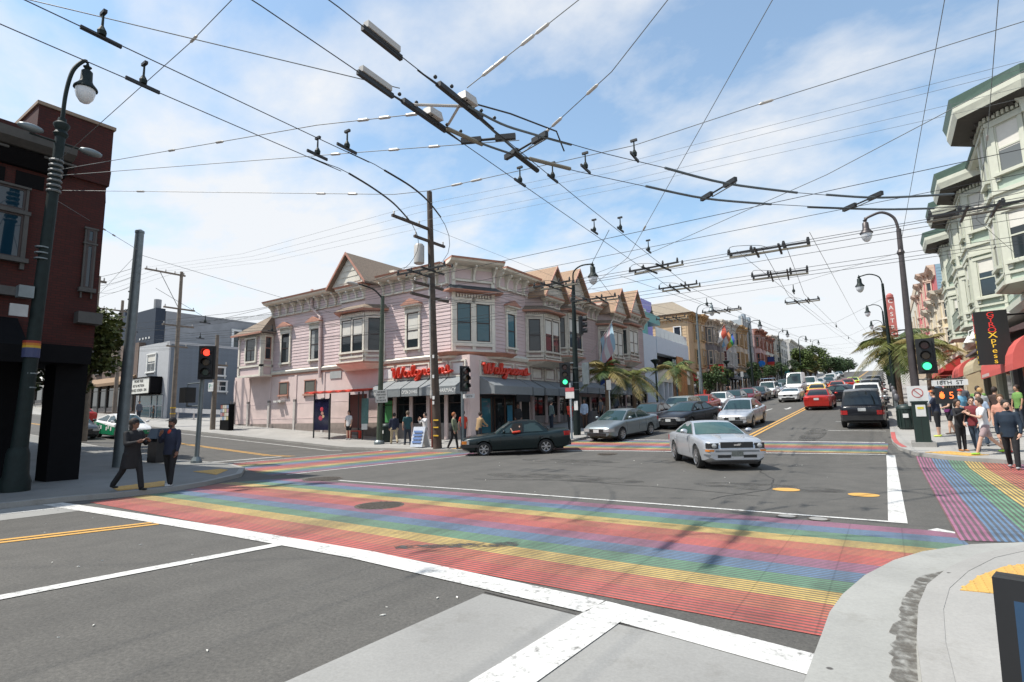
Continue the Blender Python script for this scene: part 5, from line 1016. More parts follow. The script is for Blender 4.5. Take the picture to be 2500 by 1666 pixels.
# gooseneck lamps above the awnings
for i, y in enumerate((33.2, 35.3, 37.4, 39.5)):
    t_ = thing('gooseneck_lamp', 'white gooseneck lamp over the coral awning, %s from the black box sign' % ('first', 'second', 'third', 'fourth')[i], 'lamp', (4.6, y, 5.3), group='gooseneck lamps over the shops')
    put('arm', MB().tube([(5.2, y, 5.85), (4.5, y, 6.0), (4.15, y, 5.85), (4.1, y, 5.55)], 0.03, 6), WHITEL, t_); put('shade', MB().lathe([(0.06, 5.6), (0.09, 5.5), (0.24, 5.25), (0.25, 5.22)], (4.1, y, 0), 12), mat('enamel_white', (0.7, 0.7, 0.68), 0.3), t_, smooth=40)
# cream low building, pink and blue house, theatre beyond
rowhouse('R', 52.2, 69.5, 8.9, C_('cream_paint', (0.60, 0.50, 0.33)), C_('cream_trim2', (0.62, 0.56, 0.46)), 'cream two storey building with bulb-lit eave beyond the green building', 2, (3.5, 9, 14), X=5.0, awn=[(0.5, 8, CORAL), (9, 16.5, ARED)])
PB2, fpb = rowhouse('R', 70, 94.5, 13.0, C_('rose_red_paint', (0.50, 0.14, 0.15)), C_('rose_trim', (0.60, 0.45, 0.36)), 'tall rose red house with blue side wall beyond the cream building', 3, (6, 14, 20), X=5.3)
mb = MB(); mb.box(5.35, 18, 69.9, 70.0, 8, Z(0, 70) + 13.0); put('side_wall', mb, mat('blue_board', (0.20, 0.30, 0.38), 0.75, var=0.05), PB2)
fsb = Fr(5.35, 69.9, 1, 0); siding(PB2, fsb, 0.05, 9, 10.0, Z(0, 70) + 12.9, 0.3, MATS['blue_board'])
TH, fth = rowhouse('R', 95, 122, 13.5, C_('theatre_white', (0.60, 0.57, 0.48)), C_('theatre_trim', (0.55, 0.45, 0.34)), 'white theatre front behind the palms with red blade sign', 2, (), 4, X=5.0, roof='shape')
TS = thing('theatre_blade_sign', 'tall red blade sign with white vertical letters above the palms', 'sign', (2.3, 108, 12)); mb = MB(); mb.box(1.4, 2.5, 107.6, 108.0, 13.0, 19.6); put('sign_panel', mb, mat('theatre_red', (0.42, 0.12, 0.105), 0.6), TS); mb = MB(); mb.lathe([(0.5, 19.6), (0.5, 20.0), (0.2, 20.3)], (1.95, 107.8, 0), 14); put('sign_cap', mb, MATS['theatre_red'], TS)
f_ = Fr(1.4, 107.6, 1, 0)
for k, ch in enumerate('CASTRO'): lettering('letter', ch, 0.95, WHITEL, TS, f_, 0.55, 18.95 - k * 1.08, 0.01, 0.01)
mb = MB(); mb.box(2.5, 5.0, 107.7, 107.9, 14, 14.2); put('bracket', mb, BLK, TS)
rowhouse('R', 124, 146, 9.0, BEI, WHT, 'beige building on the right far up the hill', 2, (3, 9, 15), X=4.6); rowhouse('R', 147, 175, 8.5, LGR, WHT, 'grey building on the right near the hilltop', 2, (), 5, X=4.6, flat=True)
# ------------------------------------------------------------------ poles, signals, lamps
PGRN = mat('pole_green', (0.008, 0.016, 0.015), 0.6, 0.1, var=0.25, scale=6, spec=0.3); STEEL = mat('pole_steel', (0.17, 0.20, 0.21), 0.45, 0.4, var=0.15); WOOD = mat('pole_wood', (0.075, 0.055, 0.042), 0.85, var=0.3, scale=3, bump=0.5, bscale=12); WOODL = mat('pole_wood_pale', (0.20, 0.165, 0.13), 0.85, var=0.25, scale=3)
SIGB = mat('signal_black', (0.012, 0.013, 0.014), 0.5, var=0.1); WIRE = mat('wire_black', (0.02, 0.022, 0.024), 0.6, var=0); WIREG = mat('wire_grey', (0.13, 0.14, 0.14), 0.5, var=0); PORC = mat('insulator_white', (0.42, 0.40, 0.37), 0.4, var=0.05); GLOBE = mat('lamp_globe', (0.62, 0.64, 0.66), 0.15, var=0.05); SGW = mat('sign_white', (0.62, 0.62, 0.60), 0.5, var=0.04); SGG = mat('sign_aluminium', (0.34, 0.35, 0.35), 0.5, 0.3)
EG = mat('lamp_green_lit', (0.02, 0.4, 0.15), 0.3, var=0, emit=(0.06, 0.95, 0.38), estr=1.6); ER = mat('lamp_red_lit', (0.5, 0.03, 0.02), 0.3, var=0, emit=(1.0, 0.06, 0.03), estr=1.6); EO = mat('lamp_orange_lit', (0.5, 0.1, 0.02), 0.3, var=0, emit=(1.0, 0.16, 0.03), estr=1.8)
OFF = {'r': mat('lens_red_dark', (0.06, 0.008, 0.006), 0.2, var=0), 'y': mat('lens_amber_dark', (0.06, 0.03, 0.005), 0.2, var=0), 'g': mat('lens_green_dark', (0.01, 0.04, 0.025), 0.2, var=0)}
def nfr(x, y, nx, ny): return Fr(x, y, -ny, nx)       # frame whose outward normal is (nx,ny)
def head(parent, x, y, z0, nx, ny, lit, h=1.08, w=0.36):
    f = nfr(x, y, nx, ny); mb = MB(); f.box(mb, -w / 2, w / 2, z0, z0 + h, -0.12, 0.10); f.box(mb, -w / 2 - 0.09, w / 2 + 0.09, z0 - 0.08, z0 + h + 0.08, -0.02, 0.01); hd = put('signal_head', mb, SIGB, parent)
    for i, k in enumerate('gyr'):
        zc = z0 + h * (i + 0.5) / 3; n = 14; r_ = 0.13
        mb = MB(); mb.prism([f.p(r_ * math.cos(2 * math.pi * j / n), zc + r_ * math.sin(2 * math.pi * j / n), 0.10) for j in range(n)], [f.p(r_ * 0.9 * math.cos(2 * math.pi * j / n), zc + r_ * 0.9 * math.sin(2 * math.pi * j / n), 0.13) for j in range(n)])
        put('lens', mb, {'g': EG, 'r': ER}.get(k, OFF[k]) if k == lit else OFF[k], hd)
        mb = MB(); rr = 0.16; pts = [(rr * math.cos(a), rr * math.sin(a)) for a in [R(-25 + 230 * j / 10) for j in range(11)]]
        for (a0, b0), (a1, b1) in zip(pts[:-1], pts[1:]): mb.add([f.p(a0, zc + b0, 0.10), f.p(a1, zc + b1, 0.10), f.p(a1, zc + b1, 0.36), f.p(a0, zc + b0, 0.30)], [(0, 1, 2, 3)])
        put('visor', mb, SIGB, hd)
    return hd
def teardrop(parent, x, y, z, s=1.0, m=None):
    """teardrop lamp hanging below z"""
    m = m or PGRN
    hd = put('lamp_head', MB().lathe([(0.02, 0.30 * s), (0.05 * s, 0.18 * s), (0.11 * s, 0.15 * s), (0.06 * s, 0.08 * s), (0.14 * s, 0.0), (0.15 * s, -0.28 * s), (0.18 * s, -0.36 * s), (0.29 * s, -0.50 * s), (0.30 * s, -0.55 * s), (0.2 * s, -0.56 * s)], (x, y, z), 16), m, parent, smooth=50)
    put('globe', MB().lathe([(0.245 * s, -0.55 * s), (0.25 * s, -0.66 * s), (0.21 * s, -0.82 * s), (0.12 * s, -0.95 * s), (0.02, -1.0 * s)], (x, y, z), 16), GLOBE, hd, smooth=60)
def pole_tube(parent, pts, rs, m, n=12, name='pole'): return put(name, MB().tube(pts, rs, n), m, parent, smooth=45)
def bands(parent, x, y, zs, r_, m, h=0.05):
    for z_ in zs: put('band', MB().lathe([(r_, 0), (r_, h)], (x, y, z_), 12), m, parent)
# tall dark lamp post in front of the brick building
t_ = thing('street_lamp', 'dark green fluted lamp post with teardrop lamp on the shaded left corner', 'street lamp', (-17.6, 4.42, 0.11), group=None)
pole_tube(t_, [(-17.6, 4.42, 0.1), (-17.6, 4.42, 0.5), (-17.62, 4.46, 2.0), (-17.65, 4.66, 9.5)], [0.22, 0.19, 0.16, 0.115], PGRN, 14); put('base', MB().lathe([(0.30, 0.1), (0.30, 0.35), (0.25, 0.5), (0.23, 1.0), (0.19, 1.15)], (-17.6, 4.42, 0), 14), PGRN, t_, smooth=40)
put('collar', MB().lathe([(0.12, 9.3), (0.17, 9.4), (0.12, 9.5), (0.18, 9.62), (0.18, 9.68), (0.10, 9.75), (0.09, 9.85)], (-17.65, 4.66, 0), 14), PGRN, t_, smooth=40)
put('arm', MB().tube(smooth([(-17.65, 4.66, 9.8), (-17.65, 4.68, 10.6), (-17.65, 4.78, 11.3), (-17.65, 4.98, 11.7), (-17.65, 5.08, 11.75)], 5), 0.05, 8), PGRN, t_, smooth=60); teardrop(t_, -17.65, 5.1, 11.45, 0.95)
for y, dy in ((4.0, -1), (5.3, 1)):
    put('floodlight', MB().sph((-17.5, y + 0.0, 9.1 if dy > 0 else 9.25), 0.13, 0.28, 0.10), STEEL, t_, smooth=60); put('floodlight_arm', MB().tube([(-17.65, 4.65, 9.15), (-17.55, y, 9.12)], 0.025, 6), PGRN, t_)
for k in range(7): put('wire_clamp', MB().lathe([(0.15, 0), (0.165, 0.03), (0.15, 0.06)], (-17.64, 4.62, 7.75 + k * 0.14), 12), WIREG, t_)
bands(t_, -17.62, 4.5, (5.9, 6.05, 6.2, 2.6, 2.95), 0.155, STEEL, 0.03)
for z_, c in ((3.72, (0.25, 0.03, 0.015)), (3.66, (0.42, 0.14, 0.01)), (3.60, (0.45, 0.28, 0.02)), (3.36, (0.04, 0.05, 0.12))): put('colour_band', MB().lathe([(0.178, 0), (0.178, 0.06 if z_ > 3.5 else 0.24)], (-17.62, 4.48, z_), 14), mat('pride_band_%.2f' % z_, c, 0.6), t_)
put('street_sign', MB().box(-17.5, -17.44, 3.95, 4.3, 4.35, 4.65), SGG, t_); put('pole_box', MB().box(-17.75, -17.5, 4.1, 4.4, 4.85, 5.15), STEEL, t_)
# stout grey pole beyond it
t_ = thing('grey_pole', 'stout plain grey steel pole rising behind the two men', 'pole', (-23.3, 8.75, 0.11)); pole_tube(t_, [(-23.4, 8.75, 0.1), (-23.1, 8.75, 8.9)], [0.21, 0.145], STEEL, 16); put('cap', MB().lathe([(0.16, 8.9), (0.16, 8.98), (0.05, 9.05)], (-23.1, 8.75, 0), 14), STEEL, t_); bands(t_, -23.25, 8.75, (5.2, 5.9, 6.3, 6.6), 0.175, WIRE, 0.03)
# red signal on the left corner
t_ = thing('traffic_signal', 'grey signal pole with red light and black pedestrian box on the left corner', 'traffic signal', (-22.2, 10.9, 0.11)); pole_tube(t_, [(-22.2, 10.9, 0.1), (-22.1, 10.9, 3.7)], 0.085, STEEL); put('base', MB().lathe([(0.2, 0.1), (0.2, 0.2), (0.12, 0.35)], (-22.2, 10.9, 0), 12), STEEL, t_)
head(t_, -21.72, 10.85, 3.38, 0.75, -0.66, 'r', 1.15, 0.42); put('bracket', MB().tube([(-22.1, 10.9, 3.5), (-21.9, 10.9, 3.42)], 0.04, 6), SIGB, t_)
ph = put('pedestrian_box', MB().box(-23.45, -22.95, 10.7, 11.1, 2.45, 3.05), SIGB, t_)
put('bracket', MB().tube([(-22.15, 10.9, 3.2), (-23.2, 10.9, 3.2), (-23.2, 10.9, 3.05)], 0.03, 6), STEEL, t_); put('bracket', MB().tube([(-22.15, 10.9, 2.3), (-23.2, 10.9, 2.3), (-23.2, 10.9, 2.45)], 0.03, 6), STEEL, t_)
# cobra lamp by the bus shelter
t_ = thing('street_lamp', 'green lamp post with flat lamp on a curved arm beside the bus shelter', 'street lamp', (-23.9, 21.73, 0.26)); pole_tube(t_, [(-23.95, 21.73, 0.2), (-23.82, 21.73, 8.75)], [0.17, 0.11], mat('pole_olive', (0.055, 0.075, 0.05), 0.5, var=0.2)); put('arm', MB().tube(smooth([(-23.82, 21.73, 8.6), (-23.95, 21.2, 9.05), (-24.1, 20.6, 9.2), (-24.2, 20.3, 9.25)], 4), 0.045, 6), PGRN, t_); put('lamp_head', MB().sph((-24.35, 19.95, 9.25), 0.16, 0.42, 0.11), PORC, t_, smooth=60)
put('base', MB().lathe([(0.3, 0.2), (0.3, 0.35), (0.2, 0.45)], (-23.95, 21.73, 0), 12), STEEL, t_); sg = put('bus_sign', MB().box(-24.05, -23.1, 21.5, 21.54, 2.55, 3.25), SGG, t_)
fq = Fr(-24.05, 21.5, 1, 0)
for i, s_ in enumerate(('NO BUSES', 'TOW AWAY', '2 AM TO', 'SATURDAYS')): lettering('lettering', s_, 0.14, BLK, sg, fq, 0.47, 3.14 - i * 0.16, 0.004, 0.002)
# wooden utility pole with cross-arms and transformer
t_ = thing('utility_pole', 'tall dark wooden utility pole with cross-arms and transformer at the pink corner', 'utility pole', (-18.5, 20.45, 0.14)); pole_tube(t_, [(-18.45, 20.5, 0.1), (-18.75, 20.5, 6.0), (-19.0, 20.5, 13.5)], [0.23, 0.19, 0.14], WOOD, 12)
def crossarm(x, y0, y1, z_, n, par, m=WOOD, ins=True, ax='y'):
    a = put('cross_arm', MB().box(x - 0.06, x + 0.06, y0, y1, z_ - 0.06, z_ + 0.06) if ax == 'y' else MB().box(y0, y1, x - 0.06, x + 0.06, z_ - 0.06, z_ + 0.06), m, par)
    for i in range(n):
        q = y0 + 0.12 + (y1 - y0 - 0.24) * i / max(1, n - 1); put('insulator', MB().lathe([(0.025, 0), (0.05, 0.06), (0.03, 0.10), (0.05, 0.14), (0.02, 0.2)], (x, q, z_ + 0.06) if ax == 'y' else (q, x, z_ + 0.06), 8), PORC, a)
crossarm(-18.98, 17.85, 20.7, 11.42, 4, t_); crossarm(-18.92, 19.3, 21.6, 10.75, 3, t_); crossarm(-18.86, 19.2, 21.4, 8.35, 3, t_); crossarm(-18.84, 19.0, 21.8, 7.75, 3, t_)
put('transformer', MB().lathe([(0.2, 9.5), (0.27, 9.55), (0.27, 10.45), (0.2, 10.55)], (-19.25, 20.0, 0), 14), PORC, t_, smooth=40)
put('conduit', MB().tube([(-18.68, 20.33, 2.7), (-18.85, 20.33, 8.8)], 0.05, 8), PORC, t_); put('conduit', MB().tube([(-18.62, 20.3, 0.2), (-18.68, 20.32, 2.7)], 0.04, 8), mat('rust_pipe', (0.20, 0.05, 0.03), 0.7), t_)
put('conduit_cap', MB().lathe([(0.07, 2.6), (0.09, 2.75), (0.07, 3.0)], (-18.66, 20.31, 0), 8), PORC, t_)
for z_ in (0.75, 1.15, 1.5): put('yellow_tag', MB().box(-18.5, -18.18, 20.25, 20.28, z_, z_ + 0.06), mat('tag_yellow', (0.6, 0.38, 0.03), 0.6), t_)
for z_, w_ in ((2.55, 0.08), (2.3, 0.06), (4.6, 0.05), (3.6, 0.05)): put('stapled_paper', MB().box(-18.55, -18.5 + w_, 20.24, 20.27, z_, z_ + 0.16), SGW, t_)
# signal at the pink corner facing sideways, street name under it
t_ = thing('traffic_signal', 'green signal pole with street name plate in front of the pink corner pillar', 'traffic signal', (-17.05, 20.7, 0.15)); pole_tube(t_, [(-17.05, 20.75, 0.1), (-17.05, 20.75, 4.0)], 0.075, STEEL); head(t_, -16.78, 20.6, 2.95, 0.93, -0.37, None, 1.08, 0.34)
sp_ = put('street_name_plate', MB().box(-16.95, -16.25, 20.66, 20.69, 2.55, 2.75), SGW, t_); lettering('lettering', 'Castro', 0.17, BLK, sp_, Fr(-16.95, 20.66, 1, 0), 0.35, 2.65, 0.004, 0.002)
# green signal and lamp on the avenue's left kerb
t_ = thing('traffic_signal', 'dark green lamp and signal pole showing green on the far left kerb', 'traffic signal', (-14.1, 26.9, 0.6)); pole_tube(t_, [(-14.1, 26.95, 0.5), (-14.1, 27.0, 4.0), (-14.1, 27.1, 9.2)], [0.2, 0.16, 0.09], PGRN, 12); put('arm', MB().tube(smooth([(-14.1, 27.1, 9.1), (-14.05, 27.1, 9.7), (-13.6, 27.15, 10.0), (-12.95, 27.2, 10.0)], 5), 0.045, 8), PGRN, t_); teardrop(t_, -12.9, 27.2, 9.8, 1.0)
head(t_, -14.55, 26.6, 3.25, 0.45, -0.89, 'g', 1.2, 0.42); head(t_, -13.75, 27.2, 6.1, 0.9, 0.3, None, 1.0, 0.3); put('bracket', MB().tube([(-14.1, 26.95, 4.5), (-14.5, 26.7, 4.5)], 0.04, 6), STEEL, t_); put('signal_back', MB().box(-13.75, -13.35, 27.1, 27.2, 3.3, 4.5), STEEL, t_)
put('notice', MB().box(-14.1, -13.88, 26.7, 26.72, 1.9, 2.4), SGW, t_); bands(t_, -14.1, 26.98, (3.0, 3.4, 4.2), 0.175, STEEL, 0.03)
t_ = thing('sign_post', 'slim pale sign post with small red and white plates by the green signal', 'sign post', (-13.5, 25.2, 0.45)); pole_tube(t_, [(-13.5, 25.2, 0.4), (-13.5, 25.2, 3.3)], 0.05, mat('pale_steel', (0.42, 0.48, 0.50), 0.4, 0.3)); put('plate', MB().box(-13.75, -13.25, 25.12, 25.15, 2.5, 2.85), SGW, t_); put('plate', MB().box(-13.75, -13.25, 25.11, 25.15, 2.85, 3.05), mat('plate_red', (0.45, 0.08, 0.09), 0.5), t_)
# right-hand signal pole with lamp, street name, countdown
t_ = thing('traffic_signal', 'leaning lamp and signal pole with green light and street sign on the right corner', 'traffic signal', (0.85, 24.44, 0.45)); pole_tube(t_, [(0.88, 24.44, 0.4), (0.90, 24.44, 4.5), (0.95, 24.44, 8.3)], [0.15, 0.115, 0.08], mat('pole_bronze', (0.07, 0.06, 0.06), 0.45, 0.3, var=0.2), 14); put('collar', MB().lathe([(0.09, 7.3), (0.13, 7.4), (0.09, 7.5)], (0.93, 24.44, 0), 12), MATS['pole_bronze'], t_)
put('arm', MB().tube(smooth([(0.95, 24.44, 8.2), (0.85, 24.44, 8.75), (0.5, 24.44, 9.05), (0.1, 24.44, 8.98), (-0.05, 24.44, 8.9)], 5), 0.05, 8), MATS['pole_bronze'], t_, smooth=60); teardrop(t_, -0.06, 24.44, 8.75, 0.75, MATS['pole_bronze'])
head(t_, 1.30, 24.3, 2.95, -0.1, -0.995, 'g', 1.1, 0.38)
sp_ = put('street_name_plate', MB().box(1.35, 2.35, 24.2, 24.23, 2.42, 2.62), SGW, t_); lettering('lettering', '18TH  ST', 0.19, BLK, sp_, Fr(1.35, 24.2, 1, 0), 0.5, 2.52, 0.004, 0.002)
put('bracket', MB().tube([(0.9, 24.44, 2.7), (1.4, 24.3, 2.66), (2.3, 24.25, 2.66)], 0.025, 6), SIGB, t_)
pd_ = put('countdown_box', MB().box(1.42, 2.02, 24.18, 24.45, 1.80, 2.34), SIGB, t_); put('lit_hand', MB().sph((1.60, 24.17, 2.07), 0.075, 0.02, 0.10).box(1.55, 1.575, 24.16, 24.18, 2.1, 2.2).box(1.585, 1.61, 24.16, 24.18, 2.1, 2.22).box(1.62, 1.645, 24.16, 24.18, 2.1, 2.2), EO, pd_)
lettering('lit_digit', '5', 0.34, EO, pd_, Fr(1.42, 24.18, 1, 0), 0.44, 2.07, 0.004, 0.003, sx=0.9)
ns = put('no_turn_sign', MB().box(0.62, 1.22, 24.18, 24.21, 1.75, 2.45), SGW, t_)
mb = MB(); n = 24; 
for i in range(n):
    a0, a1 = 2 * math.pi * i / n, 2 * math.pi * (i + 1) / n; mb.add([(0.92 + 0.17 * math.cos(a0), 24.175, 2.2 + 0.17 * math.sin(a0)), (0.92 + 0.17 * math.cos(a1), 24.175, 2.2 + 0.17 * math.sin(a1)), (0.92 + 0.14 * math.cos(a1), 24.175, 2.2 + 0.14 * math.sin(a1)), (0.92 + 0.14 * math.cos(a0), 24.175, 2.2 + 0.14 * math.sin(a0))], [(0, 1, 2, 3)])
mb.hexa([(0.80, 24.175, 2.31), (0.825, 24.175, 2.33), (1.045, 24.175, 2.1), (1.02, 24.175, 2.08), (0.80, 24.178, 2.31), (0.825, 24.178, 2.33), (1.045, 24.178, 2.1), (1.02, 24.178, 2.08)]); put('red_ring', mb, mat('ring_red', (0.45, 0.12, 0.11), 0.5), ns)
put('plinth', MB().box(0.6, 1.2, 24.4, 25.0, 0.3, 0.52), KERB, t_)
# farther street lamps
def lamp(x, y, dirx, label, grp, h=8.6, m=None):
    g_ = Z(x, y) + 0.1; t_ = thing('street_lamp', label, 'street lamp', (x, y, g_), group=grp); m = m or PGRN
    pole_tube(t_, [(x, y, g_), (x, y, g_ + 3), (x, y, g_ + h)], [0.17, 0.13, 0.08], m, 8); put('arm', MB().tube(smooth([(x, y, g_ + h - 0.1), (x + 0.15 * dirx, y, g_ + h + 0.5), (x + 0.7 * dirx, y, g_ + h + 0.8), (x + 1.3 * dirx, y, g_ + h + 0.72)], 4), 0.045, 6), m, t_); teardrop(t_, x + 1.35 * dirx, y, g_ + h + 0.55, 1.0, m)
for i, y in enumerate((50.5, 74, 98, 124, 150)): lamp(-13.7, y, 1, 'street lamp on the left kerb of the avenue, %s beyond the green signal' % ('first', 'second', 'third', 'fourth', 'fifth')[i], 'street lamps up the avenue', m=STEEL if i == 0 else PGRN)
for i, y in enumerate((46, 70, 95, 122)): lamp(0.5, y, -1, 'street lamp on the right kerb of the avenue, %s beyond the signal pole' % ('first', 'second', 'third', 'fourth')[i], 'street lamps up the avenue')
# low pedestrian lamps
for i, (x, y) in enumerate(((-14.2, 40.2), (-14.0, 62.0))):
    g_ = Z(x, y) + 0.1; t_ = thing('pedestrian_lamp', 'dark pedestrian lamp with flared top, %s' % ('between the two near palms and the third', 'beyond the third palm')[i], 'street lamp', (x, y, g_)); pole_tube(t_, [(x, y, g_), (x, y, g_ + 3.7)], [0.1, 0.06], PGRN, 8); put('lamp_top', MB().lathe([(0.06, 3.6), (0.12, 3.9), (0.34, 4.15), (0.36, 4.22), (0.1, 4.3)], (x, y, g_), 14), PGRN, t_, smooth=40)
# wooden poles up the cross street
for x, y, zt, arms, lb in ((-46.9, 21.0, 13.9, ((13.6, 18.3, 21.3, 5), (10.8, 19.8, 22.2, 3), (9.4, 19.8, 22.2, 3), (7.7, 20.2, 21.8, 2)), 'brown wooden utility pole with long top arm up the cross street'), (-41.7, 21.5, 8.2, ((5.9, 20.6, 22.4, 2),), 'short wooden pole carrying the green parking sign'), (-58, 21.0, 13.0, ((12.0, 18.6, 21.4, 4), (10.5, 19.8, 22.2, 3)), 'wooden pole farthest up the cross street')):
    g_ = Z(x, y); t_ = thing('utility_pole', lb, 'utility pole', (x, y, g_)); pole_tube(t_, [(x, y, g_), (x, y, zt)], [0.19, 0.12], WOODL, 10)
    for z_, a, b, n in arms: crossarm(x, a, b, z_, n, t_, WOODL)
    if x == -46.9: put('yellow_band', MB().lathe([(0.2, 2.75), (0.2, 2.85)], (x, y, 0), 10), MATS['tag_yellow'], t_); put('yellow_band', MB().lathe([(0.2, 2.3), (0.2, 2.38)], (x, y, 0), 10), MATS['tag_yellow'], t_); put('arm_brace', MB().tube([(x, 19.4, 13.55), (x, 20.9, 10.9)], 0.025, 5), WIREG, t_)
    if x == -41.7: ps = put('parking_sign', MB().box(x - 0.35, x + 0.35, y - 0.3, y - 0.26, 3.9, 4.55), SGW, t_); lettering('lettering', 'P', 0.5, mat('park_green', (0.02, 0.25, 0.17), 0.5), ps, Fr(x - 0.35, y - 0.3, 1, 0), 0.22, 4.25, 0.004, 0.003); lettering('lettering', '>', 0.3, MATS['park_green'], ps, Fr(x - 0.35, y - 0.3, 1, 0), 0.52, 4.3, 0.004, 0.003); put('transformer', MB().lathe([(0.2, 6.4), (0.25, 6.5), (0.25, 7.3), (0.2, 7.4)], (x - 0.1, y - 0.4, 0), 12), PORC, t_) if False else None
t_ = thing('utility_pole', 'wooden pole with transformer behind the stout grey pole', 'utility pole', (-37.5, 12.8, 0.7)); pole_tube(t_, [(-37.5, 12.2, 0.7), (-37.3, 12.2, 10.2)], [0.17, 0.12], WOODL, 8); crossarm(-37.3, 9.4, 12.6, 9.9, 3, t_, WOODL); put('transformer', MB().lathe([(0.25, 8.4), (0.3, 8.5), (0.3, 9.5), (0.22, 9.6)], (-37.6, 11.4, 0), 12), PORC, t_, smooth=40)

# ------------------------------------------------------------------ overhead wires
def wire(pts, label, r_=0.011, grp='overhead trolley wires', m=WIRE, sag=0.0, cat='wire', name='overhead_wire', n=5):
    P = [Vector(p) for p in pts]
    if sag and len(P) == 2: P = [P[0].lerp(P[1], k / 12.0) - Vector((0, 0, sag * 4 * (k / 12.0) * (1 - k / 12.0))) for k in range(13)]
    return tag(put(name, MB().tube(P, r_, n), m), label, cat, grp)
ORD = ('first', 'second', 'third', 'fourth', 'fifth', 'sixth', 'seventh', 'eighth', 'ninth', 'tenth', 'eleventh', 'twelfth', 'thirteenth')
Hw = 6.2
up = lambda x, y, h=Hw: (x, y, h + Z(x, y))
wire([(-5.2, -30, Hw), (-5.27, 3, Hw), (-5.4, 6, Hw), (-5.62, 10, Hw), (-5.95, 16, Hw), up(-6.2, 20), up(-6.6, 30), up(-7.2, 60), up(-7.6, 100), up(-8, 238)], 'trolley wire up the middle of the avenue, left one of its pair', 0.007, m=WIRE)
wire([(-4.6, -30, Hw), (-4.6, 3.5, Hw), (-4.73, 6.1, Hw), (-5.0, 10, Hw), (-5.31, 15.5, Hw), up(-5.55, 20), up(-6.0, 30), up(-6.6, 60), up(-7.0, 100), up(-7.4, 238)], 'trolley wire up the middle of the avenue, right one of its pair', 0.007)
c3 = [(-4.68, 5.8), (-4.57, 6.54), (-4.37, 7.04), (-4.11, 7.53), (-3.68, 8.42), (-3.01, 9.62), (-2.26, 11.03), (-1.15, 12.45), (0.29, 13.86), (1.59, 14.6), (3.2, 15.3), (6, 15.9), (60, 16.3)]
c4 = [(-5.36, 5.9), (-5.2, 6.83), (-4.88, 7.72), (-4.41, 8.74), (-3.74, 9.97), (-2.8, 11.59), (-1.71, 12.82), (0.28, 14.7), (1.3, 15.4), (3.0, 16.1), (6, 16.6), (60, 16.9)]
wire([(x, y, Hw) for x, y in smooth(c3, 3)], 'curving trolley wire turning right into the cross street, upper one', 0.007); wire([(x, y, Hw) for x, y in smooth(c4, 3)], 'curving trolley wire turning right into the cross street, lower one', 0.007)
a5 = [(-7.9, -30), (-7.9, 3), (-7.87, 5.5), (-7.85, 6.3), (-8.26, 7.81), (-9.3, 9.6), (-10.8, 11.0), (-12.6, 11.9), (-16, 12.3)]; a6 = [(-7.25, -30), (-7.22, 3), (-7.2, 5.74), (-7.23, 6.6), (-7.59, 8.14), (-8.7, 10.1), (-10.3, 11.7), (-12.4, 12.6), (-16, 12.9)]
for a, lb in ((a5, 'outer'), (a6, 'inner')): wire([(x, y, Hw) for x, y in smooth(a, 3)] + [up(-25, 12.6 if lb == 'outer' else 13.2), up(-60, 12.6 if lb == 'outer' else 13.2), up(-110, 12.6 if lb == 'outer' else 13.2)], 'trolley wire bending left into the cross street, %s one' % lb, 0.007)
for y, lb in ((16.2, 'nearest'), (16.85, 'second'), (19.4, 'third'), (20.0, 'farthest')): wire([(60, y + 0.2, Hw), (-4, y, Hw), (-25, y, Hw), up(-60, y), up(-110, y)], 'straight trolley wire along the cross street, %s of four' % lb, 0.0075)
for x, lb in ((-9.6, 'left'), (-9.0, 'right')): wire([up(x, 24), up(x, 60), up(x - 0.6, 110), up(x - 0.6, 238)], 'trolley wire over the parked cars up the avenue, %s one' % lb, 0.0075)
wire([(-5.3, 12.2, Hw), (-7.2, 15, Hw), up(-9.4, 22.5), up(-9.6, 24.5)], 'trolley wire linking the two avenue wire pairs', 0.0075)
for x, lb in ((-3.1, 'left'), (-2.5, 'right')): wire([up(x + 0.6, 16.2), up(x, 26), up(x - 0.3, 60), up(x - 1.0, 238)], 'trolley wire climbing the right side of the avenue, %s one' % lb, 0.0075)
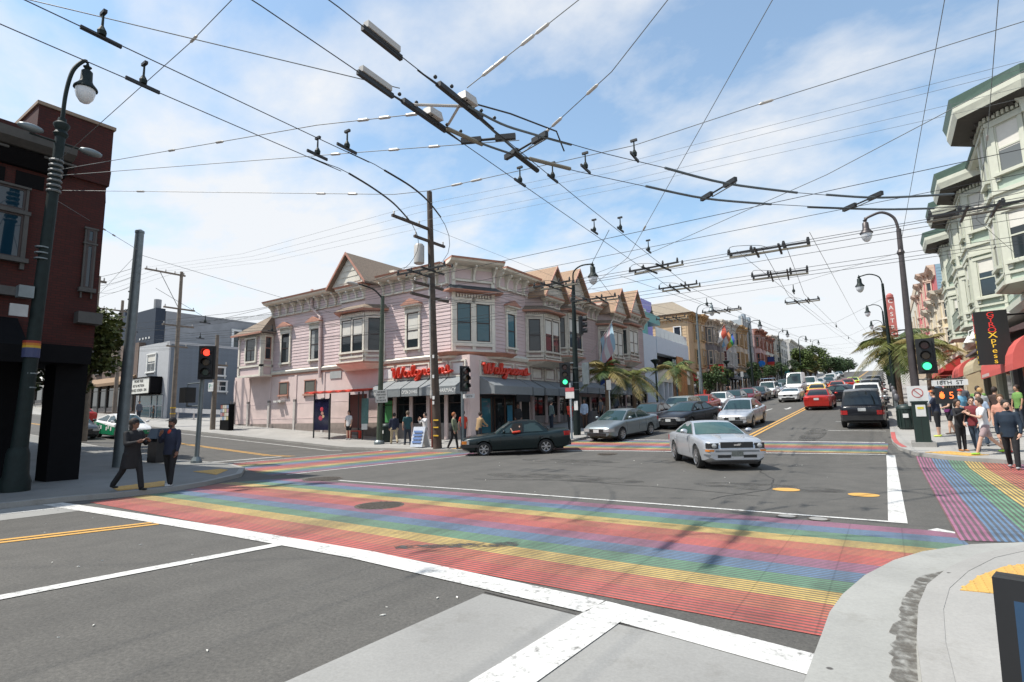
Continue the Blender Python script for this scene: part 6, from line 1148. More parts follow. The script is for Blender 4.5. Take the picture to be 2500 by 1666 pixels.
# span wires
PL = (-17.63, 4.6)
spans = [([(PL[0], PL[1], 8.35), (-7.72, 5.5, 6.75), (-7.13, 5.65, 6.68), (-5.4, 5.95, 6.4)], 'span wire from the shaded lamp post to the white switch boxes'), ([(PL[0], PL[1], 8.2), (-5.5, 7.15, 6.42), (-4.85, 7.5, 6.42)], 'span wire from the shaded lamp post to the wire crossing'),
 ([(PL[0], PL[1], 7.8), (-8.26, 7.81, 6.4), (-7.59, 8.14, 6.42), (-3.66, 9.77, 6.9), (-1.38, 10.23, 7.2), (2.38, 11.31, 7.8), (6, 12.3, 8.4)], 'long span wire crossing the picture behind the switch boxes'), ([(-4.6, 5.75, 6.4), (-3.08, 6.39, 7.5), (-1, 7.3, 9.0)], 'span wire rising from the white switch box to the top edge'), ([(-4.95, 7.85, 6.4), (-3.03, 7.34, 6.9), (-2.08, 7.25, 7.6), (-0.4, 7.0, 8.6)], 'span wire with pale insulators rising to the top edge'),
 ([(1.2, 6.5, 9.0), (-0.92, 8.97, 8.2), (-6.2, 15.6, 6.45), (-14.1, 27.0, 8.0)], 'long thin diagonal wire falling from the top edge to the far kerb'), ([(1.9, 6.0, 9.4), (1.53, 11.92, 9.0), (0.93, 24.4, 7.6)], 'wire from the top edge down to the leaning signal pole'), ([(2.5, 6.0, 9.6), (2.34, 12.5, 9.0), (2.56, 16.72, 8.0), (2.6, 20, 7.0), (5.3, 30, 7.4)], 'wire with black insulator near the right edge'),
 ([(-14, -2, 8.6), (-8.93, 1.9, 7.3), (-5.5, 5.3, 6.5)], 'span wire from the top left corner to the switch boxes'), ([(PL[0], PL[1], 8.55), (-10.28, 4.49, 8.8), (-8.83, 4.49, 9.0), (-4, 4.4, 9.6)], 'stay wire rising from the shaded lamp post to the top edge'),
 ([(-14.1, 27.0, 8.2), (-9.3, 26.2, 7.0), (-2.8, 25.2, 6.9), (0.93, 24.4, 7.4)], 'span wire between the two far corner signal poles'), ([(-18.9, 20.5, 7.6), (-9.3, 17.6, 6.5), (-5.2, 15.4, 6.45), (-0.6, 12.6, 6.5), (2.5, 11.2, 7.0)], 'span wire from the wooden pole across the crossing'), ([(-23.8, 21.7, 8.0), (-21, 16, 6.6), (-22.9, 8.8, 8.0)], 'span wire between the shelter lamp and the grey pole'), ([(PL[0], PL[1], 7.6), (-23.1, 8.8, 8.2), (-37.3, 12.2, 9.0)], 'cable from the shaded lamp post to the grey pole')]
for p, lb in spans: wire(p, lb, 0.0075, 'span wires holding up the trolley wires', WIREG, cat='wire', name='span_wire')
for i, y in enumerate((50.5, 74, 98, 124)): wire([(-13.7, y, Z(0, y) + 7.6), (-9.3, y, Z(0, y) + 6.6), (-6.5, y, Z(0, y) + 6.45), (-2.8, y, Z(0, y) + 6.6), (0.5, y - 3, Z(0, y) + 7.6)], 'span wire across the avenue, %s beyond the crossing' % ('first', 'second', 'third', 'fourth')[i], 0.009, 'span wires holding up the trolley wires', WIREG, name='span_wire')
for i, (x, y0) in enumerate(((-26, 20.3), (-34, 20.3), (-46.9, 20.9))): wire([(x, 22, Z(x, 20) + 7.4), (x, 16.5, Z(x, 16) + 6.45), (x, 12.8, Z(x, 12) + 6.45), (x + 0.3, 10.5, Z(x, 10) + 7.4)], 'span wire across the cross street, %s from the corner' % ('first', 'second', 'third')[i], 0.009, 'span wires holding up the trolley wires', WIREG, name='span_wire')
# power lines
for i, (y, z_) in enumerate(((14.4, 6.9), (17.6, 7.4), (18.3, 6.8), (21.2, 7.2), (22.0, 6.6))): wire([(70, y + 1.5, z_ + 0.6), (2, y + 0.3, z_), (-14, y, z_ - 0.15), (-26, y, z_ + 0.1), (-110, y - 1, z_ + 5)], 'feeder cable along the cross street, %s from the front' % ORD[i], 0.0085, 'feeder cables', WIRE, name='feeder_cable')
for i, x in enumerate((-11.2, -8.3, -3.9, -1.6)): wire([up(x, 20, 6.9 + 0.2 * i), up(x, 60, 6.7 + 0.2 * i), up(x + 1, 150, 6.8)], 'feeder cable climbing the avenue, %s from the left' % ORD[i], 0.0085, 'feeder cables', WIREG, name='feeder_cable')
for i, (a, b, c) in enumerate((((-17.9, 17.95), (-8.0, 19.3), (4.1, 20.25)), ((-17.9, 18.75), (-8.28, 19.85), (4.2, 20.75)), ((-18.5, 19.7), (-8.7, 20.9), (2.6, 21.9)), ((-18.8, 20.5), (-9.0, 21.5), (2.6, 22.7)))):
    d_ = ((c[0] - b[0]), (c[1] - b[1])); e = (c[0] + d_[0] * 2.5, c[1] + d_[1] * 2.5)
    wire([(-46.9, 18.5 + i * 0.7, 13.75), (-33, 18.3 + i * 0.7, 12.2), (a[0], a[1], 11.6), (b[0], b[1], 11.4), (c[0], c[1], 11.45), (e[0], e[1], 12.0)], 'thin power line over the crossing, %s from the front' % ('first', 'second', 'third', 'fourth')[i], 0.006, 'high power lines', WIREG, name='power_line')
    wire([(-46.9, 18.5 + i * 0.7, 13.75), (-75, 18.0 + i * 0.7, 13.6), (-120, 18 + i * 0.7, 16.2)], 'power line running off up the cross street, %s from the front' % ('first', 'second', 'third', 'fourth')[i], 0.008, 'high power lines', WIREG, name='power_line')
for i in range(5): wire([(-18.9, 19.3 + i * 0.5, 8.4 if i < 3 else 7.8), (-32, 20 + i * 0.3, 8.4), (-46.9, 20.2 + i * 0.4, 9.6)], 'low service cable in front of the pink wall, number %s from the top' % ('one', 'two', 'three', 'four', 'five')[i], 0.009, 'service cables', WIRE, name='service_cable')
for i in range(4): wire([(-18.85, 19.3 + i * 0.6, 8.4 if i < 2 else 7.8), (-14.1, 27.05, 8.6 - 0.25 * i)], 'service cable from the wooden pole to the far kerb lamp, %s one' % ('top', 'second', 'third', 'lowest')[i], 0.009, 'service cables', WIRE, sag=0.25, name='service_cable')
for i in range(3): wire([(-22.9, 8.8, 7.6 - 0.3 * i), (-37.3, 10 + i, 9.7 - 0.2 * i)], 'cable from the grey pole up the cross street, %s one' % ('top', 'middle', 'lowest')[i], 0.008, 'service cables', WIREG, sag=0.3, name='service_cable')
for i in range(3): wire([(-18.95, 18.5 + i, 11.5), (-14.1, 27.1, 9.0), up(-13.7, 50.5, 8.4)], 'cable rising up the avenue from the wooden pole, %s one' % ('top', 'middle', 'lowest')[i], 0.007, 'service cables', WIREG, name='service_cable')
# switch boxes, runners, insulators, hangers
def along(p, q, s0, s1): p, q = Vector(p), Vector(q); return p.lerp(q, s0), p.lerp(q, s1)
def obox(mb, c, dx, dy, l, w_, z0, z1):
    k = math.hypot(dx, dy); dx, dy = dx / k, dy / k; nx, ny = -dy, dx
    pts = [(c[0] + dx * a * l / 2 + nx * b * w_ / 2, c[1] + dy * a * l / 2 + ny * b * w_ / 2) for a, b in ((-1, -1), (1, -1), (1, 1), (-1, 1))]
    return mb.hexa([(x, y, z0) for x, y in pts] + [(x, y, z1) for x, y in pts])
for i, (x, y, lb) in enumerate(((-5.38, 5.72, 'white topped trolley switch box, left one'), (-4.7, 5.72, 'white topped trolley switch box, right one'))):
    t_ = thing('wire_switch', lb, 'wire switch', (x, y, Hw), group=None); put('switch_plate', obox(MB(), (x, y), 0.06, -1, 1.0, 0.07, Hw - 0.02, Hw + 0.05), SIGB, t_); put('switch_lid', MB().prism([(x - 0.10, y, Hw + 0.05), (x + 0.10, y, Hw + 0.05), (x + 0.10, y + 0.30, Hw + 0.05), (x - 0.10, y + 0.30, Hw + 0.05)], [(x - 0.07, y + 0.03, Hw + 0.18), (x + 0.07, y + 0.03, Hw + 0.18), (x + 0.08, y + 0.27, Hw + 0.18), (x - 0.08, y + 0.27, Hw + 0.18)]), PORC, t_); put('runner', MB().tube([(x + 0.02, y - 0.9, Hw), (x, y - 0.4, Hw + 0.02), (x, y, Hw)], [0.01, 0.02, 0.03], 6), SIGB, t_); put('runner', MB().tube([(x, y + 0.2, Hw), (x - 0.06, y + 0.9, Hw + 0.01)], [0.03, 0.012], 6), SIGB, t_)
    for k in range(9): put('clamp', MB().sph((x + 0.06 * (-1) ** k, y - 0.6 + k * 0.17, Hw + 0.05 + 0.02 * (k % 3)), 0.028), SIGB, t_)
put_t = thing('spreader_bar', 'pale spreader bars joining the two switch boxes', 'spreader bar', (-5, 5.8, Hw)); put('bar', MB().tube([(-5.38, 5.4, Hw + 0.05), (-4.65, 6.0, Hw + 0.05)], 0.022, 6), PORC, put_t); put('bar', MB().tube([(-5.3, 6.15, Hw + 0.05), (-4.75, 5.8, Hw + 0.05)], 0.022, 6), PORC, put_t)
for x, y, lb in ((-4.66, 4.2, 'long white section insulator, right one'), (-5.36, 4.72, 'long white section insulator, left one')):
    t_ = thing('section_insulator', lb, 'insulator', (x, y, Hw)); put('insulator_body', obox(MB(), (x, y), 0.06, -1, 0.55, 0.08, Hw + 0.04, Hw + 0.12), PORC, t_); put('insulator_runner', obox(MB(), (x, y), 0.06, -1, 0.66, 0.05, Hw - 0.03, Hw + 0.035), SIGB, t_)
def runner(pts, lb, r_=0.019, m=None): wire([(x, y, Hw) for x, y in pts], lb, r_, 'curved trolley runner rails', m or mat('runner_grey', (0.10, 0.12, 0.13), 0.5, 0.4), name='runner_rail', n=6)
runner(smooth([(-4.68, 5.85), (-4.57, 6.54), (-4.37, 7.04), (-4.0, 7.8)], 4), 'curved grey runner rail from the right switch box'); runner(smooth([(-5.3, 6.3), (-5.2, 6.83), (-5.0, 7.45), (-4.75, 8.0)], 4), 'curved grey runner rail from the left switch box'); runner([(-4.74, 6.15), (-4.9, 7.75)], 'straight grey runner rail between the switch boxes and the crossing')
runner(smooth([(-3.01, 9.62), (-2.26, 11.03), (-1.15, 12.45)], 5), 'upper curved runner rail over the crossing', 0.024); runner(smooth([(-3.6, 10.2), (-2.8, 11.59), (-1.71, 12.82)], 5), 'lower curved runner rail over the crossing', 0.024); runner(smooth([(-0.66, 12.95), (0.29, 13.86), (1.59, 14.6)], 5), 'upper curved runner rail near the right pole', 0.024); runner(smooth([(-1.07, 13.51), (0.28, 14.7), (1.3, 15.4)], 5), 'lower curved runner rail near the right pole', 0.024)
runner(smooth([(-7.85, 6.3), (-8.0, 7.0), (-8.26, 7.81), (-8.7, 8.7)], 5), 'left curved runner rail above the wooden pole', 0.018, SIGB); runner(smooth([(-7.23, 6.6), (-7.35, 7.4), (-7.59, 8.14), (-8.0, 9.0)], 5), 'right curved runner rail above the wooden pole', 0.018, SIGB)
def spreader(a, b, lb):
    t_ = thing('spreader_bar', lb, 'spreader bar', (a[0], a[1], Hw)); put('bar', MB().tube([(a[0], a[1], Hw + 0.04), (b[0], b[1], Hw + 0.04)], 0.018, 6), SIGB, t_); put('bar', MB().tube([(a[0] + 0.1, a[1] + 0.08, Hw + 0.04), (b[0] + 0.1, b[1] + 0.08, Hw + 0.04)], 0.012, 6), WIREG, t_)
    for p in (a, b): put('clamp', obox(MB(), p, b[0] - a[0], b[1] - a[1], 0.34, 0.07, Hw + 0.0, Hw + 0.09), SIGB, t_)
spreader((-5.32, 6.75), (-4.8, 7.0), 'dark spreader bar between the two switch runners'); spreader((-5.05, 7.55), (-4.35, 7.35), 'dark spreader bar where the curved runners part'); spreader((-2.2, 11.15), (-2.78, 11.6), 'dark spreader bar joining the curved runners over the crossing'); spreader((0.2, 13.8), (-0.3, 14.25), 'dark spreader bar joining the curved runners near the right pole')
def crossing(c, lb, w_=0.65, ang=0.0):
    t_ = thing('wire_crossing', lb, 'wire crossing', (c[0], c[1], c[2]), group='trolley wire crossings'); x, y, z_ = c; rc = random.Random(lb); t_.scale = (rc.uniform(0.6, 0.95), rc.uniform(0.6, 0.95), 0.62); t_.rotation_euler = (0, 0, rc.uniform(-0.12, 0.12))
    for dx in (-0.33, 0.33): put('runner', MB().box(x + dx - 0.03, x + dx + 0.03, y - 0.75, y + 0.95, z_ - 0.03, z_ + 0.05), SIGB, t_)
    for dy in (-0.3, 0.3):
        put('insulated_beam', MB().box(x - 1.15, x + 1.15, y + dy - 0.035, y + dy + 0.035, z_ - 0.02, z_ + 0.06), mat('beam_tan', (0.16, 0.145, 0.11), 0.6) if dy > 0 else SIGB, t_)
        for k in (-1.1, -0.45, 0.45, 1.1): put('post', MB().lathe([(0.04, 0), (0.05, 0.08), (0.03, 0.2)], (x + k, y + dy, z_ + 0.05), 6), SIGB, t_)
    put('jumper', MB().tube(smooth([(x - 1.1, y - 0.3, z_ + 0.2), (x - 1.0, y, z_ + 0.45), (x - 0.3, y + 0.3, z_ + 0.4), (x, y + 0.3, z_ + 0.2)], 4), 0.012, 5), WIRE, t_)
BT = mat('beam_tan', (0.16, 0.145, 0.11), 0.6); runner([(-5.34, 6.15), (-5.2, 6.9)], 'pale insulated beam beside the left switch box', 0.034, BT); runner([(-4.84, 7.8), (-4.45, 8.6)], 'pale insulated beam beyond the runner junction', 0.034, BT); runner([(-4.93, 7.4), (-4.98, 8.3)], 'short black runner at the runner junction', 0.045, SIGB); wire([(-4.98, 6.1, 6.52), (-4.62, 6.9, 6.55), (-4.25, 7.75, 6.5), (-4.3, 8.1, 6.3)], 'black jumper cable arching over the runner junction', 0.014, name='jumper_cable'); crossing((-5.65, 16.5, Hw), 'black wire crossing frame over the near cross street wires'); crossing((-5.9, 19.7, Hw), 'black wire crossing frame over the far cross street wires'); crossing((-2.4, 16.6, Hw), 'black wire crossing frame toward the right pole'); crossing((-11.6, 12.3, Hw), 'black wire crossing frame in front of the wooden pole'); crossing((-9.3, 16.5, Hw), 'black wire crossing frame above the corner tower'); crossing((-9.3, 19.7, Hw), 'black wire crossing frame beside the corner tower'); crossing((2.2, 16.3, Hw), 'black wire crossing frame in front of the green building'); crossing((-2.6, 20.0, Hw), 'black wire crossing frame right of the far crossing'); crossing(up(-6.6, 29), 'black wire crossing frame over the far crosswalk'); crossing(up(-2.9, 29), 'black wire crossing frame right of the far crosswalk'); crossing(up(-9.5, 30), 'black wire crossing frame above the parked grey saloon')
hang = [(-7.72, 5.52), (-7.13, 5.67), (-5.54, 8.56), (-4.93, 8.78), (-4.23, 8.79), (-3.31, 8.88), (-5.66, 12.12), (-5.07, 12.37), (-5.16, 14.56), (-7.9, 2.9), (-7.25, 2.2)]
for i, (x, y) in enumerate(sorted(hang, key=lambda q: (q[1], q[0]))):
    t_ = thing('wire_hanger', 'bell shaped hanger on the near overhead wires, %s from the camera' % ORD[i], 'hanger', (x, y, Hw), group='trolley wire hangers'); put('clip', obox(MB(), (x, y), 0.05, -1, 0.42, 0.03, Hw - 0.015, Hw + 0.03), SIGB, t_); put('bell', MB().lathe([(0.045, 0.03), (0.05, 0.08), (0.015, 0.15), (0.012, 0.32)], (x, y, Hw), 8), PGRN, t_); put('cross_clip', MB().box(x - 0.06, x + 0.06, y - 0.02, y + 0.02, Hw + 0.3, Hw + 0.34), SIGB, t_)
for i, (x, y) in enumerate([(-9.3, 26.2), (-6.5, 25.8), (-2.8, 25.2), (-9.3, 50.5), (-6.7, 50.5), (-2.8, 50.5), (-9.6, 74), (-6.9, 74), (-3.0, 74), (-26, 16.2), (-26, 12.8), (-34, 16.5), (-34, 12.9)]):
    z_ = Z(x, y) + Hw; t_ = thing('wire_hanger', 'small bell shaped hanger over the %s, %s' % ('avenue' if x > -20 else 'cross street', ('left wires at the far corner poles', 'middle wires at the far corner poles', 'right wires at the far corner poles', 'left wires at the first far lamp', 'middle wires at the first far lamp', 'right wires at the first far lamp', 'left wires at the second far lamp', 'middle wires at the second far lamp', 'right wires at the second far lamp', 'far wires by the shelter', 'near wires by the shelter', 'far wires by the grey pole', 'near wires by the grey pole')[i]), 'hanger', (x, y, z_), group='trolley wire hangers'); put('clip', obox(MB(), (x, y), 0.05, -1, 0.5, 0.04, z_ - 0.015, z_ + 0.03), SIGB, t_); put('bell', MB().lathe([(0.05, 0.03), (0.06, 0.1), (0.02, 0.18), (0.015, 0.35)], (x, y, z_), 6), PGRN, t_)
SN = [0]
SPN = ('wire from the shaded lamp post to the hangers', 'short wire left of the switch boxes', 'wire from the lamp post to the wire crossing', 'wire from the lamp post to the wooden pole', 'wire right of the wooden pole', 'long wire at the right', 'wire rising from the right switch box', 'wire rising from the wire crossing', 'long thin diagonal wire', 'stay wire at the top left', 'wire near the right edge', 'cable to the grey pole')
def strain(p, q, s_, lb):
    a, b = along(p, q, s_ - 0.012, s_ + 0.012); d_ = (Vector(q) - Vector(p)).normalized(); c = (a + b) / 2
    return tag(put('strain_insulator', MB().tube([c - d_ * 0.13, c - d_ * 0.09, c + d_ * 0.09, c + d_ * 0.13], [0.010, 0.026, 0.026, 0.010], 8), PORC), lb, 'insulator', 'strain insulators on the span wires')
for p, q, ss in (((-17.63, 4.6, 8.35), (-7.72, 5.5, 6.75), (0.55, 0.72)), ((-7.13, 5.65, 6.68), (-5.4, 5.95, 6.4), (0.2, 0.45, 0.75)), ((-17.63, 4.6, 8.2), (-5.5, 7.15, 6.42), (0.75, 0.86, 0.93)), ((-17.63, 4.6, 7.8), (-8.26, 7.81, 6.4), (0.3, 0.82, 0.9)), ((-7.59, 8.14, 6.42), (-3.66, 9.77, 6.9), (0.15, 0.25)), ((-1.38, 10.23, 7.2), (2.38, 11.31, 7.8), (0.02,)), ((-4.6, 5.75, 6.4), (-3.08, 6.39, 7.5), (0.2, 0.3, 0.55, 0.68)), ((-4.95, 7.85, 6.4), (-3.03, 7.34, 6.9), (0.25, 0.4, 0.8)), ((-0.92, 8.97, 8.2), (-6.2, 15.6, 6.45), (0.8,)), ((-10.28, 4.49, 8.8), (-8.83, 4.49, 9.0), (0.1,)), ((2.34, 12.5, 9.0), (2.56, 16.72, 8.0), (0.97,)), ((-17.63, 4.6, 7.6), (-23.1, 8.8, 8.2), (0.5, 0.62))):
    for k, s_ in enumerate(ss): strain(p, q, s_, 'pale insulator on the %s, %s along it' % (SPN[SN[0]], ORD[k]))
    SN[0] += 1
# ------------------------------------------------------------------ cars
TYRE = mat('tyre', (0.018, 0.018, 0.018), 0.8, var=0.1); RIM = mat('alloy_rim', (0.42, 0.42, 0.43), 0.3, 0.8, var=0.05); CGL = glass('car_glass', (0.02, 0.042, 0.043), 0.02); CGD = glass('car_glass_dark', (0.012, 0.016, 0.018), 0.02); HLT = mat('headlamp', (0.42, 0.43, 0.43), 0.1, 0.2, var=0.2, scale=12, coat=0.8); TLT = mat('tail_lamp', (0.40, 0.012, 0.012), 0.2, var=0.1, coat=0.7); AMB = mat('amber_lamp', (0.55, 0.18, 0.02), 0.25, var=0.1, coat=0.5); TRM = mat('black_trim', (0.02, 0.02, 0.021), 0.5, var=0.1); CHR = mat('chrome', (0.6, 0.6, 0.6), 0.12, 1.0, var=0); PLT = mat('number_plate', (0.55, 0.56, 0.55), 0.4, var=0.15, scale=25); SEAM = mat('panel_gap', (0.012, 0.012, 0.012), 0.7, var=0)
def carpaint(n, c, metal=0.35): return mat('paint_' + n, c, 0.34, metal, var=0.03, scale=2, coat=0.35, spec=0.35)
def lerp_prof(p, s):
    if s <= p[0][0]: return p[0][1]
    for (a, za), (b, zb) in zip(p[:-1], p[1:]):
        if s <= b: t = (s - a) / (b - a); return za + (zb - za) * t
    return p[-1][1]
def sprof(p, s, w=0.06): return (lerp_prof(p, s - w) + 2 * lerp_prof(p, s) + lerp_prof(p, s + w)) / 4
SPEC = {
 'coupe': dict(L=4.77, W=1.86, H=1.38, wb=2.72, fo=0.94, rw=0.34, top=[(0, 0.66), (0.06, 0.80), (0.3, 0.88), (1.45, 0.98), (3.5, 0.98), (4.0, 1.0), (4.65, 0.98), (4.77, 0.86)], sc=1.45, sf=2.25, sr=3.05, sd=3.95, nw=1),
 'sedan': dict(L=4.75, W=1.80, H=1.45, wb=2.72, fo=0.95, rw=0.32, top=[(0, 0.58), (0.08, 0.72), (0.4, 0.83), (1.25, 0.97), (3.7, 1.0), (4.1, 1.04), (4.65, 1.02), (4.75, 0.9)], sc=1.22, sf=2.0, sr=3.2, sd=3.95, nw=2),
 'boxy': dict(L=4.66, W=1.76, H=1.42, wb=2.66, fo=0.93, rw=0.31, top=[(0, 0.62), (0.05, 0.74), (0.3, 0.80), (1.45, 0.92), (3.7, 0.93), (4.05, 0.97), (4.6, 0.99), (4.66, 0.9)], sc=1.5, sf=2.15, sr=3.2, sd=3.75, nw=2),
 'hatch': dict(L=4.45, W=1.74, H=1.49, wb=2.70, fo=0.85, rw=0.31, top=[(0, 0.55), (0.08, 0.70), (0.4, 0.82), (0.95, 0.95), (3.7, 1.05), (4.3, 1.12), (4.45, 1.0)], sc=0.95, sf=1.95, sr=2.9, sd=4.2, nw=2),
 'suv': dict(L=4.7, W=1.86, H=1.80, wb=2.75, fo=0.88, rw=0.37, top=[(0, 0.75), (0.06, 0.92), (0.3, 1.02), (1.2, 1.10), (4.4, 1.14), (4.65, 1.12), (4.7, 0.98)], sc=1.25, sf=1.85, sr=4.35, sd=4.62, nw=3),
 'van': dict(L=5.6, W=2.0, H=2.6, wb=3.4, fo=0.95, rw=0.37, top=[(0, 0.75), (0.05, 0.95), (0.4, 1.12), (0.85, 1.22), (5.5, 1.25), (5.6, 1.1)], sc=0.8, sf=1.65, sr=5.5, sd=5.58, nw=1),
}
CARN = [0]
def wheel_meshes(rw, style=7):
    ty = shared(('tyre', rw), lambda: MB().lathe([(rw * 0.60, -0.095), (rw * 0.80, -0.11), (rw * 0.95, -0.10), (rw, -0.07), (rw, 0.07), (rw * 0.95, 0.10), (rw * 0.80, 0.11), (rw * 0.60, 0.095)], (0, 0, 0), 26, 'y'), TYRE, 40)
    def fr_():
        b = MB(); b.lathe([(rw * 0.62, 0.06), (rw * 0.66, 0.10), (rw * 0.60, 0.085), (rw * 0.58, 0.05)], (0, 0, 0), 24, 'y')
        for k in range(style):
            a = 2 * math.pi * k / style; c, s = math.cos(a), math.sin(a); w1, w0 = rw * 0.11, rw * 0.075
            q = [(rw * 0.1 * c - w0 * s, rw * 0.1 * s + w0 * c), (rw * 0.1 * c + w0 * s, rw * 0.1 * s - w0 * c), (rw * 0.62 * c + w1 * s, rw * 0.62 * s - w1 * c), (rw * 0.62 * c - w1 * s, rw * 0.62 * s + w1 * c)]
            b.prism([(x, 0.05, z) for x, z in q], [(x, 0.092, z) for x, z in q])
        b.lathe([(rw * 0.16, 0.05), (rw * 0.16, 0.1), (rw * 0.1, 0.105)], (0, 0, 0), 12, 'y'); return b
    return ty, shared(('rim', rw, style), fr_, RIM)
def car(name, label, kind, x, y, hx, hy, paint, group=None, glassm=None, spokes=7, two=None, detail=2, face='plain', roof_sign=None, zoff=0.0, mods=None, cat='car'):
    S = dict(SPEC[kind]); S.update(mods or {}); L_, W, H_, wb, fo, rw = (S[k] for k in ('L', 'W', 'H', 'wb', 'fo', 'rw')); glassm = glassm or CGL
    root = thing(name, label, cat, (x, y, Z(x, y) + zoff), 0, group)
    f = Vector((hx, hy, 0)).normalized(); e = 1.3; fz = (Z(x + f.x * e, y + f.y * e) - Z(x - f.x * e, y - f.y * e)) / (2 * e); lx = (Z(x - f.y * 0.7, y + f.x * 0.7) - Z(x + f.y * 0.7, y - f.x * 0.7)) / 1.4
    F = Vector((f.x, f.y, fz)).normalized(); Lf = Vector((-f.y, f.x, lx)); Lf = (Lf - F * Lf.dot(F)).normalized(); Uv = F.cross(Lf)
    zc_ = (Z(x + f.x * e, y + f.y * e) + Z(x - f.x * e, y - f.y * e)) / 2
    root.matrix_world = Matrix(((F.x, Lf.x, Uv.x, x), (F.y, Lf.y, Uv.y, y), (F.z, Lf.z, Uv.z, zc_ + 0.008 + zoff), (0, 0, 0, 1)))
    X = lambda s: L_ / 2 - s
    wx = [fo, fo + wb]; Ra = rw + 0.055
    ss = sorted(set([round(L_ * i / 46, 3) for i in range(47)] + [0.03, 0.08, L_ - 0.03, L_ - 0.08] + [round(w_ + Ra * math.cos(R(k * 15)), 3) for w_ in wx for k in range(13)]))
    def hw(s):
        a = 1.0
        if s < 0.9: a -= 0.17 * (1 - s / 0.9) ** 2.2
        if s > L_ - 0.8: a -= 0.13 * (1 - (L_ - s) / 0.8) ** 2.2
        return W / 2 * a
    zbot = 0.20 if kind != 'suv' else 0.30
    mb = MB(); two_f = []; n_ring = None
    for s in ss:
        zt = sprof(S['top'], s); w_ = hw(s); zb = zbot + (0.10 * max(0, 1 - s / 0.35) + 0.12 * max(0, 1 - (L_ - s) / 0.4)); mid = zb + (zt - zb) * 0.55
        za = 0
        for wxx in wx:
            if abs(s - wxx) < Ra: za = max(za, rw + math.sqrt(max(0, Ra * Ra - (s - wxx) ** 2)))
        half = [(0.0, zb), (0.80, zb), (0.955, zb + 0.07), (0.985, zb + 0.22), (1.0, mid), (0.985, zt - 0.13), (0.955, zt - 0.06), (0.88, zt - 0.012), (0.5, zt + 0.012), (0.0, zt + 0.022)]
        ring = []
        for k, (fy, z_) in enumerate(half):
            if za and 1 <= k <= 5 and z_ < za: z_ = min(za, zt - 0.07)
            ring.append((fy * w_, z_))
        full = [(X(s), yy, zz) for yy, zz in ring] + [(X(s), -yy, zz) for yy, zz in ring[-2:0:-1]]
        n_ring = len(full); mb.v.extend(full)
    for i in range(len(ss) - 1):
        for j in range(n_ring): a = i * n_ring + j; b = i * n_ring + (j + 1) % n_ring; mb.f.append((a, b, b + n_ring, a + n_ring))
    mb.f.append(tuple(range(n_ring))); mb.f.append(tuple((len(ss) - 1) * n_ring + j for j in range(n_ring))[::-1])
    body = put('body', mb, paint, root, local=True, smooth=42)
    if two:       # second colour below the waist: thin shell proud of the body
        mb = MB(); k0 = 0; rows = []
        for s in ss:
            if s < 0.25 or s > L_ - 0.1: continue
            zt = sprof(S['top'], s); w_ = hw(s) + 0.006; zlo = zbot + 0.06
            for wxx in wx:
                if abs(s - wxx) < Ra: zlo = max(zlo, rw + math.sqrt(max(0, Ra * Ra - (s - wxx) ** 2)))
            zhi = zt - 0.16 - 0.06 * math.sin(s * 1.2); zm = zbot + (zt - zbot) * 0.55; zlo = min(zlo, zhi - 0.02)
            rows.append((s, w_, zlo, max(zlo + 0.01, min(zm, zhi - 0.005)), zhi))
        for sd_ in (1, -1):
            k = len(mb.v)
            for s, w_, a, b, c in rows: mb.v.extend([(X(s), sd_ * w_ * 0.985, a), (X(s), sd_ * w_, b), (X(s), sd_ * w_ * 0.99, c)])
            for i in range(len(rows) - 1):
                for j in range(2): q = k + i * 3 + j; mb.f.append((q, q + 1, q + 4, q + 3))
        put('lower_colour', mb, two, root, local=True, smooth=40)
    # greenhouse shell
    sc, sf, sr, sd = S['sc'], S['sf'], S['sr'], S['sd']; zc = sprof(S['top'], sc); zd = sprof(S['top'], sd); hb, hr = 0.875 * W / 2, (0.66 if kind != 'van' else 0.78) * W / 2
    if kind == 'suv': hr = 0.74 * W / 2
    path = [(sd, zd - 0.02, hb), (sd + (sr - sd) * 0.5, zd + (H_ - 0.05 - zd) * 0.55, (hb * 0.5 + hr * 0.5)), (sr, H_ - 0.05, hr), (sr + (sf - sr) * 0.33, H_ - 0.01, hr), (sr + (sf - sr) * 0.66, H_ - 0.01, hr), (sf, H_ - 0.055, hr), (sf + (sc - sf) * 0.5, zc + (H_ - 0.055 - zc) * 0.53, hb * 0.5 + hr * 0.5), (sc, zc - 0.02, hb)]
    ny = 8; mb = MB()
    def gp(i, t, off=0.0):      # point on the top strip
        i = min(max(i, 0), len(path) - 1.0001); k = int(i); q = i - k; a, b = path[k], path[k + 1]; s = a[0] + (b[0] - a[0]) * q; z_ = a[1] + (b[1] - a[1]) * q; hh = a[2] + (b[2] - a[2]) * q
        bul = (1 - t * t); ends = 0.10 * bul * (1 if i > 5 else (-0.6 if i < 2 else 0)) * (1 if i > 5 or i < 2 else 0)
        slope = Vector((-(b[1] - a[1]), 0, -(b[0] - a[0]))); slope = Vector((-(b[1] - a[1]), 0, (b[0] - a[0]))).normalized() if True else slope
        nrm = Vector(((b[1] - a[1]), 0, (b[0] - a[0]))).normalized()
        if nrm.z < 0: nrm = -nrm
        p = Vector((X(s) + ends, t * hh, z_ + 0.03 * bul)); return tuple(p + nrm * off)
    NP = len(path); sub = 2
    rows = [i / sub for i in range((NP - 1) * sub + 1)]
    for i in rows:
        for j in range(ny + 1): mb.v.append(gp(i, -1 + 2 * j / ny))
    for i in range(len(rows) - 1):
        for j in range(ny): a = i * (ny + 1) + j; mb.f.append((a, a + 1, a + ny + 2, a + ny + 1))
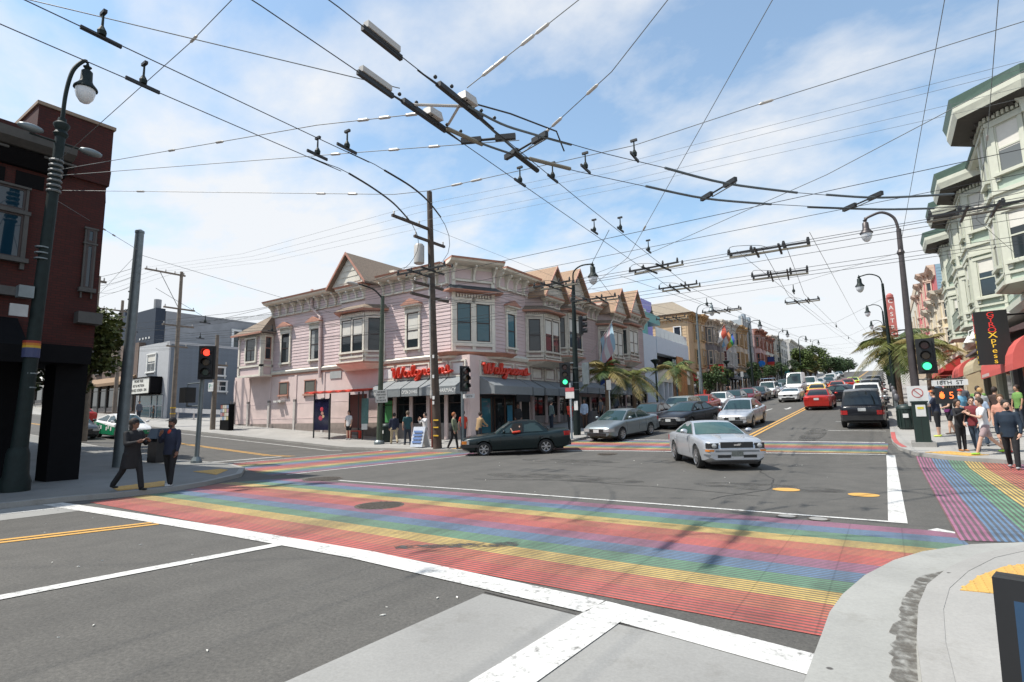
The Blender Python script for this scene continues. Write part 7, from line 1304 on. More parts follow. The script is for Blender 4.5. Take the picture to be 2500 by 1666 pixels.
    for sd_ in (-1, 1):         # sides
        k = len(mb.v); col = 0 if sd_ < 0 else ny
        up_ = [mb.v[i * (ny + 1) + col] for i in range(len(rows))]
        for p in up_: s_ = L_ / 2 - p[0]; mb.v.append((p[0], sd_ * hb * 1.0, min(p[2], sprof(S['top'], s_) - 0.03)))
        for i in range(len(rows) - 1): mb.f.append((i * (ny + 1) + col, (i + 1) * (ny + 1) + col, k + i + 1, k + i))
    gh = put('cabin', mb, paint, root, local=True, smooth=38)
    def patch(i0, i1, t0, t1, off, ni=5, nj=6):
        b = MB()
        for i in range(ni + 1):
            for j in range(nj + 1): b.v.append(gp(i0 + (i1 - i0) * i / ni, t0 + (t1 - t0) * j / nj, off))
        for i in range(ni):
            for j in range(nj): a = i * (nj + 1) + j; b.f.append((a, a + 1, a + nj + 2, a + nj + 1))
        return b
    put('windscreen', patch(5.12, 6.97, -0.93, 0.93, 0.012), glassm, root, local=True, smooth=60)
    put('rear_window', patch(0.12, 1.86, -0.88, 0.88, 0.012), CGD, root, local=True, smooth=60)
    # side windows: quads inside the side panel
    def sidep(s, v, sd_, off=0.012):
        """s measured at belt..roof interpolated, v 0 belt 1 roof"""
        zb_ = sprof(S['top'], s) - 0.0; zr = H_ - 0.06; hh = hb + (hr - hb) * v; return (X(s), sd_ * (hh + off), zb_ + (zr - zb_) * v)
    nw = S['nw']; a0, a1 = sc + 0.12, sf + 0.10; b0, b1 = sd - 0.22, sr - 0.06
    if kind == 'van': b0 = b1 = 2.35
    for sd_ in (-1, 1):
        for k in range(nw):
            f0, f1 = k / nw, (k + 1) / nw; g0 = 0.035 if k else 0.0; g1 = 0.035 if k < nw - 1 else 0.0
            def edge(fq, v): return (a0 + (b0 - a0) * fq) * (1 - v) + (a1 + (b1 - a1) * fq) * v
            b = MB(); nv = 4; nu = 3
            for i in range(nu + 1):
                for j in range(nv + 1):
                    v = 0.07 + 0.83 * j / nv; u = f0 + g0 + (f1 - g1 - f0 - g0) * i / nu; b.v.append(sidep(edge(u, v), v, sd_))
            for i in range(nu):
                for j in range(nv): a = i * (nv + 1) + j; b.f.append((a, a + 1, a + nv + 2, a + nv + 1))
            put('side_window', b, glassm if kind != 'van' else CGD, root, local=True, smooth=60)
    # wheels
    ty, rm = wheel_meshes(rw, spokes)
    for wxx in wx:
        for sd_ in (-1, 1):
            o = link(bpy.data.objects.new('wheel', ty)); o.parent = root; o.location = (X(wxx), sd_ * (W / 2 - 0.125), rw); o.rotation_euler = (0, 0, 0 if sd_ > 0 else math.pi)
            r2 = link(bpy.data.objects.new('rim', rm)); r2.parent = o; r2.location = (0, 0.022, 0)
    put('underbody', MB().box(X(L_ - 0.3), X(0.3), -W / 2 + 0.26, W / 2 - 0.26, zbot - 0.04, zbot + 0.3), TRM, root, local=True)
    # lamps, grille, plates
    zn = sprof(S['top'], 0.12)
    mir = sprof(S['top'], sc + 0.25)
    for sd_ in (-1, 1):
        put('mirror', MB().sph((X(sc + 0.32), sd_ * (W / 2 + 0.09), mir + 0.10), 0.07, 0.12, 0.075, 8, 6), paint if kind != 'van' else TRM, root, local=True, smooth=60)
        if detail > 1:
            b = MB(); s0 = sc + 0.15
            for q in [s0 + (b0 - s0) * k / max(1, nw) for k in range(nw + 1)]:
                if min(abs(q - wx[0]), abs(q - wx[1])) < Ra + 0.05: q = wx[1] - Ra - 0.06 if q > L_ / 2 else wx[0] + Ra + 0.06
                zt_ = sprof(S['top'], q); w_ = hw(q); b.tube([(X(q), sd_ * w_ * 0.985, zbot + 0.22), (X(q), sd_ * w_, zbot + (zt_ - zbot) * 0.55), (X(q), sd_ * w_ * 0.985, zt_ - 0.13), (X(q), sd_ * w_ * 0.955, zt_ - 0.06)], 0.006, 4)
            put('door_seam', b, SEAM, root, local=True)
            for k in range(nw if nw < 3 else 2): q = s0 + (b0 - s0) * (k + 0.86) / max(1, nw); put('door_handle', MB().box(X(q) - 0.09, X(q) + 0.09, sd_ * (hw(q) * 0.99 - 0.02), sd_ * (hw(q) + 0.012), sprof(S['top'], q) - 0.20, sprof(S['top'], q) - 0.165), paint if kind not in ('boxy',) else TRM, root, local=True)
    yb = hw(0.05)
    def fbox(y0, y1, z0, z1, s0, s1, m, nm, sl=0.0):
        b = MB(); b.hexa([(X(s0), y0, z0), (X(s0) - sl * abs(y1) , y1, z0), (X(s1), y1, z0), (X(s1), y0, z0), (X(s0), y0, z1), (X(s0) - sl * abs(y1), y1, z1), (X(s1), y1, z1), (X(s1), y0, z1)]); return put(nm, b, m, root, local=True)
    def strip3(pts, sd_, z0, z1):
        b = MB(); n = len(pts)
        for s_, yy in pts: b.v.extend([(X(s_), sd_ * yy, z0), (X(s_), sd_ * yy, z1), (X(s_) - 0.03 * (1 if s_ < 1 else -1), sd_ * (yy - 0.03), z1), (X(s_) - 0.03 * (1 if s_ < 1 else -1), sd_ * (yy - 0.03), z0)])
        for i in range(n - 1):
            for j in range(4): a = i * 4 + j; c_ = i * 4 + (j + 1) % 4; b.f.append((a, c_, c_ + 4, a + 4))
        b.f.append((0, 1, 2, 3)); b.f.append((n * 4 - 1, n * 4 - 2, n * 4 - 3, n * 4 - 4)); return b
    if face == 'muscle':
        fbox(-0.46, 0.46, 0.64, 0.80, -0.015, 0.2, TRM, 'grille'); gb = put('badge', MB().box(X(-0.035), X(-0.015), -0.09, 0.09, 0.70, 0.735).box(X(-0.035), X(-0.015), 0.02, 0.12, 0.735, 0.755), CHR, root, local=True)
        for sd_ in (-1, 1):
            put('lamp_housing', strip3([(-0.014, 0.53), (-0.014, 0.74), (0.06, hw(0.06) + 0.012), (0.16, hw(0.16) + 0.01)], sd_, 0.62, 0.775), TRM, root, local=True); put('headlamp', MB().lathe([(0.07, 0.0), (0.065, 0.02), (0.03, 0.035)], (X(-0.02), sd_ * 0.64, 0.70), 14, 'x'), HLT, root, local=True, smooth=50)
            put('indicator', strip3([(-0.045, 0.66), (-0.045, 0.79), (0.06, hw(0.06) + 0.05), (0.13, hw(0.13) + 0.045)], sd_, 0.54, 0.59), AMB, root, local=True); fbox(sd_ * 0.18, sd_ * 0.55, 0.36, 0.44, -0.012, 0.1, TRM, 'lower_grille')
        put('bumper', MB().prism([(X(-0.03), -0.76, 0.46), (X(-0.03), 0.76, 0.46), (X(0.06), 0.83, 0.46), (X(0.3), 0.88, 0.46), (X(0.3), -0.88, 0.46), (X(0.06), -0.83, 0.46)], [(X(-0.03), -0.76, 0.61), (X(-0.03), 0.76, 0.61), (X(0.06), 0.83, 0.61), (X(0.3), 0.88, 0.61), (X(0.3), -0.88, 0.61), (X(0.06), -0.83, 0.61)]), paint, root, local=True); put('bumper_groove', MB().box(X(-0.034), X(0.0), -0.62, 0.62, 0.52, 0.575), mat('groove_grey', (0.16, 0.17, 0.18), 0.5), root, local=True)
        put('number_plate', MB().box(X(-0.05), X(-0.034), -0.16, 0.16, 0.40, 0.55), mat('dealer_plate', (0.12, 0.13, 0.12), 0.5, var=0.4, scale=20), root, local=True); put('hood_scoop_line', MB().box(X(1.35), X(0.35), -0.34, -0.33, 0.90, 0.985).box(X(1.35), X(0.35), 0.33, 0.34, 0.90, 0.985), paint, root, local=True)
    else:
        zl = sprof(S['top'], 0.02) + 0.015; gz = zl - 0.06
        fbox(-0.40 * W / 1.8, 0.40 * W / 1.8, gz - 0.12, gz + 0.04, -0.008, 0.2, TRM if face != 'boxy' else TRM, 'grille'); fbox(-0.38, 0.38, gz + 0.035, gz + 0.055, -0.014, 0.1, CHR, 'grille_trim')
        if face == 'wide': fbox(-0.5, 0.5, gz - 0.32, gz + 0.02, -0.012, 0.2, TRM, 'grille'); fbox(-0.42, 0.42, gz - 0.10, gz - 0.07, -0.02, 0.1, CHR, 'grille_trim')
        for sd_ in (-1, 1):
            put('headlamp', strip3([(-0.012, 0.56 * yb), (-0.012, 0.95 * yb), (0.07, hw(0.07) + 0.012), (0.30, hw(0.30) + 0.01)], sd_, zl - 0.15, zl), HLT, root, local=True)
            if face == 'boxy': put('indicator', strip3([(-0.016, 0.90 * yb), (-0.014, 0.97 * yb), (0.07, hw(0.07) + 0.016), (0.2, hw(0.2) + 0.014)], sd_, zl - 0.14, zl - 0.01), AMB, root, local=True)
        fbox(-0.55, 0.55, zbot + 0.10, zbot + 0.24, -0.006, 0.2, TRM, 'lower_grille')
        put('number_plate', MB().box(X(-0.03), X(-0.012), -0.16, 0.16, zbot + 0.26, zbot + 0.41), PLT, root, local=True)
        if face == 'boxy': put('bumper', MB().prism([(X(-0.08), -0.78, 0.40), (X(-0.08), 0.78, 0.40), (X(0.75), 0.885, 0.40), (X(0.75), -0.885, 0.40)], [(X(-0.06), -0.78, 0.52), (X(-0.06), 0.78, 0.52), (X(0.75), 0.885, 0.52), (X(0.75), -0.885, 0.52)]), TRM, root, local=True); put('bumper_strip', MB().box(X(-0.07), X(0.0), -0.76, 0.76, 0.50, 0.54), CHR, root, local=True)
    # rear
    zr = sprof(S['top'], L_ - 0.1) - 0.12; yr = hw(L_ - 0.05)
    zt2 = sprof(S['top'], L_ - 0.02)
    for sd_ in (-1, 1): put('tail_lamp', strip3([(L_ + 0.012, (0.60 if kind != 'suv' else 0.72) * yr), (L_ + 0.012, 0.95 * yr), (L_ - 0.07, hw(L_ - 0.07) + 0.012), (L_ - 0.25, hw(L_ - 0.25) + 0.01)], sd_, zt2 - (0.20 if kind != 'suv' else 0.36), zt2 - (0.02 if kind != 'suv' else 0.16)), TLT, root, local=True)
    put('number_plate', MB().box(X(L_ + 0.02), X(L_ - 0.02), -0.16, 0.16, zr - 0.15, zr), PLT, root, local=True)
    put('rear_bumper', MB().box(X(L_ + 0.03), X(L_ - 0.25), -yr * 0.97, yr * 0.97, zbot + 0.12, zbot + 0.34), paint if kind not in ('boxy', 'suv') else TRM, root, local=True)
    if roof_sign: put('roof_sign', MB().prism([(X(sf + 0.35) - 0.12, -0.3, H_), (X(sf + 0.35) + 0.12, -0.3, H_), (X(sf + 0.35) + 0.12, 0.3, H_), (X(sf + 0.35) - 0.12, 0.3, H_)], [(X(sf + 0.35) - 0.05, -0.26, H_ + 0.2), (X(sf + 0.35) + 0.05, -0.26, H_ + 0.2), (X(sf + 0.35) + 0.05, 0.26, H_ + 0.2), (X(sf + 0.35) - 0.05, 0.26, H_ + 0.2)]), roof_sign, root, local=True)
    return root, X, S
SILV = carpaint('silver', (0.50, 0.52, 0.55), 0.55); GRYB = carpaint('grey_blue', (0.20, 0.235, 0.255), 0.5); DGNP = carpaint('dark_green', (0.003, 0.013, 0.015), 0.2); BLKP = carpaint('black', (0.008, 0.009, 0.013), 0.2); WHTP = carpaint('white', (0.68, 0.68, 0.67), 0.0); REDP_ = carpaint('red', (0.38, 0.02, 0.015), 0.3); MARN = carpaint('maroon', (0.16, 0.012, 0.018), 0.35); DBRN = carpaint('dark_brown', (0.05, 0.04, 0.038), 0.4); YELP = carpaint('taxi_yellow', (0.68, 0.42, 0.04), 0.0); ORGP = carpaint('orange_red', (0.55, 0.07, 0.015), 0.1); LIMP = carpaint('lime', (0.45, 0.62, 0.05), 0.0); TGRN = carpaint('taxi_green', (0.012, 0.22, 0.10), 0.0); CHAR = carpaint('charcoal', (0.05, 0.055, 0.06), 0.5); SILG = carpaint('silver_green', (0.34, 0.38, 0.37), 0.5)
car('car', 'silver coupe with wide black grille turning in the middle of the crossing', 'coupe', -4.92, 18.85, 0.52, -0.855, SILV, face='muscle', spokes=8, glassm=glass('windscreen_teal', (0.035, 0.085, 0.08), 0.02))
VO, vx, vs = car('car', 'dark green boxy saloon crossing in front of the pink corner', 'boxy', -13.75, 20.45, -0.815, -0.58, DGNP, face='boxy', spokes=6)
car('car', 'grey saloon parked nearest the far crosswalk at the left kerb', 'sedan', -11.45, 27.0, -0.165, -0.986, GRYB, spokes=8)
LOW = 'cars parked along the left kerb of the avenue'; LANE = 'cars driving on the avenue'; RIGHT = 'cars parked along the right kerb of the avenue'
car('car', 'dark brown car parked right behind the grey saloon', 'sedan', -11.9, 32.6, -0.02, -1, DBRN, LOW)
car('car', 'black saloon with large chrome-barred grille beside the dark brown car', 'sedan', -9.75, 33.0, -0.22, -0.975, BLKP, LANE, face='wide', mods=dict(W=1.86))
car('car', 'silver car directly behind the silver coupe', 'sedan', -6.9, 33.6, -0.03, -1, SILV, LANE, mods=dict(H=1.5))
car('car', 'pale silver-green car parked behind the dark brown car', 'suv', -11.9, 38.4, 0, -1, SILG, LOW, mods=dict(H=1.55))
car('car', 'red car in the parked row on the left kerb', 'sedan', -11.8, 43.6, 0, -1, REDP_, LOW)
car('car', 'white saloon in the parked row beyond the red car', 'sedan', -11.6, 48.0, 0, -1, WHTP, LOW, mods=dict(L=4.3))
car('car', 'charcoal car in the parked row beyond the white saloon', 'sedan', -11.4, 52.4, 0, -1, CHAR, LOW, mods=dict(L=4.2))
car('car', 'maroon car in the parked row up the hill', 'sedan', -11.1, 57.0, 0, -1, MARN, LOW)
car('car', 'black car parked just beyond the maroon car', 'sedan', -10.95, 62.0, 0, -1, BLKP, LOW)
ws, wxf, wss = car('car', 'white off-roader with ladder rack parked beyond the black car', 'suv', -10.9, 67.5, 0, -1, WHTP, LOW)
put('ladder_rack', MB().tube([(0.8, -0.7, 1.8), (0.8, -0.6, 2.15), (0.8, 0.6, 2.15), (0.8, 0.7, 1.8)], 0.03, 5).tube([(-1.2, -0.7, 1.8), (-1.2, -0.6, 2.15), (-1.2, 0.6, 2.15), (-1.2, 0.7, 1.8)], 0.03, 5).tube([(-1.4, 0.3, 2.18), (1.2, 0.3, 2.18)], 0.025, 5), CHR, ws, local=True)
car('car', 'low white sports saloon coming down the middle lane', 'coupe', -7.5, 58.6, 0, -1, WHTP, LANE, mods=dict(H=1.25))
car('delivery_van', 'tall white delivery van coming down the hill', 'van', -9.4, 78.5, 0, -1, WHTP, cat='van')
car('car', 'white pickup-sized car following the delivery van', 'suv', -8.6, 86.5, 0, -1, WHTP, LANE, mods=dict(H=1.9))
for i, (x, y, k, p, lb) in enumerate(((-11.0, 74, 'sedan', SILV, 'silver car parked beyond the white off-roader'), (-11.0, 80.5, 'suv', CHAR, 'charcoal off-roader parked beside the delivery van'), (-11.0, 87, 'sedan', BLKP, 'black car parked far up the left kerb'), (-10.9, 94, 'sedan', SILV, 'silver car parked farthest up the left kerb'))): car('car', lb, k, x, y, 0, -1, p, LOW, detail=1)
for i, (x, y, k, p, lb) in enumerate(((-8.4, 96, 'sedan', SILV, 'silver car queueing far up the avenue'), (-7.6, 104, 'sedan', CHAR, 'charcoal car queueing far up the avenue'), (-7.9, 112, 'suv', WHTP, 'white car at the far crossing up the avenue'))): car('car', lb, k, x, y, 0, -1, p, LANE, detail=1)
car('car', 'bright red saloon driving away up the avenue', 'sedan', -4.1, 47.0, 0.02, 1, carpaint('bright_red', (0.42, 0.025, 0.018), 0.35), LANE)
car('taxi', 'yellow taxi ahead of the bright red saloon', 'sedan', -5.6, 63.0, 0, 1, YELP, roof_sign=WHTP, cat='taxi')
car('car', 'black saloon turning sideways across the avenue', 'sedan', -3.3, 55.9, -0.78, 0.62, BLKP, LANE, spokes=10)
car('car', 'orange-red car ahead of the black turning saloon', 'sedan', -4.4, 71.5, 0, 1, ORGP, LANE, detail=1); car('car', 'red car with rear lamps lit near the far crossing', 'sedan', -3.9, 82, 0, 1, REDP_, LANE, detail=1)
car('taxi', 'lime green taxi near the far crossing', 'sedan', -3.7, 92, 0, 1, LIMP, cat='taxi', detail=1)
RV, rx, rs = car('car', 'black boxy off-roader seen from behind at the right kerb', 'suv', -1.02, 33.3, 0, 1, BLKP, RIGHT, glassm=CGD, mods=dict(L=4.7, W=1.88, H=1.83))
lt = text_mesh('R A N G E  R O V E R', 0.085, 0.003).copy(); lt.materials.clear(); lt.materials.append(CHR); o = link(bpy.data.objects.new('tailgate_lettering', lt)); o.parent = RV; o.location = (rx(4.7) - 0.012, 0, 1.05); o.rotation_euler = (R(90), 0, R(-90))
for i, (y, k, p, lb) in enumerate(((39.3, 'sedan', SILV, 'silver car parked in front of the black off-roader'), (45.3, 'suv', WHTP, 'white off-roader parked second in front of the black one'), (51.6, 'sedan', MARN, 'maroon car parked along the right kerb'), (57.8, 'suv', CHAR, 'charcoal off-roader parked along the right kerb'), (64, 'sedan', SILV, 'silver car parked farther along the right kerb'), (70.5, 'sedan', BLKP, 'black car parked farther along the right kerb'), (77, 'suv', CHAR, 'dark off-roader parked up the right kerb'))): car('car', lb, k, -1.05, y, 0, 1, p, RIGHT, detail=1)
# hilltop cars
for i, (x, y, p, lb) in enumerate(((-9.5, 140, SILV, 'silver car parked on the steep hill'), (-9.5, 150, WHTP, 'white car parked on the steep hill'), (-9.5, 165, CHAR, 'dark car parked on the steep hill under the trees'))): car('car', lb, 'sedan', x, y, 0, -1, p, 'cars on the steep hill', detail=1)
# cross street
TX, tx_, ts_ = car('taxi', 'green and white hatchback taxi waiting up the cross street', 'hatch', -39.6, 14.85, 1, 0.03, WHTP, two=TGRN, cat='taxi', roof_sign=None, spokes=10)
put('bonnet_colour', MB().box(tx_(0.02), tx_(-0.012), -0.72, 0.72, 0.36, 0.62), TGRN, TX, local=True)
for q in ((1.55, 0.0), (1.9, 0.1), (2.15, 0.0), (2.9, 0.05), (3.15, 0.08)): put('door_print', MB().box(tx_(q[0] + 0.16), tx_(q[0]), -0.885, -0.872, 0.5 + q[1], 0.72 + q[1]), WHITEL, TX, local=True)
car('taxi', 'dark red taxi with white roof sign farther up the cross street', 'sedan', -58.5, 18.3, -1, 0, REDP_, roof_sign=WHTP, cat='taxi'); car('car', 'dark blue-grey car half hidden behind the brick building', 'sedan', -41.6, 12.75, 1, 0, CHAR)
# driver's arm on the open window of the green saloon
put('open_window', MB().add([(vx(2.05), 0.80, 0.97), (vx(2.62), 0.80, 0.97), (vx(2.62), 0.67, 1.33), (vx(2.22), 0.67, 1.33)], [(0, 1, 2, 3)]), DARK, VO, local=True)  # dark quad over the pane, coloured as the unlit cabin
# ------------------------------------------------------------------ people
SK = {'a': mat('skin_light', (0.55, 0.33, 0.235), 0.55, var=0.06), 'b': mat('skin_tan', (0.42, 0.235, 0.155), 0.55, var=0.06), 'c': mat('skin_brown', (0.20, 0.10, 0.065), 0.55, var=0.06)}
HAIRM = {}
def cloth(n, c): return mat('cloth_' + n, c, 0.85, var=0.14, scale=9, bump=0.25, bscale=14)
def remeshed(mb, vox, name, m, sm=4):
    me = mb.mesh(name); o = bpy.data.objects.new(name, me); md = o.modifiers.new('r', 'REMESH'); md.mode = 'VOXEL'; md.voxel_size = vox; md.use_smooth_shade = True
    s2 = o.modifiers.new('s', 'SMOOTH'); s2.iterations = sm; s2.factor = 0.5
    out = scratch_mesh(o); bpy.data.meshes.remove(me); out.name = name
    out.materials.clear(); out.materials.append(m); return out
def capsule(mb, a, b, ra, rb, n=10, ex=1.0):
    a, b = Vector(a), Vector(b); d = (b - a); l = d.length
    if l < 1e-6: return
    d /= l; pts = [a - d * ra * 0.8, a - d * ra * 0.5, a, a.lerp(b, 0.5), b, b + d * rb * 0.5, b + d * rb * 0.8]; rs = [ra * 0.45, ra * 0.82, ra, (ra + rb) / 2, rb, rb * 0.82, rb * 0.45]; mb.tube(pts, rs, n, True)
def ell(mb, rings, n=14):
    k0 = len(mb.v)
    for (x, y, z, rx, ry) in rings:
        for j in range(n): a = 2 * math.pi * j / n; mb.v.append((x + rx * math.cos(a), y + ry * math.sin(a), z))
    for i in range(len(rings) - 1):
        for j in range(n): a = k0 + i * n + j; b = k0 + i * n + (j + 1) % n; mb.f.append((a, b, b + n, a + n))
    mb.f.append(tuple(k0 + j for j in range(n))[::-1]); mb.f.append(tuple(k0 + (len(rings) - 1) * n + j for j in range(n)))
def vec(base, l, ang, out=0.0): return Vector(base) + Vector((math.sin(out) * l, math.sin(ang) * math.cos(out) * l, -math.cos(ang) * math.cos(out) * l))
HANDS = {}
def hand_mesh(m):
    if m.name in HANDS: return HANDS[m.name]
    b = MB(); b.tube([(0, 0, 0.03), (0, 0, 0), (0, 0.004, -0.05), (0, 0.006, -0.09)], [0.026, 0.030, 0.040, 0.036], 8, sy=0.5)
    for i, (x, l) in enumerate(((-0.030, 0.062), (-0.010, 0.078), (0.010, 0.072), (0.030, 0.056))): b.tube([(x, 0.004, -0.08), (x, 0.010, -0.085 - l * 0.45), (x, 0.022, -0.085 - l * 0.8), (x, 0.034, -0.085 - l)], [0.0095, 0.009, 0.008, 0.006], 6)
    b.tube([(-0.028, 0.006, -0.02), (-0.052, 0.02, -0.05), (-0.056, 0.03, -0.082)], [0.013, 0.011, 0.008], 6)
    me = b.mesh('hand', smooth=70); me.materials.append(m); HANDS[m.name] = me; return me
def person(label, x, y, face, top, bottom, h=1.74, skin='a', sleeve='short', legs='long', shoes=(0.05, 0.045, 0.04), hair=(0.03, 0.02, 0.015), hairstyle='short', hat=None, stride=0.0, armL=(0.1, 0.15), armR=(0.1, 0.15), build=1.0, vox=0.022, zoff=0.11, beard=False, bend=0.0, skirt=False, headturn=0.0, long_coat=False, group=None, glasses=False):
    """face: direction the person looks, degrees from +X; arm = (shoulder swing forward, elbow bend) in radians"""
    z0 = Z(x, y) + zoff; root = thing('person', label, 'person', (x, y, z0), R(face - 90), group); s = h / 1.75; B = build; sk = SK[skin]
    hip = 0.90; sh = 1.42; nk = 1.50; hc = 1.635; by = -0.0; lean = bend
    P = lambda x_, y_, z_: (x_ * s, (y_ + lean * max(0, z_ - hip)) * s, z_ * s)
    # legs
    hipL, hipR = Vector((-0.095 * B, 0, hip)), Vector((0.095 * B, 0, hip)); st = stride
    kL = vec(hipL, 0.42, st, 0.0); aL = vec(kL, 0.42, st - (0.35 if st < 0 else 0.12) * min(1, abs(st) * 3)); kR = vec(hipR, 0.42, -st); aR = vec(kR, 0.42, -st - (0.35 if st > 0 else 0.12) * min(1, abs(st) * 3))
    zmin = min(aL.z, aR.z) - 0.065; dz = -zmin
    up_ = lambda v: Vector((v.x, v.y, v.z + dz))
    hipL, hipR, kL, kR, aL, aR = map(up_, (hipL, hipR, kL, kR, aL, aR)); dzt = dz
    T = lambda x_, y_, z_: Vector(P(x_, y_, z_ + dzt)); Sx = lambda v: v * s
    shL, shR = T(-0.168 * B, 0, sh - 0.01), T(0.168 * B, 0, sh - 0.01)
    def arm(base, a, sg):
        el = Vector(base) + Vector((sg * 0.07, math.sin(a[0]) * 0.29, -math.cos(a[0]) * 0.28)) * s; fa = a[0] + a[1]; inn = -sg * min(0.12, a[1] * 0.07); wr = el + Vector((inn, math.sin(fa) * 0.25, -math.cos(fa) * 0.25)) * s; return el, wr, fa
    eL, wL, fL_ = arm(shL, armL, -1); eR, wR, fR_ = arm(shR, armR, 1)
    # skin body: one continuous surface
    b = MB(); ell(b, [(0, 0, 0.82, 0.13 * B, 0.09 * B), (0, 0, 0.90, 0.155 * B, 0.105 * B), (0, 0.0, 1.06, 0.135 * B, 0.095 * B), (0, 0.01, 1.22, 0.155 * B, 0.105 * B), (0, 0, 1.38, 0.175 * B, 0.10), (0, -0.01, 1.45, 0.11, 0.075), (0, 0.0, 1.50, 0.058, 0.058), (0, 0.012, 1.58, 0.052, 0.055)])
    b.v = [tuple(T(*v)) for v in b.v]
    for sg, e_, w_, sh_ in ((-1, eL, wL, shL), (1, eR, wR, shR)): capsule(b, sh_, e_, 0.052 * s * B, 0.041 * s); capsule(b, e_, w_, 0.041 * s, 0.027 * s)
    for hp, k_, a_ in ((hipL, kL, aL), (hipR, kR, aR)): capsule(b, Sx(hp), Sx(k_), 0.082 * s * B, 0.055 * s); capsule(b, Sx(k_), Sx(k_.lerp(a_, 0.4)), 0.052 * s, 0.055 * s * B); capsule(b, Sx(k_.lerp(a_, 0.4)), Sx(a_), 0.053 * s, 0.036 * s)
    hd0 = len(b.v); b.sph((0, 0, 0), 0.078, 0.098, 0.118, 14, 10); b.sph((0, 0.055, -0.075), 0.045, 0.045, 0.04, 8, 6); b.sph((0, 0.10, -0.015), 0.014, 0.022, 0.022, 6, 5)
    for sg in (-1, 1): b.sph((sg * 0.08, -0.005, -0.01), 0.012, 0.022, 0.032, 6, 5)
    c, sn = math.cos(headturn), math.sin(headturn); hcv = T(0, 0.015, hc)
    HT = lambda v: tuple(Vector((v[0] * c - v[1] * sn, v[0] * sn + v[1] * c, v[2])) * s + hcv)
    for i in range(hd0, len(b.v)): b.v[i] = HT(b.v[i])
    put('body', remeshed(b, vox * 0.85, 'body', sk, 3), sk, root, local=True)
    for w_, fa, sg in ((wL, fL_, -1), (wR, fR_, 1)):
        o = link(bpy.data.objects.new('hand', hand_mesh(sk))); o.parent = root; o.location = w_; o.rotation_euler = (fa, 0, R(90) * sg * 0.8); o.scale = (s * 1.05 * (1 if sg > 0 else -1), s * 1.05, s * 1.05)
    # top
    b = MB(); hem = 0.80 if not long_coat else 0.55
    ell(b, [(0, 0, hem, 0.175 * B, 0.125 * B), (0, 0, 0.92, 0.172 * B, 0.122 * B), (0, 0.0, 1.06, 0.16 * B, 0.118 * B), (0, 0.012, 1.22, 0.178 * B, 0.125 * B), (0, 0, 1.38, 0.195 * B, 0.115), (0, -0.012, 1.455, 0.115, 0.085), (0, -0.005, 1.49, 0.07, 0.07)]); b.v = [tuple(T(*v)) for v in b.v]
    if sleeve != 'none':
        for e_, w_, sh_ in ((eL, wL, shL), (eR, wR, shR)):
            if sleeve == 'long': capsule(b, sh_, e_, 0.058 * s * B, 0.049 * s * B); capsule(b, e_, Vector(e_).lerp(w_, 0.93), 0.049 * s * B, 0.040 * s)
            else: capsule(b, sh_, Vector(sh_).lerp(e_, 0.66), 0.058 * s * B, 0.056 * s * B)
    put('top', remeshed(b, vox, 'top', top), top, root, local=True)
    # trousers, shorts or skirt
    b = MB(); ell(b, [(0, 0, 0.79, 0.16 * B, 0.115 * B), (0, 0, 0.88, 0.17 * B, 0.12 * B), (0, 0, 0.99, 0.15 * B, 0.108 * B)]); b.v = [tuple(T(*v)) for v in b.v]
    cut = {'long': 1.0, 'short': 0.0, 'mid': 0.3}[legs]
    for hp, k_, a_ in ((hipL, kL, aL), (hipR, kR, aR)):
        if legs == 'short': capsule(b, Sx(hp), Sx(hp.lerp(k_, 0.72)), 0.10 * s * B, 0.085 * s * B)
        else: capsule(b, Sx(hp), Sx(k_), 0.096 * s * B, 0.072 * s); capsule(b, Sx(k_), Sx(k_.lerp(a_, 0.96 * cut)), 0.070 * s, 0.056 * s * B)
    put('shorts' if legs != 'long' else 'trousers', remeshed(b, vox, 'legwear', bottom), bottom, root, local=True)
    # shoes
    sm = mat('shoe_%d_%d_%d' % tuple(int(q * 100) for q in shoes), shoes, 0.6)
    for a_ in (aL, aR):
        q = Sx(a_); lift = max(0.0, q.z - 0.065 * s); b = MB(); b.sph((q.x, q.y - 0.02 * s, q.z - 0.025 * s), 0.043 * s, 0.06 * s, 0.042 * s, 8, 6); b.sph((q.x, q.y + 0.08 * s, q.z - 0.035 * s - lift * 0.2), 0.046 * s, 0.105 * s, 0.032 * s, 8, 6); put('shoe', remeshed(b, 0.016, 'shoe', sm, 2), sm, root, local=True)
    # hair, hat, beard, eyes
    hm = mat('hair_%d_%d_%d' % tuple(int(q * 1000) for q in hair), hair, 0.7, var=0.25, scale=30)
    if hairstyle != 'bald':
        b = MB(); b.sph((0, -0.020, 0.032), 0.098, 0.114, 0.122, 12, 8)
        if hairstyle == 'long': b.sph((0, -0.06, -0.08), 0.085, 0.06, 0.14, 10, 7)
        if hairstyle == 'bun': b.sph((0, -0.10, 0.06), 0.05, 0.05, 0.05, 8, 6)
        if hairstyle == 'big': b.sph((0, -0.02, 0.04), 0.115, 0.115, 0.11, 12, 8); b.sph((0, -0.06, -0.06), 0.11, 0.08, 0.12, 10, 7)
        b.v = [v if v[1] < 0.055 or v[2] > 0.055 else (v[0], 0.055, v[2]) for v in b.v]; b.v = [HT(v) for v in b.v]; put('hair', remeshed(b, 0.016, 'hair', hm, 2), hm, root, local=True)
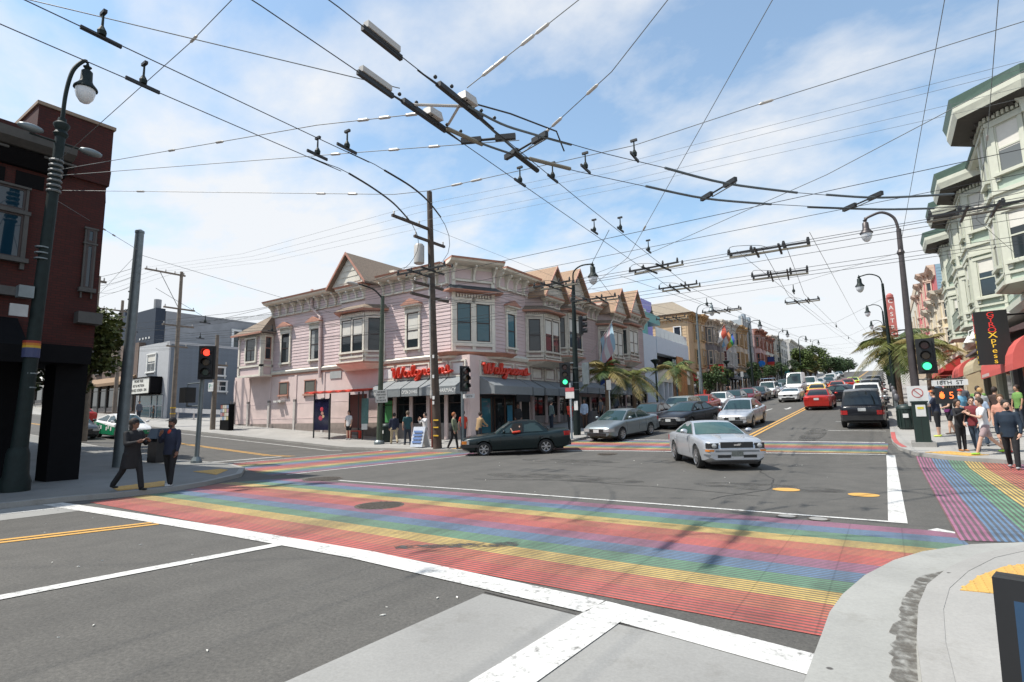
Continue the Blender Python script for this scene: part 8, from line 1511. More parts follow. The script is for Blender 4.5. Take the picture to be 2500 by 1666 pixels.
    if hat:
        b = MB(); b.sph((0, -0.01, 0.055), 0.092, 0.108, 0.085, 12, 8); b.prism([(-0.075, 0.05, 0.05), (0.075, 0.05, 0.05), (0.06, 0.17, 0.04), (-0.06, 0.17, 0.04)], [(-0.075, 0.05, 0.064), (0.075, 0.05, 0.064), (0.06, 0.17, 0.052), (-0.06, 0.17, 0.052)]); b.v = [HT(v) for v in b.v]; put('cap', b, hat, root, local=True, smooth=50)
    if beard: b = MB(); b.sph((0, 0.052, -0.085), 0.055, 0.052, 0.05, 8, 6); b.v = [HT(v) for v in b.v]; put('beard', b, hm, root, local=True, smooth=60)
    b = MB()
    for sg in (-1, 1): b.sph((sg * 0.03, 0.088, 0.005), 0.011 if not glasses else 0.024, 0.006, 0.007 if not glasses else 0.017, 6, 5)
    b.box(-0.022, 0.022, 0.093, 0.097, -0.058, -0.052); b.v = [HT(v) for v in b.v]; put('face_features', b, mat('feature_dark', (0.03, 0.015, 0.012), 0.5), root, local=True)
    return root, s, (wL, wR), HT
K = cloth; NVY = K('navy', (0.016, 0.022, 0.045)); BLKC = K('black', (0.012, 0.012, 0.014)); DNM = K('denim', (0.045, 0.07, 0.105)); DDN = K('dark_denim', (0.022, 0.03, 0.045)); WHC = K('white', (0.62, 0.62, 0.62)); GRYC = K('grey', (0.20, 0.20, 0.21)); KHK = K('khaki', (0.42, 0.34, 0.22)); MRN = K('maroon', (0.16, 0.022, 0.028)); TEALC = K('teal', (0.02, 0.075, 0.085)); BLUC = K('sky_blue', (0.14, 0.36, 0.52)); REDC = K('red', (0.55, 0.045, 0.02)); OLV = K('olive', (0.17, 0.19, 0.12)); TANC = K('tan', (0.33, 0.22, 0.115)); PNKC = K('pink_shorts', (0.34, 0.25, 0.25)); GRNC = K('leaf_green', (0.14, 0.27, 0.07)); PURC = K('purple', (0.12, 0.015, 0.10)); LBL = K('pale_blue', (0.36, 0.44, 0.55)); DNV = K('dark_teal_blue', (0.010, 0.022, 0.04)); SLG = K('slate', (0.09, 0.10, 0.12))
def bag(root, c, m, w_=0.16, h_=0.26, d_=0.08, name='bag', strap=None):
    b = MB(); b.lathe([(0.5, 0), (0.56, 0.15), (0.5, 0.7), (0.3, 0.95), (0.12, 1.0)], (0, 0, 0), 10); b.v = [(c[0] + v[0] * w_, c[1] + v[1] * d_ * 1.6, c[2] + v[2] * h_) for v in b.v]
    put(name, b, m, root, local=True, smooth=50)
    if strap: put('strap', MB().tube([Vector(q) for q in strap], 0.014, 5), m, root, local=True)
# the two men in shade
p, s, w_, ht = person('man in dark suit and cap walking on the shaded corner, dog-tail coat behind', -14.95, 5.85, 20, BLKC, BLKC, 1.70, 'c', 'long', 'long', (0.01, 0.01, 0.01), hat=BLKC, hairstyle='long', stride=0.33, armL=(0.35, 1.5), armR=(0.35, 1.45), build=1.18, long_coat=True, headturn=0.5, vox=0.018)
p['label'] = 'person in black coat and cap mid-stride on the shaded corner'
p, s, w_, ht = person('person in dark blue jacket, cap and orange scarf standing beside the black coat', -15.05, 6.75, -65, NVY, BLKC, 1.68, 'c', 'long', 'long', (0.5, 0.5, 0.5), hat=BLKC, stride=0.12, armL=(0.1, 0.1), armR=(0.25, 2.1), build=1.12, beard=True, vox=0.018)
b = MB(); b.sph((0, 0.07, 0), 0.06, 0.05, 0.08, 10, 6); b.v = [(v[0], v[1], v[2] + 1.38 * s) for v in b.v]; put('scarf', b, REDC, p, local=True, smooth=60)
# driver of the green saloon
dv = thing('person', 'driver with red sleeve resting an arm in the green saloon window', 'person', (0, 0, 0)); dv.matrix_world = VO.matrix_world.copy()
b = MB(); capsule(b, (vx(2.5), 0.76, 0.98), (vx(2.2), 0.82, 0.96), 0.05, 0.045); put('sleeve', remeshed(b, 0.015, 'sleeve', REDC, 2), REDC, dv, local=True)
b = MB(); capsule(b, (vx(2.2), 0.82, 0.96), (vx(2.12), 0.78, 1.12), 0.035, 0.027); b.sph((vx(2.5), 0.68, 1.15), 0.06, 0.06, 0.09, 10, 7); put('body', remeshed(b, 0.013, 'body', SK['a'], 2), SK['a'], dv, local=True)
# people by the bus shelter and the pink corner
person('person in white and black sports shirt and black shorts at the bus shelter', -27.6, 22.55, -75, WHC, BLKC, 1.75, 'a', 'short', 'short', (0.5, 0.5, 0.5), vox=0.028)
person('person in navy jacket and khaki trousers walking past the trash can', -22.95, 21.9, 150, NVY, KHK, 1.72, 'a', 'long', 'long', (0.08, 0.04, 0.02), hair=(0.03, 0.02, 0.02), stride=0.3, build=1.15, vox=0.028)
person('person in teal shirt and dark jeans walking beside the khaki trousers', -21.7, 21.7, 160, TEALC, DDN, 1.80, 'a', 'short', 'long', hair=(0.12, 0.09, 0.06), stride=0.12, build=1.1, vox=0.028)
person('person in white top photographing by the utility pole', -20.6, 21.9, -100, WHC, DNM, 1.66, 'a', 'long', 'long', (0.4, 0.35, 0.3), hairstyle='bun', armL=(0.9, 1.5), armR=(0.7, 1.6), vox=0.028)
p, s, w_, ht = person('red-haired person in olive jacket with black shoulder bag stepping off the kerb', -17.35, 20.45, 20, OLV, BLKC, 1.74, 'a', 'long', 'long', hair=(0.25, 0.08, 0.02), stride=0.22, vox=0.026); bag(p, (0.15, -0.05, 0.85), BLKC, 0.28, 0.38, 0.16, strap=[(0.2, -0.05, 1.2), (-0.1, 0.0, 1.48), (-0.16, 0.1, 1.2)])
p, s, w_, ht = person('person in tan jacket bending beside the pink pillar', -16.75, 21.6, 75, TANC, DDN, 1.66, 'b', 'long', 'long', bend=0.18, armL=(0.5, 0.6), armR=(0.5, 0.6), build=1.1, vox=0.026)
person('person in red shirt behind the wooden utility pole', -18.2, 22.2, 150, REDC, DDN, 1.7, 'b', 'short', vox=0.03)
person('dark figure in the drugstore entrance', -18.6, 27.9, -30, BLKC, BLKC, 1.75, 'c', 'long', vox=0.03)
person('person in grey-green shirt standing outside the shop windows', -17.6, 30.2, 60, K('grey_green', (0.12, 0.16, 0.15)), DDN, 1.78, 'a', 'long', build=1.15, vox=0.03)
person('person in bright red hoodie reading a phone by the shop windows', -16.1, 29.9, -20, REDC, BLKC, 1.7, 'c', 'long', armL=(0.5, 1.3), armR=(0.5, 1.3), build=1.15, vox=0.028)
person('person in pale blue shirt next to the red hoodie', -15.6, 30.9, -90, LBL, K('brown', (0.08, 0.045, 0.03)), 1.78, 'c', 'long', vox=0.03)
person('person in grey shirt beyond the green signal pole', -16.2, 34.6, -120, GRYC, BLKC, 1.7, 'b', 'short', vox=0.03); person('person in dark clothes farther up the left pavement', -16.8, 38.5, 80, SLG, BLKC, 1.75, 'a', 'long', stride=0.25, vox=0.03)
person('person with red shirt far up the left pavement', -15.2, 57, -90, REDC, DDN, 1.7, 'b', 'short', vox=0.035); person('shirtless-looking person in pink top near the parked row', -14.2, 63, -90, K('pink', (0.5, 0.3, 0.25)), BLKC, 1.75, 'a', 'short', vox=0.035)
# crowd on the right corner
p, s, w_, ht = person('man in dark blue shirt striding at the right edge', 2.66, 19.95, -105, DNV, BLKC, 1.82, 'a', 'long', 'long', (0.3, 0.3, 0.3), hair=(0.02, 0.015, 0.012), stride=0.2, armL=(0.15, 0.2), armR=(-0.1, 0.2), beard=True, build=1.03, headturn=0.5, zoff=0.02, vox=0.016)
p['label'] = 'bearded person in dark blue shirt striding at the right edge'
p, s, w_, ht = person('person in maroon T-shirt and jeans carrying a crumpled white bag', 2.22, 22.75, -120, MRN, DNM, 1.70, 'a', 'short', 'long', (0.1, 0.1, 0.1), hair=(0.02, 0.015, 0.012), glasses=True, stride=0.15, armL=(0.1, 0.3), armR=(0.2, 0.3), headturn=0.6, vox=0.018); b = MB(); rb_ = random.Random(4)
for k in range(14): b.sph((-0.30 + rb_.uniform(-0.08, 0.08), 0.08 + rb_.uniform(-0.08, 0.08), 0.60 + rb_.uniform(-0.16, 0.12)), rb_.uniform(0.04, 0.08))
put('crumpled_bag', remeshed(b, 0.02, 'crumpled_bag', WHC, 2), WHC, p, local=True)
person('person in white T-shirt and pinkish shorts walking in lime soled trainers', 2.38, 22.0, 195, WHC, PNKC, 1.74, 'a', 'short', 'short', (0.30, 0.55, 0.05), hair=(0.04, 0.025, 0.015), stride=0.42, armL=(0.5, 1.5), armR=(-0.3, 0.3), bend=0.08, vox=0.018)
p, s, w_, ht = person('person in black jacket and skinny trousers with tan boots reading a phone', 1.86, 22.75, -60, BLKC, BLKC, 1.62, 'b', 'long', 'long', (0.40, 0.17, 0.06), hairstyle='big', armL=(0.6, 1.5), armR=(0.6, 1.5), vox=0.018, build=0.9); put('phone', MB().box(-0.04, 0.04, 0.36, 0.37, 1.02, 1.16), BLK, p, local=True)
p, s, w_, ht = person('person in navy shirt, orange cap and black shorts behind the green cabinet', 1.55, 26.9, 170, NVY, BLKC, 1.78, 'a', 'short', 'mid', (0.50, 0.60, 0.08), hat=K('orange_cap', (0.60, 0.16, 0.05)), armL=(0.6, 1.0), armR=(0.5, 1.0), build=1.15, vox=0.02, bend=0.05)
p, s, w_, ht = person('person in dark tank top and purple-banded skirt with a dark handbag', 2.0, 27.9, 200, BLKC, BLKC, 1.66, 'a', 'none', 'short', (0.12, 0.08, 0.06), hair=(0.25, 0.09, 0.03), stride=0.15, armL=(0.4, 0.9), armR=(-0.2, 0.3), build=1.12, vox=0.02); bag(p, (-0.25, -0.1, 0.72), NVY, 0.3, 0.3, 0.18); b = MB(); ell(b, [(0, 0, 0.86, 0.20, 0.15), (0, 0, 0.98, 0.185, 0.14)]); put('waist_wrap', b, PURC, p, local=True)
person('person in sky blue shirt and red cap on the right pavement', 2.45, 28.6, -60, BLUC, DDN, 1.72, 'a', 'short', hat=REDC, armL=(0.4, 1.2), armR=(0.3, 0.8), build=1.1, vox=0.022)
person('person in slate jacket and white cap walking away on the right pavement', 2.75, 31.0, 85, SLG, DDN, 1.88, 'a', 'long', hat=WHC, vox=0.024, stride=0.15); person('person in leaf green shirt walking away behind the crowd', 3.2, 30.2, 85, GRNC, DDN, 1.74, 'b', 'short', vox=0.024, build=1.15)
person('fair-haired person in pale grey top walking away behind the crowd', 3.05, 28.2, 100, K('pale_grey', (0.42, 0.42, 0.42)), DDN, 1.74, 'a', 'short', hair=(0.40, 0.24, 0.10), vox=0.024); person('dark-haired person in brown shirt by the orange shopfront', 3.5, 28.3, 60, K('dark_brown', (0.05, 0.03, 0.025)), DDN, 1.76, 'b', 'short', vox=0.024)
p, s, w_, ht = person('person in pale blue shirt with white shopping bag behind the white T-shirt', 2.55, 24.2, -95, LBL, DNM, 1.76, 'a', 'short', 'long', (0.1, 0.1, 0.1), hair=(0.05, 0.03, 0.02), vox=0.022); b = MB(); b.prism([(0.2, -0.1, 0.35), (0.52, -0.1, 0.35), (0.52, 0.02, 0.35), (0.2, 0.02, 0.35)], [(0.22, -0.06, 0.78), (0.50, -0.06, 0.78), (0.50, 0.0, 0.78), (0.22, 0.0, 0.78)]); put('shopping_bag', b, WHC, p, local=True)
person('fair-skinned person in shorts and red shoes half hidden by the striding man', 2.9, 22.6, -100, K('salmon', (0.45, 0.22, 0.16)), PNKC, 1.74, 'a', 'short', 'short', (0.4, 0.03, 0.03), hair=(0.10, 0.05, 0.02), vox=0.022)
person('person in slate shirt on the left of the crowd, farther up', 1.75, 33.5, 90, LBL, DDN, 1.7, 'a', 'long', vox=0.028); person('person in teal top far along the right pavement', 1.3, 36.5, -90, TEALC, DDN, 1.7, 'a', 'short', vox=0.03); person('person in green shirt by the shop windows at the right edge', 4.4, 30.0, -150, GRNC, DDN, 1.74, 'b', 'short', vox=0.028)
person('person in black near the red awning, farther up', 2.2, 38.5, 85, BLKC, BLKC, 1.75, 'b', 'long', vox=0.03, stride=0.2); person('person in denim jacket farther along the right pavement', 2.6, 41.5, -85, DNM, DDN, 1.7, 'a', 'long', vox=0.03, stride=0.2)
# far walkers up the cross street
person('person in red jacket far up the cross street', -58, 22.0, 0, REDC, DDN, 1.75, 'b', 'long', vox=0.035); person('person in dark clothes far up the cross street', -56.5, 22.4, 0, SLG, DDN, 1.75, 'b', 'long', vox=0.035); person('dark figure standing under the brick building arcade', -19.4, 3.3, 30, BLKC, BLKC, 1.75, 'b', 'long', vox=0.025)
person('person in black sitting in the grey shop doorway', -57.2, 23.9, -90, BLKC, BLKC, 1.2, 'b', 'long', vox=0.035)
# ------------------------------------------------------------------ trees and palms
BARK = mat('bark', (0.085, 0.06, 0.042), 0.9, var=0.3, scale=6, bump=0.5); PBARK = mat('palm_bark', (0.15, 0.10, 0.065), 0.9, var=0.3, scale=10, bump=0.6)
def leafm(n, c): return mat('leaf_' + n, c, 0.6, var=0.45, scale=1.6, spec=0.3)
def tree(label, x, y, h, trunk, rx, ry, rz, m, n=2600, leaf=0.13, seed=1, clumps=14, zoff=0.1, group=None, conifer=False, name='street_tree'):
    rg = random.Random(seed); z0 = Z(x, y) + zoff; t_ = thing(name, label, 'tree', (x, y, z0), group=group)
    c = Vector((x, y, z0 + h - rz)); b = MB(); b.tube([(x, y, z0 - 0.1), (x + 0.05, y, z0 + trunk * 0.5), (x - 0.03, y + 0.04, z0 + trunk), (x, y, z0 + h - rz)], [min(0.2, rx * 0.085 + 0.04), min(0.16, rx * 0.065 + 0.03), min(0.12, rx * 0.05 + 0.025), 0.03], 8)
    cl = []
    for k in range(clumps):
        while True:
            d = Vector((rg.uniform(-1, 1), rg.uniform(-1, 1), rg.uniform(-1, 1)))
            if 0.25 < d.length < 1: break
        if conifer: f = (k + 0.5) / clumps; d = Vector((d.x * (1 - f), d.y * (1 - f), -1 + 2 * f))
        p = c + Vector((d.x * rx * 0.78, d.y * ry * 0.78, d.z * rz * 0.8)); cl.append((p, rg.uniform(0.28, 0.5) * min(rx, ry) * (1 if not conifer else 0.8 * (1.2 - (k + 0.5) / clumps))))
        if not conifer: st = Vector((x, y, z0 + trunk * rg.uniform(0.75, 1.1))); b.tube([st, st.lerp(p, 0.5) + Vector((0, 0, 0.15 * rz)), p], [0.035 + rx * 0.018, 0.025 + rx * 0.008, 0.01], 5)
    put('trunk', b, BARK, t_, smooth=50)
    v, f = [], []
    for i in range(n):
        p, r_ = cl[i % clumps]; d = Vector((rg.gauss(0, 1), rg.gauss(0, 1), rg.gauss(0, 1))).normalized() * r_ * (rg.random() ** 0.4); q = p + Vector((d.x, d.y, d.z * 0.8)); a = Vector((rg.gauss(0, 1), rg.gauss(0, 1), rg.gauss(0, 0.6))).normalized(); u = a.cross(Vector((rg.gauss(0, 1), rg.gauss(0, 1), rg.gauss(0, 1)))).normalized(); s_ = leaf * rg.uniform(0.6, 1.3); k = len(v)
        v.extend([tuple(q - a * s_), tuple(q + u * s_ * 0.5), tuple(q + a * s_), tuple(q - u * s_ * 0.5)]); f.append((k, k + 1, k + 2, k + 3))
    mb = MB(); mb.v = v; mb.f = f; put('crown', mb, m, t_); return t_
G_D = leafm('dark', (0.035, 0.06, 0.02)); G_M = leafm('mid', (0.05, 0.085, 0.028)); G_Y = leafm('yellowish', (0.15, 0.14, 0.045)); G_L = leafm('light', (0.085, 0.12, 0.035))
tree('shaded broadleaf tree behind the brick building on the cross street', -29.6, 9.3, 7.2, 2.6, 2.5, 1.6, 2.4, leafm('sunny_olive', (0.075, 0.09, 0.022)), 6000, 0.14, 5, 20, name='street_tree')
tree('second dark broadleaf tree farther up the cross street', -34.5, 9.9, 6.6, 2.4, 2.6, 2.0, 2.2, G_D, 4200, 0.15, 6, 14)
STG = 'small street trees on the left pavement'
for i, (y, h, m) in enumerate(((56.5, 3.9, G_M), (61.5, 4.2, G_L), (80, 4.3, G_M), (87.5, 4.4, G_M), (97, 4.6, G_D), (104, 4.6, G_M), (118, 5, G_D))): tree('small round street tree on the left pavement, %s up the avenue' % ('first', 'second', 'third', 'fourth', 'fifth', 'sixth', 'seventh')[i], -14.6, y, h, 1.6, 1.5, 1.5, 1.35, m, 1500, 0.13, 20 + i, 9, group=STG)
for i, (x, y, h, r_, m, lb) in enumerate(((-13.5, 128, 7.5, 2.6, G_L, 'bright green tree far up the left kerb'), (-13.4, 137, 6.0, 2.2, G_Y, 'yellowish tree far up the left kerb'), (-13.6, 150, 8.0, 3.0, G_L, 'larger light green tree beyond the yellowish one'), (-12.9, 182, 9.0, 3.6, G_D, 'dark tree near the top of the hill, left'), (-12.6, 200, 9.0, 4.0, G_M, 'green tree near the top of the hill, middle'), (-11.9, 222, 8.0, 4.2, G_D, 'dark tree at the crest of the hill'), (-18, 236, 9.5, 5.0, G_Y, 'olive tree crowning the hill'), (-10.8, 240, 7.5, 4.2, G_D, 'last dark tree at the end of the hilltop'))): tree(lb, x, y, h * (1 if y < 160 else 0.62), 1.0, r_, r_, h * (0.34 if y < 160 else 0.30), m, 2600, 0.28, 40 + i, 14)
tree('dark conifer rising behind the rooflines', -33, 160, 15.5, 3, 2.3, 2.3, 6, G_D, 1500, 0.3, 61, 12, conifer=True); tree('second conifer behind the rooflines', -33, 180, 14, 3, 2.0, 2.0, 5, G_D, 1200, 0.3, 62, 12, conifer=True)
tree('leafy green street tree behind the right-hand palms', 1.0, 62, 4.8, 1.8, 1.6, 1.6, 1.6, G_L, 1800, 0.14, 71, 10); tree('dense green street tree farther along the right pavement', 1.0, 76, 5.0, 1.8, 1.8, 1.8, 1.7, G_M, 1800, 0.15, 72, 10)
PLM = [leafm('palm_green', (0.055, 0.09, 0.025)), leafm('palm_straw', (0.20, 0.16, 0.055)), leafm('palm_lime', (0.12, 0.135, 0.035))]
def palm(label, x, y, hc, nf, fl, seed, lean=(0, 0), straw=0.35, group='palms along the pavements'):
    rg = random.Random(seed); z0 = Z(x, y) + 0.1; t_ = thing('palm_tree', label, 'palm', (x, y, z0), group=group); top = Vector((x + lean[0], y + lean[1], hc))
    put('trunk', MB().tube([(x, y, z0 - 0.1), (x + lean[0] * 0.3, y + lean[1] * 0.3, z0 + (hc - z0) * 0.5), tuple(top)], [0.16, 0.125, 0.11], 8), PBARK, t_, smooth=50)
    for k in range(nf):
        az = 2 * math.pi * k / nf + rg.uniform(-0.25, 0.25); el = rg.uniform(-0.25, 1.25); L_ = fl * rg.uniform(0.8, 1.1); pts = []
        for i in range(9): q = i / 8.0; r_ = L_ * q * math.cos(el * (1 - 0.2 * q)); zz = L_ * q * math.sin(el) - (0.62 + 0.25 * math.cos(el)) * L_ * q * q * 0.8; pts.append(top + Vector((math.cos(az) * r_, math.sin(az) * r_, zz)))
        mb = MB(); mb.tube(pts, [0.028, 0.024, 0.02, 0.017, 0.014, 0.012, 0.01, 0.008, 0.005], 4)
        side = Vector((-math.sin(az), math.cos(az), 0))
        for i in range(2, 33):
            q = i / 33.0 * 8; a = int(q); p = pts[a].lerp(pts[min(a + 1, 8)], q - a); tg = (pts[min(a + 1, 8)] - pts[a]).normalized(); ll = fl * 0.30 * math.sin(math.pi * min(0.97, i / 33.0 * 0.9 + 0.12)) + 0.05
            for sg in (-1, 1):
                d = (side * sg * 0.85 + tg * 0.55 + Vector((0, 0, -0.35 + rg.uniform(-0.2, 0.15)))).normalized(); wv = tg * 0.022; e = p + d * ll + Vector((0, 0, -0.15 * ll)); mid = p + d * ll * 0.55; kx = len(mb.v); mb.v.extend([tuple(p - wv), tuple(p + wv), tuple(mid + wv * 1.1), tuple(e), tuple(mid - wv * 1.1)]); mb.f.append((kx, kx + 1, kx + 2, kx + 3, kx + 4))
        put('frond', mb, PLM[0] if rg.random() > straw + 0.2 else (PLM[1] if rg.random() < 0.5 else PLM[2]), t_)
palm('nearest palm in front of the weathered gabled house', -15.0, 33.0, 4.35, 15, 2.3, 3); palm('second palm close behind the nearest one', -14.5, 36.4, 4.25, 15, 2.3, 4); palm('third palm in front of the white modern block', -14.3, 44.8, 5.3, 15, 2.2, 5)
palm('large straw-coloured palm beside the right signal pole', 0.85, 48.0, 6.3, 24, 3.6, 6, straw=0.6); palm('straw-coloured palm behind the street name sign', 2.0, 37.0, 5.0, 14, 1.9, 8, straw=0.8); palm('palm farther along the right pavement', 0.9, 56, 6.6, 16, 2.8, 9, straw=0.5); palm('palm far up the left pavement', -13.8, 124, 9.6, 12, 2.6, 10, straw=0.4)

# ------------------------------------------------------------------ bus shelter
t_ = thing('bus_shelter', 'bus shelter with wavy red roof and dark advertising panel beside the pink wall', 'bus shelter', (-28.4, 22.6, 0.45))
zs = 0.47; DM = mat('shelter_frame', (0.05, 0.055, 0.055), 0.4, 0.4)
RR = mat('shelter_red', (0.55, 0.05, 0.03), 0.4, var=0.05)
rf = MB(); n = 26
for i in range(n + 1):
    x = -31.0 + 4.6 * i / n; z_ = 3.32 + 0.055 * math.sin(i * 1.25)
    rf.v.extend([(x, 21.75, z_), (x, 23.4, z_ + 0.12), (x, 23.4, z_ + 0.18), (x, 21.75, z_ + 0.06)])
for i in range(n):
    for j in range(4): a = i * 4 + j; b = i * 4 + (j + 1) % 4; rf.f.append((a, b, b + 4, a + 4))
rf.f.append((0, 1, 2, 3)); rf.f.append((n * 4 + 3, n * 4 + 2, n * 4 + 1, n * 4)); put('roof', rf, RR, t_)
for x, y in ((-30.3, 22.0), (-30.3, 23.2), (-26.75, 22.9), (-28.5, 23.3), (-27.6, 23.3)): put('post', MB().cyl((x, y, zs - 0.1), (x, y, 3.35), 0.05, 0.05, 8), DM, t_)
put('post', MB().cyl((-28.75, 22.0, zs - 0.1), (-28.75, 22.0, 3.0), 0.06, 0.06, 8), DM, t_)
ad = put('advert_panel', MB().box(-30.25, -28.8, 21.97, 22.07, 1.0, 2.95), mat('advert_dark', (0.012, 0.012, 0.035), 0.15, var=0.3, scale=2), t_)
for cx, cz, r_, c in ((-29.5, 2.3, 0.17, (0.45, 0.03, 0.05)), (-29.45, 2.05, 0.14, (0.4, 0.2, 0.15)), (-29.6, 1.75, 0.2, (0.4, 0.05, 0.08)), (-29.35, 1.85, 0.12, (0.5, 0.35, 0.2))): put('advert_print', MB().sph((cx, 21.968, cz), r_, 0.006, r_ * 0.8, 10, 6), mat('print_%d' % int(cz * 100), c, 0.5, var=0.4, scale=8), ad)
gp = put('glass_back', MB().box(-28.4, -26.85, 23.28, 23.3, 1.1, 3.2), glass('shelter_glass', (0.20, 0.10, 0.09), 0.08), t_); put('timetable', MB().box(-26.8, -26.2, 22.84, 22.88, 1.35, 2.9), mat('timetable_teal', (0.10, 0.20, 0.19), 0.3, var=0.2, scale=6), t_); put('notice', MB().box(-26.75, -26.25, 22.82, 22.86, 1.0, 1.35), SGW, t_)
put('bench', MB().box(-28.3, -27.0, 22.95, 23.2, 0.88, 0.94).box(-28.2, -28.1, 22.98, 23.18, 0.45, 0.88).box(-27.2, -27.1, 22.98, 23.18, 0.45, 0.88), RR, t_)

# ------------------------------------------------------------------ pavement furniture
def trash_can(x, y, label, m=None, r_=0.3, h=1.05):
    z0 = Z(x, y) + 0.11; t_ = thing('trash_can', label, 'trash can', (x, y, z0)); m = m or mat('can_green', (0.015, 0.03, 0.026), 0.5)
    put('bin', MB().lathe([(r_ * 0.85, 0), (r_, 0.08), (r_, h * 0.8), (r_ * 0.9, h * 0.82)], (x, y, z0), 16), m, t_, smooth=40); put('lid', MB().lathe([(r_ * 1.05, h * 0.82), (r_ * 1.05, h * 0.9), (r_ * 0.8, h), (r_ * 0.3, h * 1.04)], (x, y, z0), 16), m, t_, smooth=40); sl = MB()
    for k in range(14): a = 2 * math.pi * k / 14; sl.tube([(x + (r_ + 0.015) * math.cos(a), y + (r_ + 0.015) * math.sin(a), z0 + 0.08), (x + (r_ + 0.015) * math.cos(a), y + (r_ + 0.015) * math.sin(a), z0 + h * 0.78)], 0.018, 4)
    o = put('slats', sl, m, t_); o['kind'] = 'stuff'
    put('sticker', MB().box(x - 0.1, x + 0.1, y - r_ - 0.045, y - r_ - 0.035, z0 + 0.5, z0 + 0.68), SGW, t_)
trash_can(0.62, 29.9, 'dark green round trash can at the right kerb behind the green cabinet'); trash_can(-24.4, 22.7, 'dark green trash can beside the shelter lamp post')
t_ = thing('recycling_bin', 'large dark bin with blue hooded top behind the two people in shade', 'trash can', (-24.3, 10.6, 0.11)); put('bin', MB().box(-24.7, -23.95, 10.2, 10.95, 0.12, 1.05), mat('bin_black', (0.012, 0.012, 0.014), 0.5), t_); put('hood', MB().prism([(-24.75, 10.15, 1.05), (-23.9, 10.15, 1.05), (-23.9, 11.0, 1.05), (-24.75, 11.0, 1.05)], [(-24.65, 10.25, 1.45), (-24.0, 10.25, 1.45), (-24.0, 10.9, 1.45), (-24.65, 10.9, 1.45)]), mat('hood_blue', (0.02, 0.035, 0.06), 0.4), t_)
t_ = thing('control_cabinet', 'dark green signal control cabinet with pale poster on the right corner', 'cabinet', (0.92, 23.95, 0.38)); CG = mat('cabinet_green', (0.010, 0.026, 0.020), 0.45); put('plinth', MB().box(0.58, 1.26, 23.6, 24.3, 0.25, 0.5), KERB, t_); put('cabinet_body', MB().box(0.70, 1.14, 23.75, 24.12, 0.5, 1.86), CG, t_); put('cabinet_top', MB().box(0.67, 1.17, 23.72, 24.15, 1.86, 1.91), CG, t_)
ps = put('poster', MB().box(0.80, 1.08, 23.735, 23.745, 1.38, 1.78), SGW, t_); put('poster_print', MB().box(0.85, 1.03, 23.728, 23.734, 1.63, 1.71), mat('poster_yellow', (0.6, 0.5, 0.05), 0.6), ps); put('cabinet_door_seam', MB().box(0.915, 0.925, 23.744, 23.749, 0.56, 1.34), SEAM, t_)
# A-frame boards
t_ = thing('sidewalk_board', 'dark A-frame board with white border cut off at the lower right edge', 'sign board', (0.75, 2.75, 0.11)); NB = mat('board_navy', (0.012, 0.04, 0.085), 0.4)
fq = Fr(0.262, 2.76, 0.97, -0.24); 
def slab(f_, u0, u1, z0, z1, d0, d1, lean): return MB().hexa([f_.p(u0, z0, d1 + lean), f_.p(u1, z0, d1 + lean), f_.p(u1, z0, d0 + lean), f_.p(u0, z0, d0 + lean), f_.p(u0, z1, d1), f_.p(u1, z1, d1), f_.p(u1, z1, d0), f_.p(u0, z1, d0)])
put('frame', slab(fq, 0, 0.75, 0.11, 1.07, -0.05, 0.0, 0.16), mat('board_frame', (0.008, 0.008, 0.009), 0.35), t_); pn = put('panel', slab(fq, 0.055, 0.70, 0.20, 1.02, 0.0, 0.008, 0.15), NB, t_); put('rear_frame', slab(fq, 0, 0.75, 0.11, 1.07, -0.10, -0.052, -0.22), MATS['board_frame'], t_)
for u0, u1, z0, z1 in ((0.09, 0.66, 0.965, 0.972), (0.09, 0.096, 0.25, 0.965), (0.655, 0.661, 0.25, 0.965)): put('border_line', slab(fq, u0, u1, z0, z1, 0.0095, 0.0115, 0.15 * (1.02 - z0) / 0.82 - 0.15 * (1.02 - z1) / 0.82 if z1 - z0 > 0.1 else 0.0) if z1 - z0 < 0.1 else MB().hexa([fq.p(u0, z0, 0.0115 + 0.141), fq.p(u1, z0, 0.0115 + 0.141), fq.p(u1, z0, 0.1495), fq.p(u0, z0, 0.1495), fq.p(u0, z1, 0.0115 + 0.010), fq.p(u1, z1, 0.0215), fq.p(u1, z1, 0.0185), fq.p(u0, z1, 0.0185)]), SGW, pn)
put('hinge', MB().sph(fq.p(0.13, 0.985, 0.02), 0.012), BLK, t_)
t_ = thing('sidewalk_board', 'small white and blue A-frame board leaning by the wooden utility pole', 'sign board', (-19.9, 21.0, 0.2)); fq = Fr(-20.3, 20.75, 1, 0.1); put('panel', slab(fq, 0, 0.75, 0.2, 1.2, -0.04, 0.0, 0.3), mat('board_pale', (0.46, 0.50, 0.56), 0.5), t_); put('rear_panel', slab(fq, 0, 0.75, 0.2, 1.2, -0.09, -0.05, -0.3), SGW, t_)
for i in range(4): put('board_print', slab(fq, 0.1, 0.65, 0.4 + i * 0.17, 0.5 + i * 0.17, 0.12 - i * 0.05 + 0.125, 0.13 - i * 0.05 + 0.125, 0.03), mat('print_blue', (0.10, 0.18, 0.38), 0.6), t_)
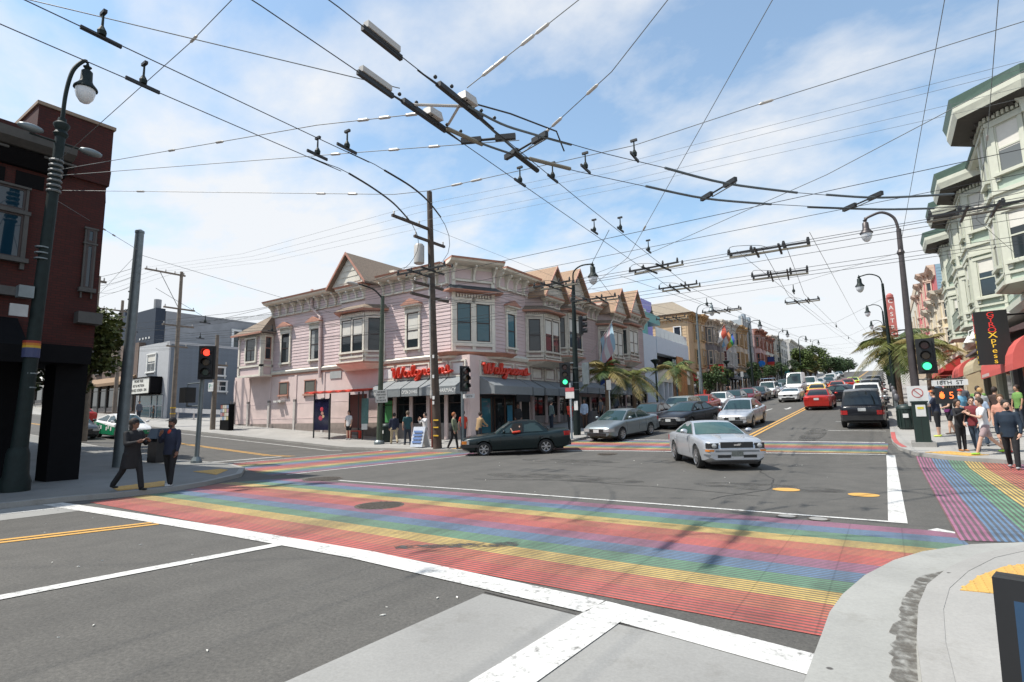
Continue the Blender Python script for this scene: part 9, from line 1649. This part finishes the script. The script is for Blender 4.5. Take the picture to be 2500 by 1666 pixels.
# kerb-side sign posts on the avenue
for i, (x, y, hh, lb) in enumerate(((-14.2, 31.6, 2.9, 'pale parking sign post in front of the nearest palm'), (-14.0, 51.0, 3.2, 'pale parking sign post beyond the third palm'), (-13.9, 69, 3.0, 'parking sign post far up the left kerb'))):
    z0 = Z(x, y) + 0.1; t_ = thing('sign_post', lb, 'sign post', (x, y, z0)); pole_tube(t_, [(x, y, z0), (x, y, z0 + hh)], 0.035, MATS['pale_steel'], 8); put('plate', MB().box(x - 0.16, x + 0.16, y - 0.06, y - 0.04, z0 + hh - 0.62, z0 + hh), SGG, t_)
for i, y in enumerate((32.5, 38.0, 44.2, 50.5)):
    z0 = Z(0.4, y) + 0.1; t_ = thing('parking_meter', 'grey parking meter on the right kerb, %s from the trash can' % ('first', 'second', 'third', 'fourth')[i], 'parking meter', (0.4, y, z0), group='parking meters on the right kerb'); pole_tube(t_, [(0.4, y, z0), (0.4, y, z0 + 1.1)], 0.03, STEEL, 8); put('meter_head', MB().lathe([(0.06, 1.08), (0.11, 1.15), (0.12, 1.35), (0.06, 1.45)], (0.4, y, z0), 10), mat('meter_grey', (0.12, 0.12, 0.13), 0.4), t_, smooth=50)
# parked bicycle by the palm
t_ = thing('bicycle', 'bicycle locked beside the trash can on the right kerb', 'bicycle', (0.75, 33.6, Z(0.7, 33.6) + 0.1)); zb_ = Z(0.7, 33.6) + 0.1
for y in (33.1, 34.15): mb = MB(); mb.tube([(0.75, y + 0.33 * math.cos(2 * math.pi * k / 20), zb_ + 0.34 + 0.33 * math.sin(2 * math.pi * k / 20)) for k in range(21)], 0.02, 5, False); put('wheel', mb, TYRE, t_)
mb = MB()
for a, b in (((33.1, 0.34), (33.25, 0.85)), ((33.25, 0.85), (33.85, 0.82)), ((33.85, 0.86), (33.6, 0.32)), ((33.6, 0.32), (33.27, 0.75)), ((33.6, 0.32), (34.15, 0.34)), ((34.15, 0.34), (33.85, 0.75))): mb.tube([(0.75, a[0], zb_ + a[1]), (0.75, b[0], zb_ + b[1])], 0.018, 5)
put('frame', mb, CHAR, t_); put('saddle', MB().sph((0.75, 33.88, zb_ + 0.9), 0.06, 0.13, 0.03), TRM, t_); put('handlebar', MB().tube([(0.5, 33.2, zb_ + 0.95), (0.75, 33.25, zb_ + 0.93), (1.0, 33.2, zb_ + 0.95)], 0.015, 5), TRM, t_)
# utility box, notice board, flags
t_ = thing('utility_box', 'low dark utility box on the pavement beyond the green signal', 'utility box', (-15.6, 31.4, Z(0, 31.4))); put('box', MB().box(-16.0, -15.1, 31.0, 31.7, Z(0, 31) + 0.1, Z(0, 31) + 1.15), mat('box_grey', (0.06, 0.06, 0.065), 0.5), t_)
t_ = thing('notice_board', 'pillar covered in colourful posters by the short wooden pole', 'notice board', (-40.2, 21.8, Z(-40, 22))); zb_ = Z(-40.2, 21.8) + 0.1; put('cabinet', MB().box(-40.9, -39.7, 21.6, 22.0, zb_, zb_ + 1.9), BLK, t_); rg = random.Random(9)
for k in range(4):
    for j in range(4): put('poster', MB().box(-40.85 + k * 0.28, -40.60 + k * 0.28, 21.58, 21.595, zb_ + 0.75 + j * 0.28, zb_ + 1.0 + j * 0.28), mat('poster_mix_%d' % ((k * 3 + j * 5) % 7), [(0.5, 0.46, 0.42), (0.3, 0.12, 0.1), (0.45, 0.38, 0.2), (0.2, 0.26, 0.34), (0.45, 0.42, 0.33), (0.35, 0.22, 0.26), (0.5, 0.49, 0.47)][(k * 3 + j * 5) % 7], 0.7), t_)
def flag(label, base, tip, cols, drop, wv=0.12, horiz=False):
    t_ = thing('flag', label, 'flag', base); put('flag_pole', MB().tube([base, tip], 0.022, 6), PORC, t_); b_, e = Vector(base), Vector(tip); n = len(cols)
    for i, c in enumerate(cols):
        mb = MB(); m_ = 8
        for k in range(m_ + 1):
            q = k / m_
            for f_ in (i / n, (i + 1) / n):
                if horiz: p = b_.lerp(e, 0.35 + 0.65 * q) + Vector((wv * math.sin(q * 6 + f_ * 3), 0, -drop * f_))
                else: p = b_.lerp(e, 0.4 + 0.6 * f_) + Vector((wv * math.sin(q * 5 + f_ * 4), wv * 0.6 * math.sin(q * 7), -drop * q))
                mb.v.append(tuple(p)); 
        for k in range(m_): a = k * 2; mb.f.append((a, a + 1, a + 3, a + 2))
        put('flag_stripe', mb, mat('flag_%d_%d_%d' % tuple(int(x * 100) for x in c), c, 0.8, var=0.05), t_)
flag('pale blue and pink striped flag on the gabled house', (-18.6, 38.4, 6.4), (-16.6, 38.2, 8.7), [(0.35, 0.5, 0.6), (0.55, 0.38, 0.42), (0.6, 0.6, 0.6), (0.55, 0.38, 0.42), (0.35, 0.5, 0.6)], 2.2); flag('blue and red flag hanging below the pale one', (-18.6, 38.6, 5.2), (-16.9, 38.5, 6.5), [(0.02, 0.06, 0.30), (0.45, 0.03, 0.03)], 1.9)
for i, (z_, cs) in enumerate(((11.6, [(0.6, 0.6, 0.6), (0.45, 0.08, 0.05)]), (11.2, [(0.2, 0.4, 0.6), (0.6, 0.6, 0.6), (0.5, 0.2, 0.1)]), (11.0, [(0.45, 0.05, 0.04), (0.5, 0.25, 0.05), (0.55, 0.5, 0.08), (0.05, 0.3, 0.1), (0.05, 0.1, 0.4)]))): flag('flag on the dark grey house, %s of three' % ('left', 'middle', 'right')[i], (-18.5, 75.5 + i * 2.2, z_), (-16.8, 75.3 + i * 2.2, z_ + 1.6), cs, 1.6)
t_ = thing('hydrant', 'red fire hydrant by the small street trees', 'hydrant', (-13.9, 60, Z(0, 60) + 0.1)); put('barrel', MB().lathe([(0.16, 0), (0.16, 0.08), (0.11, 0.1), (0.11, 0.55), (0.15, 0.58), (0.13, 0.7), (0.04, 0.8)], (-13.9, 60, Z(0, 60) + 0.1), 12), REDP_, t_, smooth=40); put('outlet', MB().cyl((-14.1, 60, Z(0, 60) + 0.5), (-13.7, 60, Z(0, 60) + 0.5), 0.06, 0.06, 8), REDP_, t_)
bpy.data.scenes.remove(TMPS)
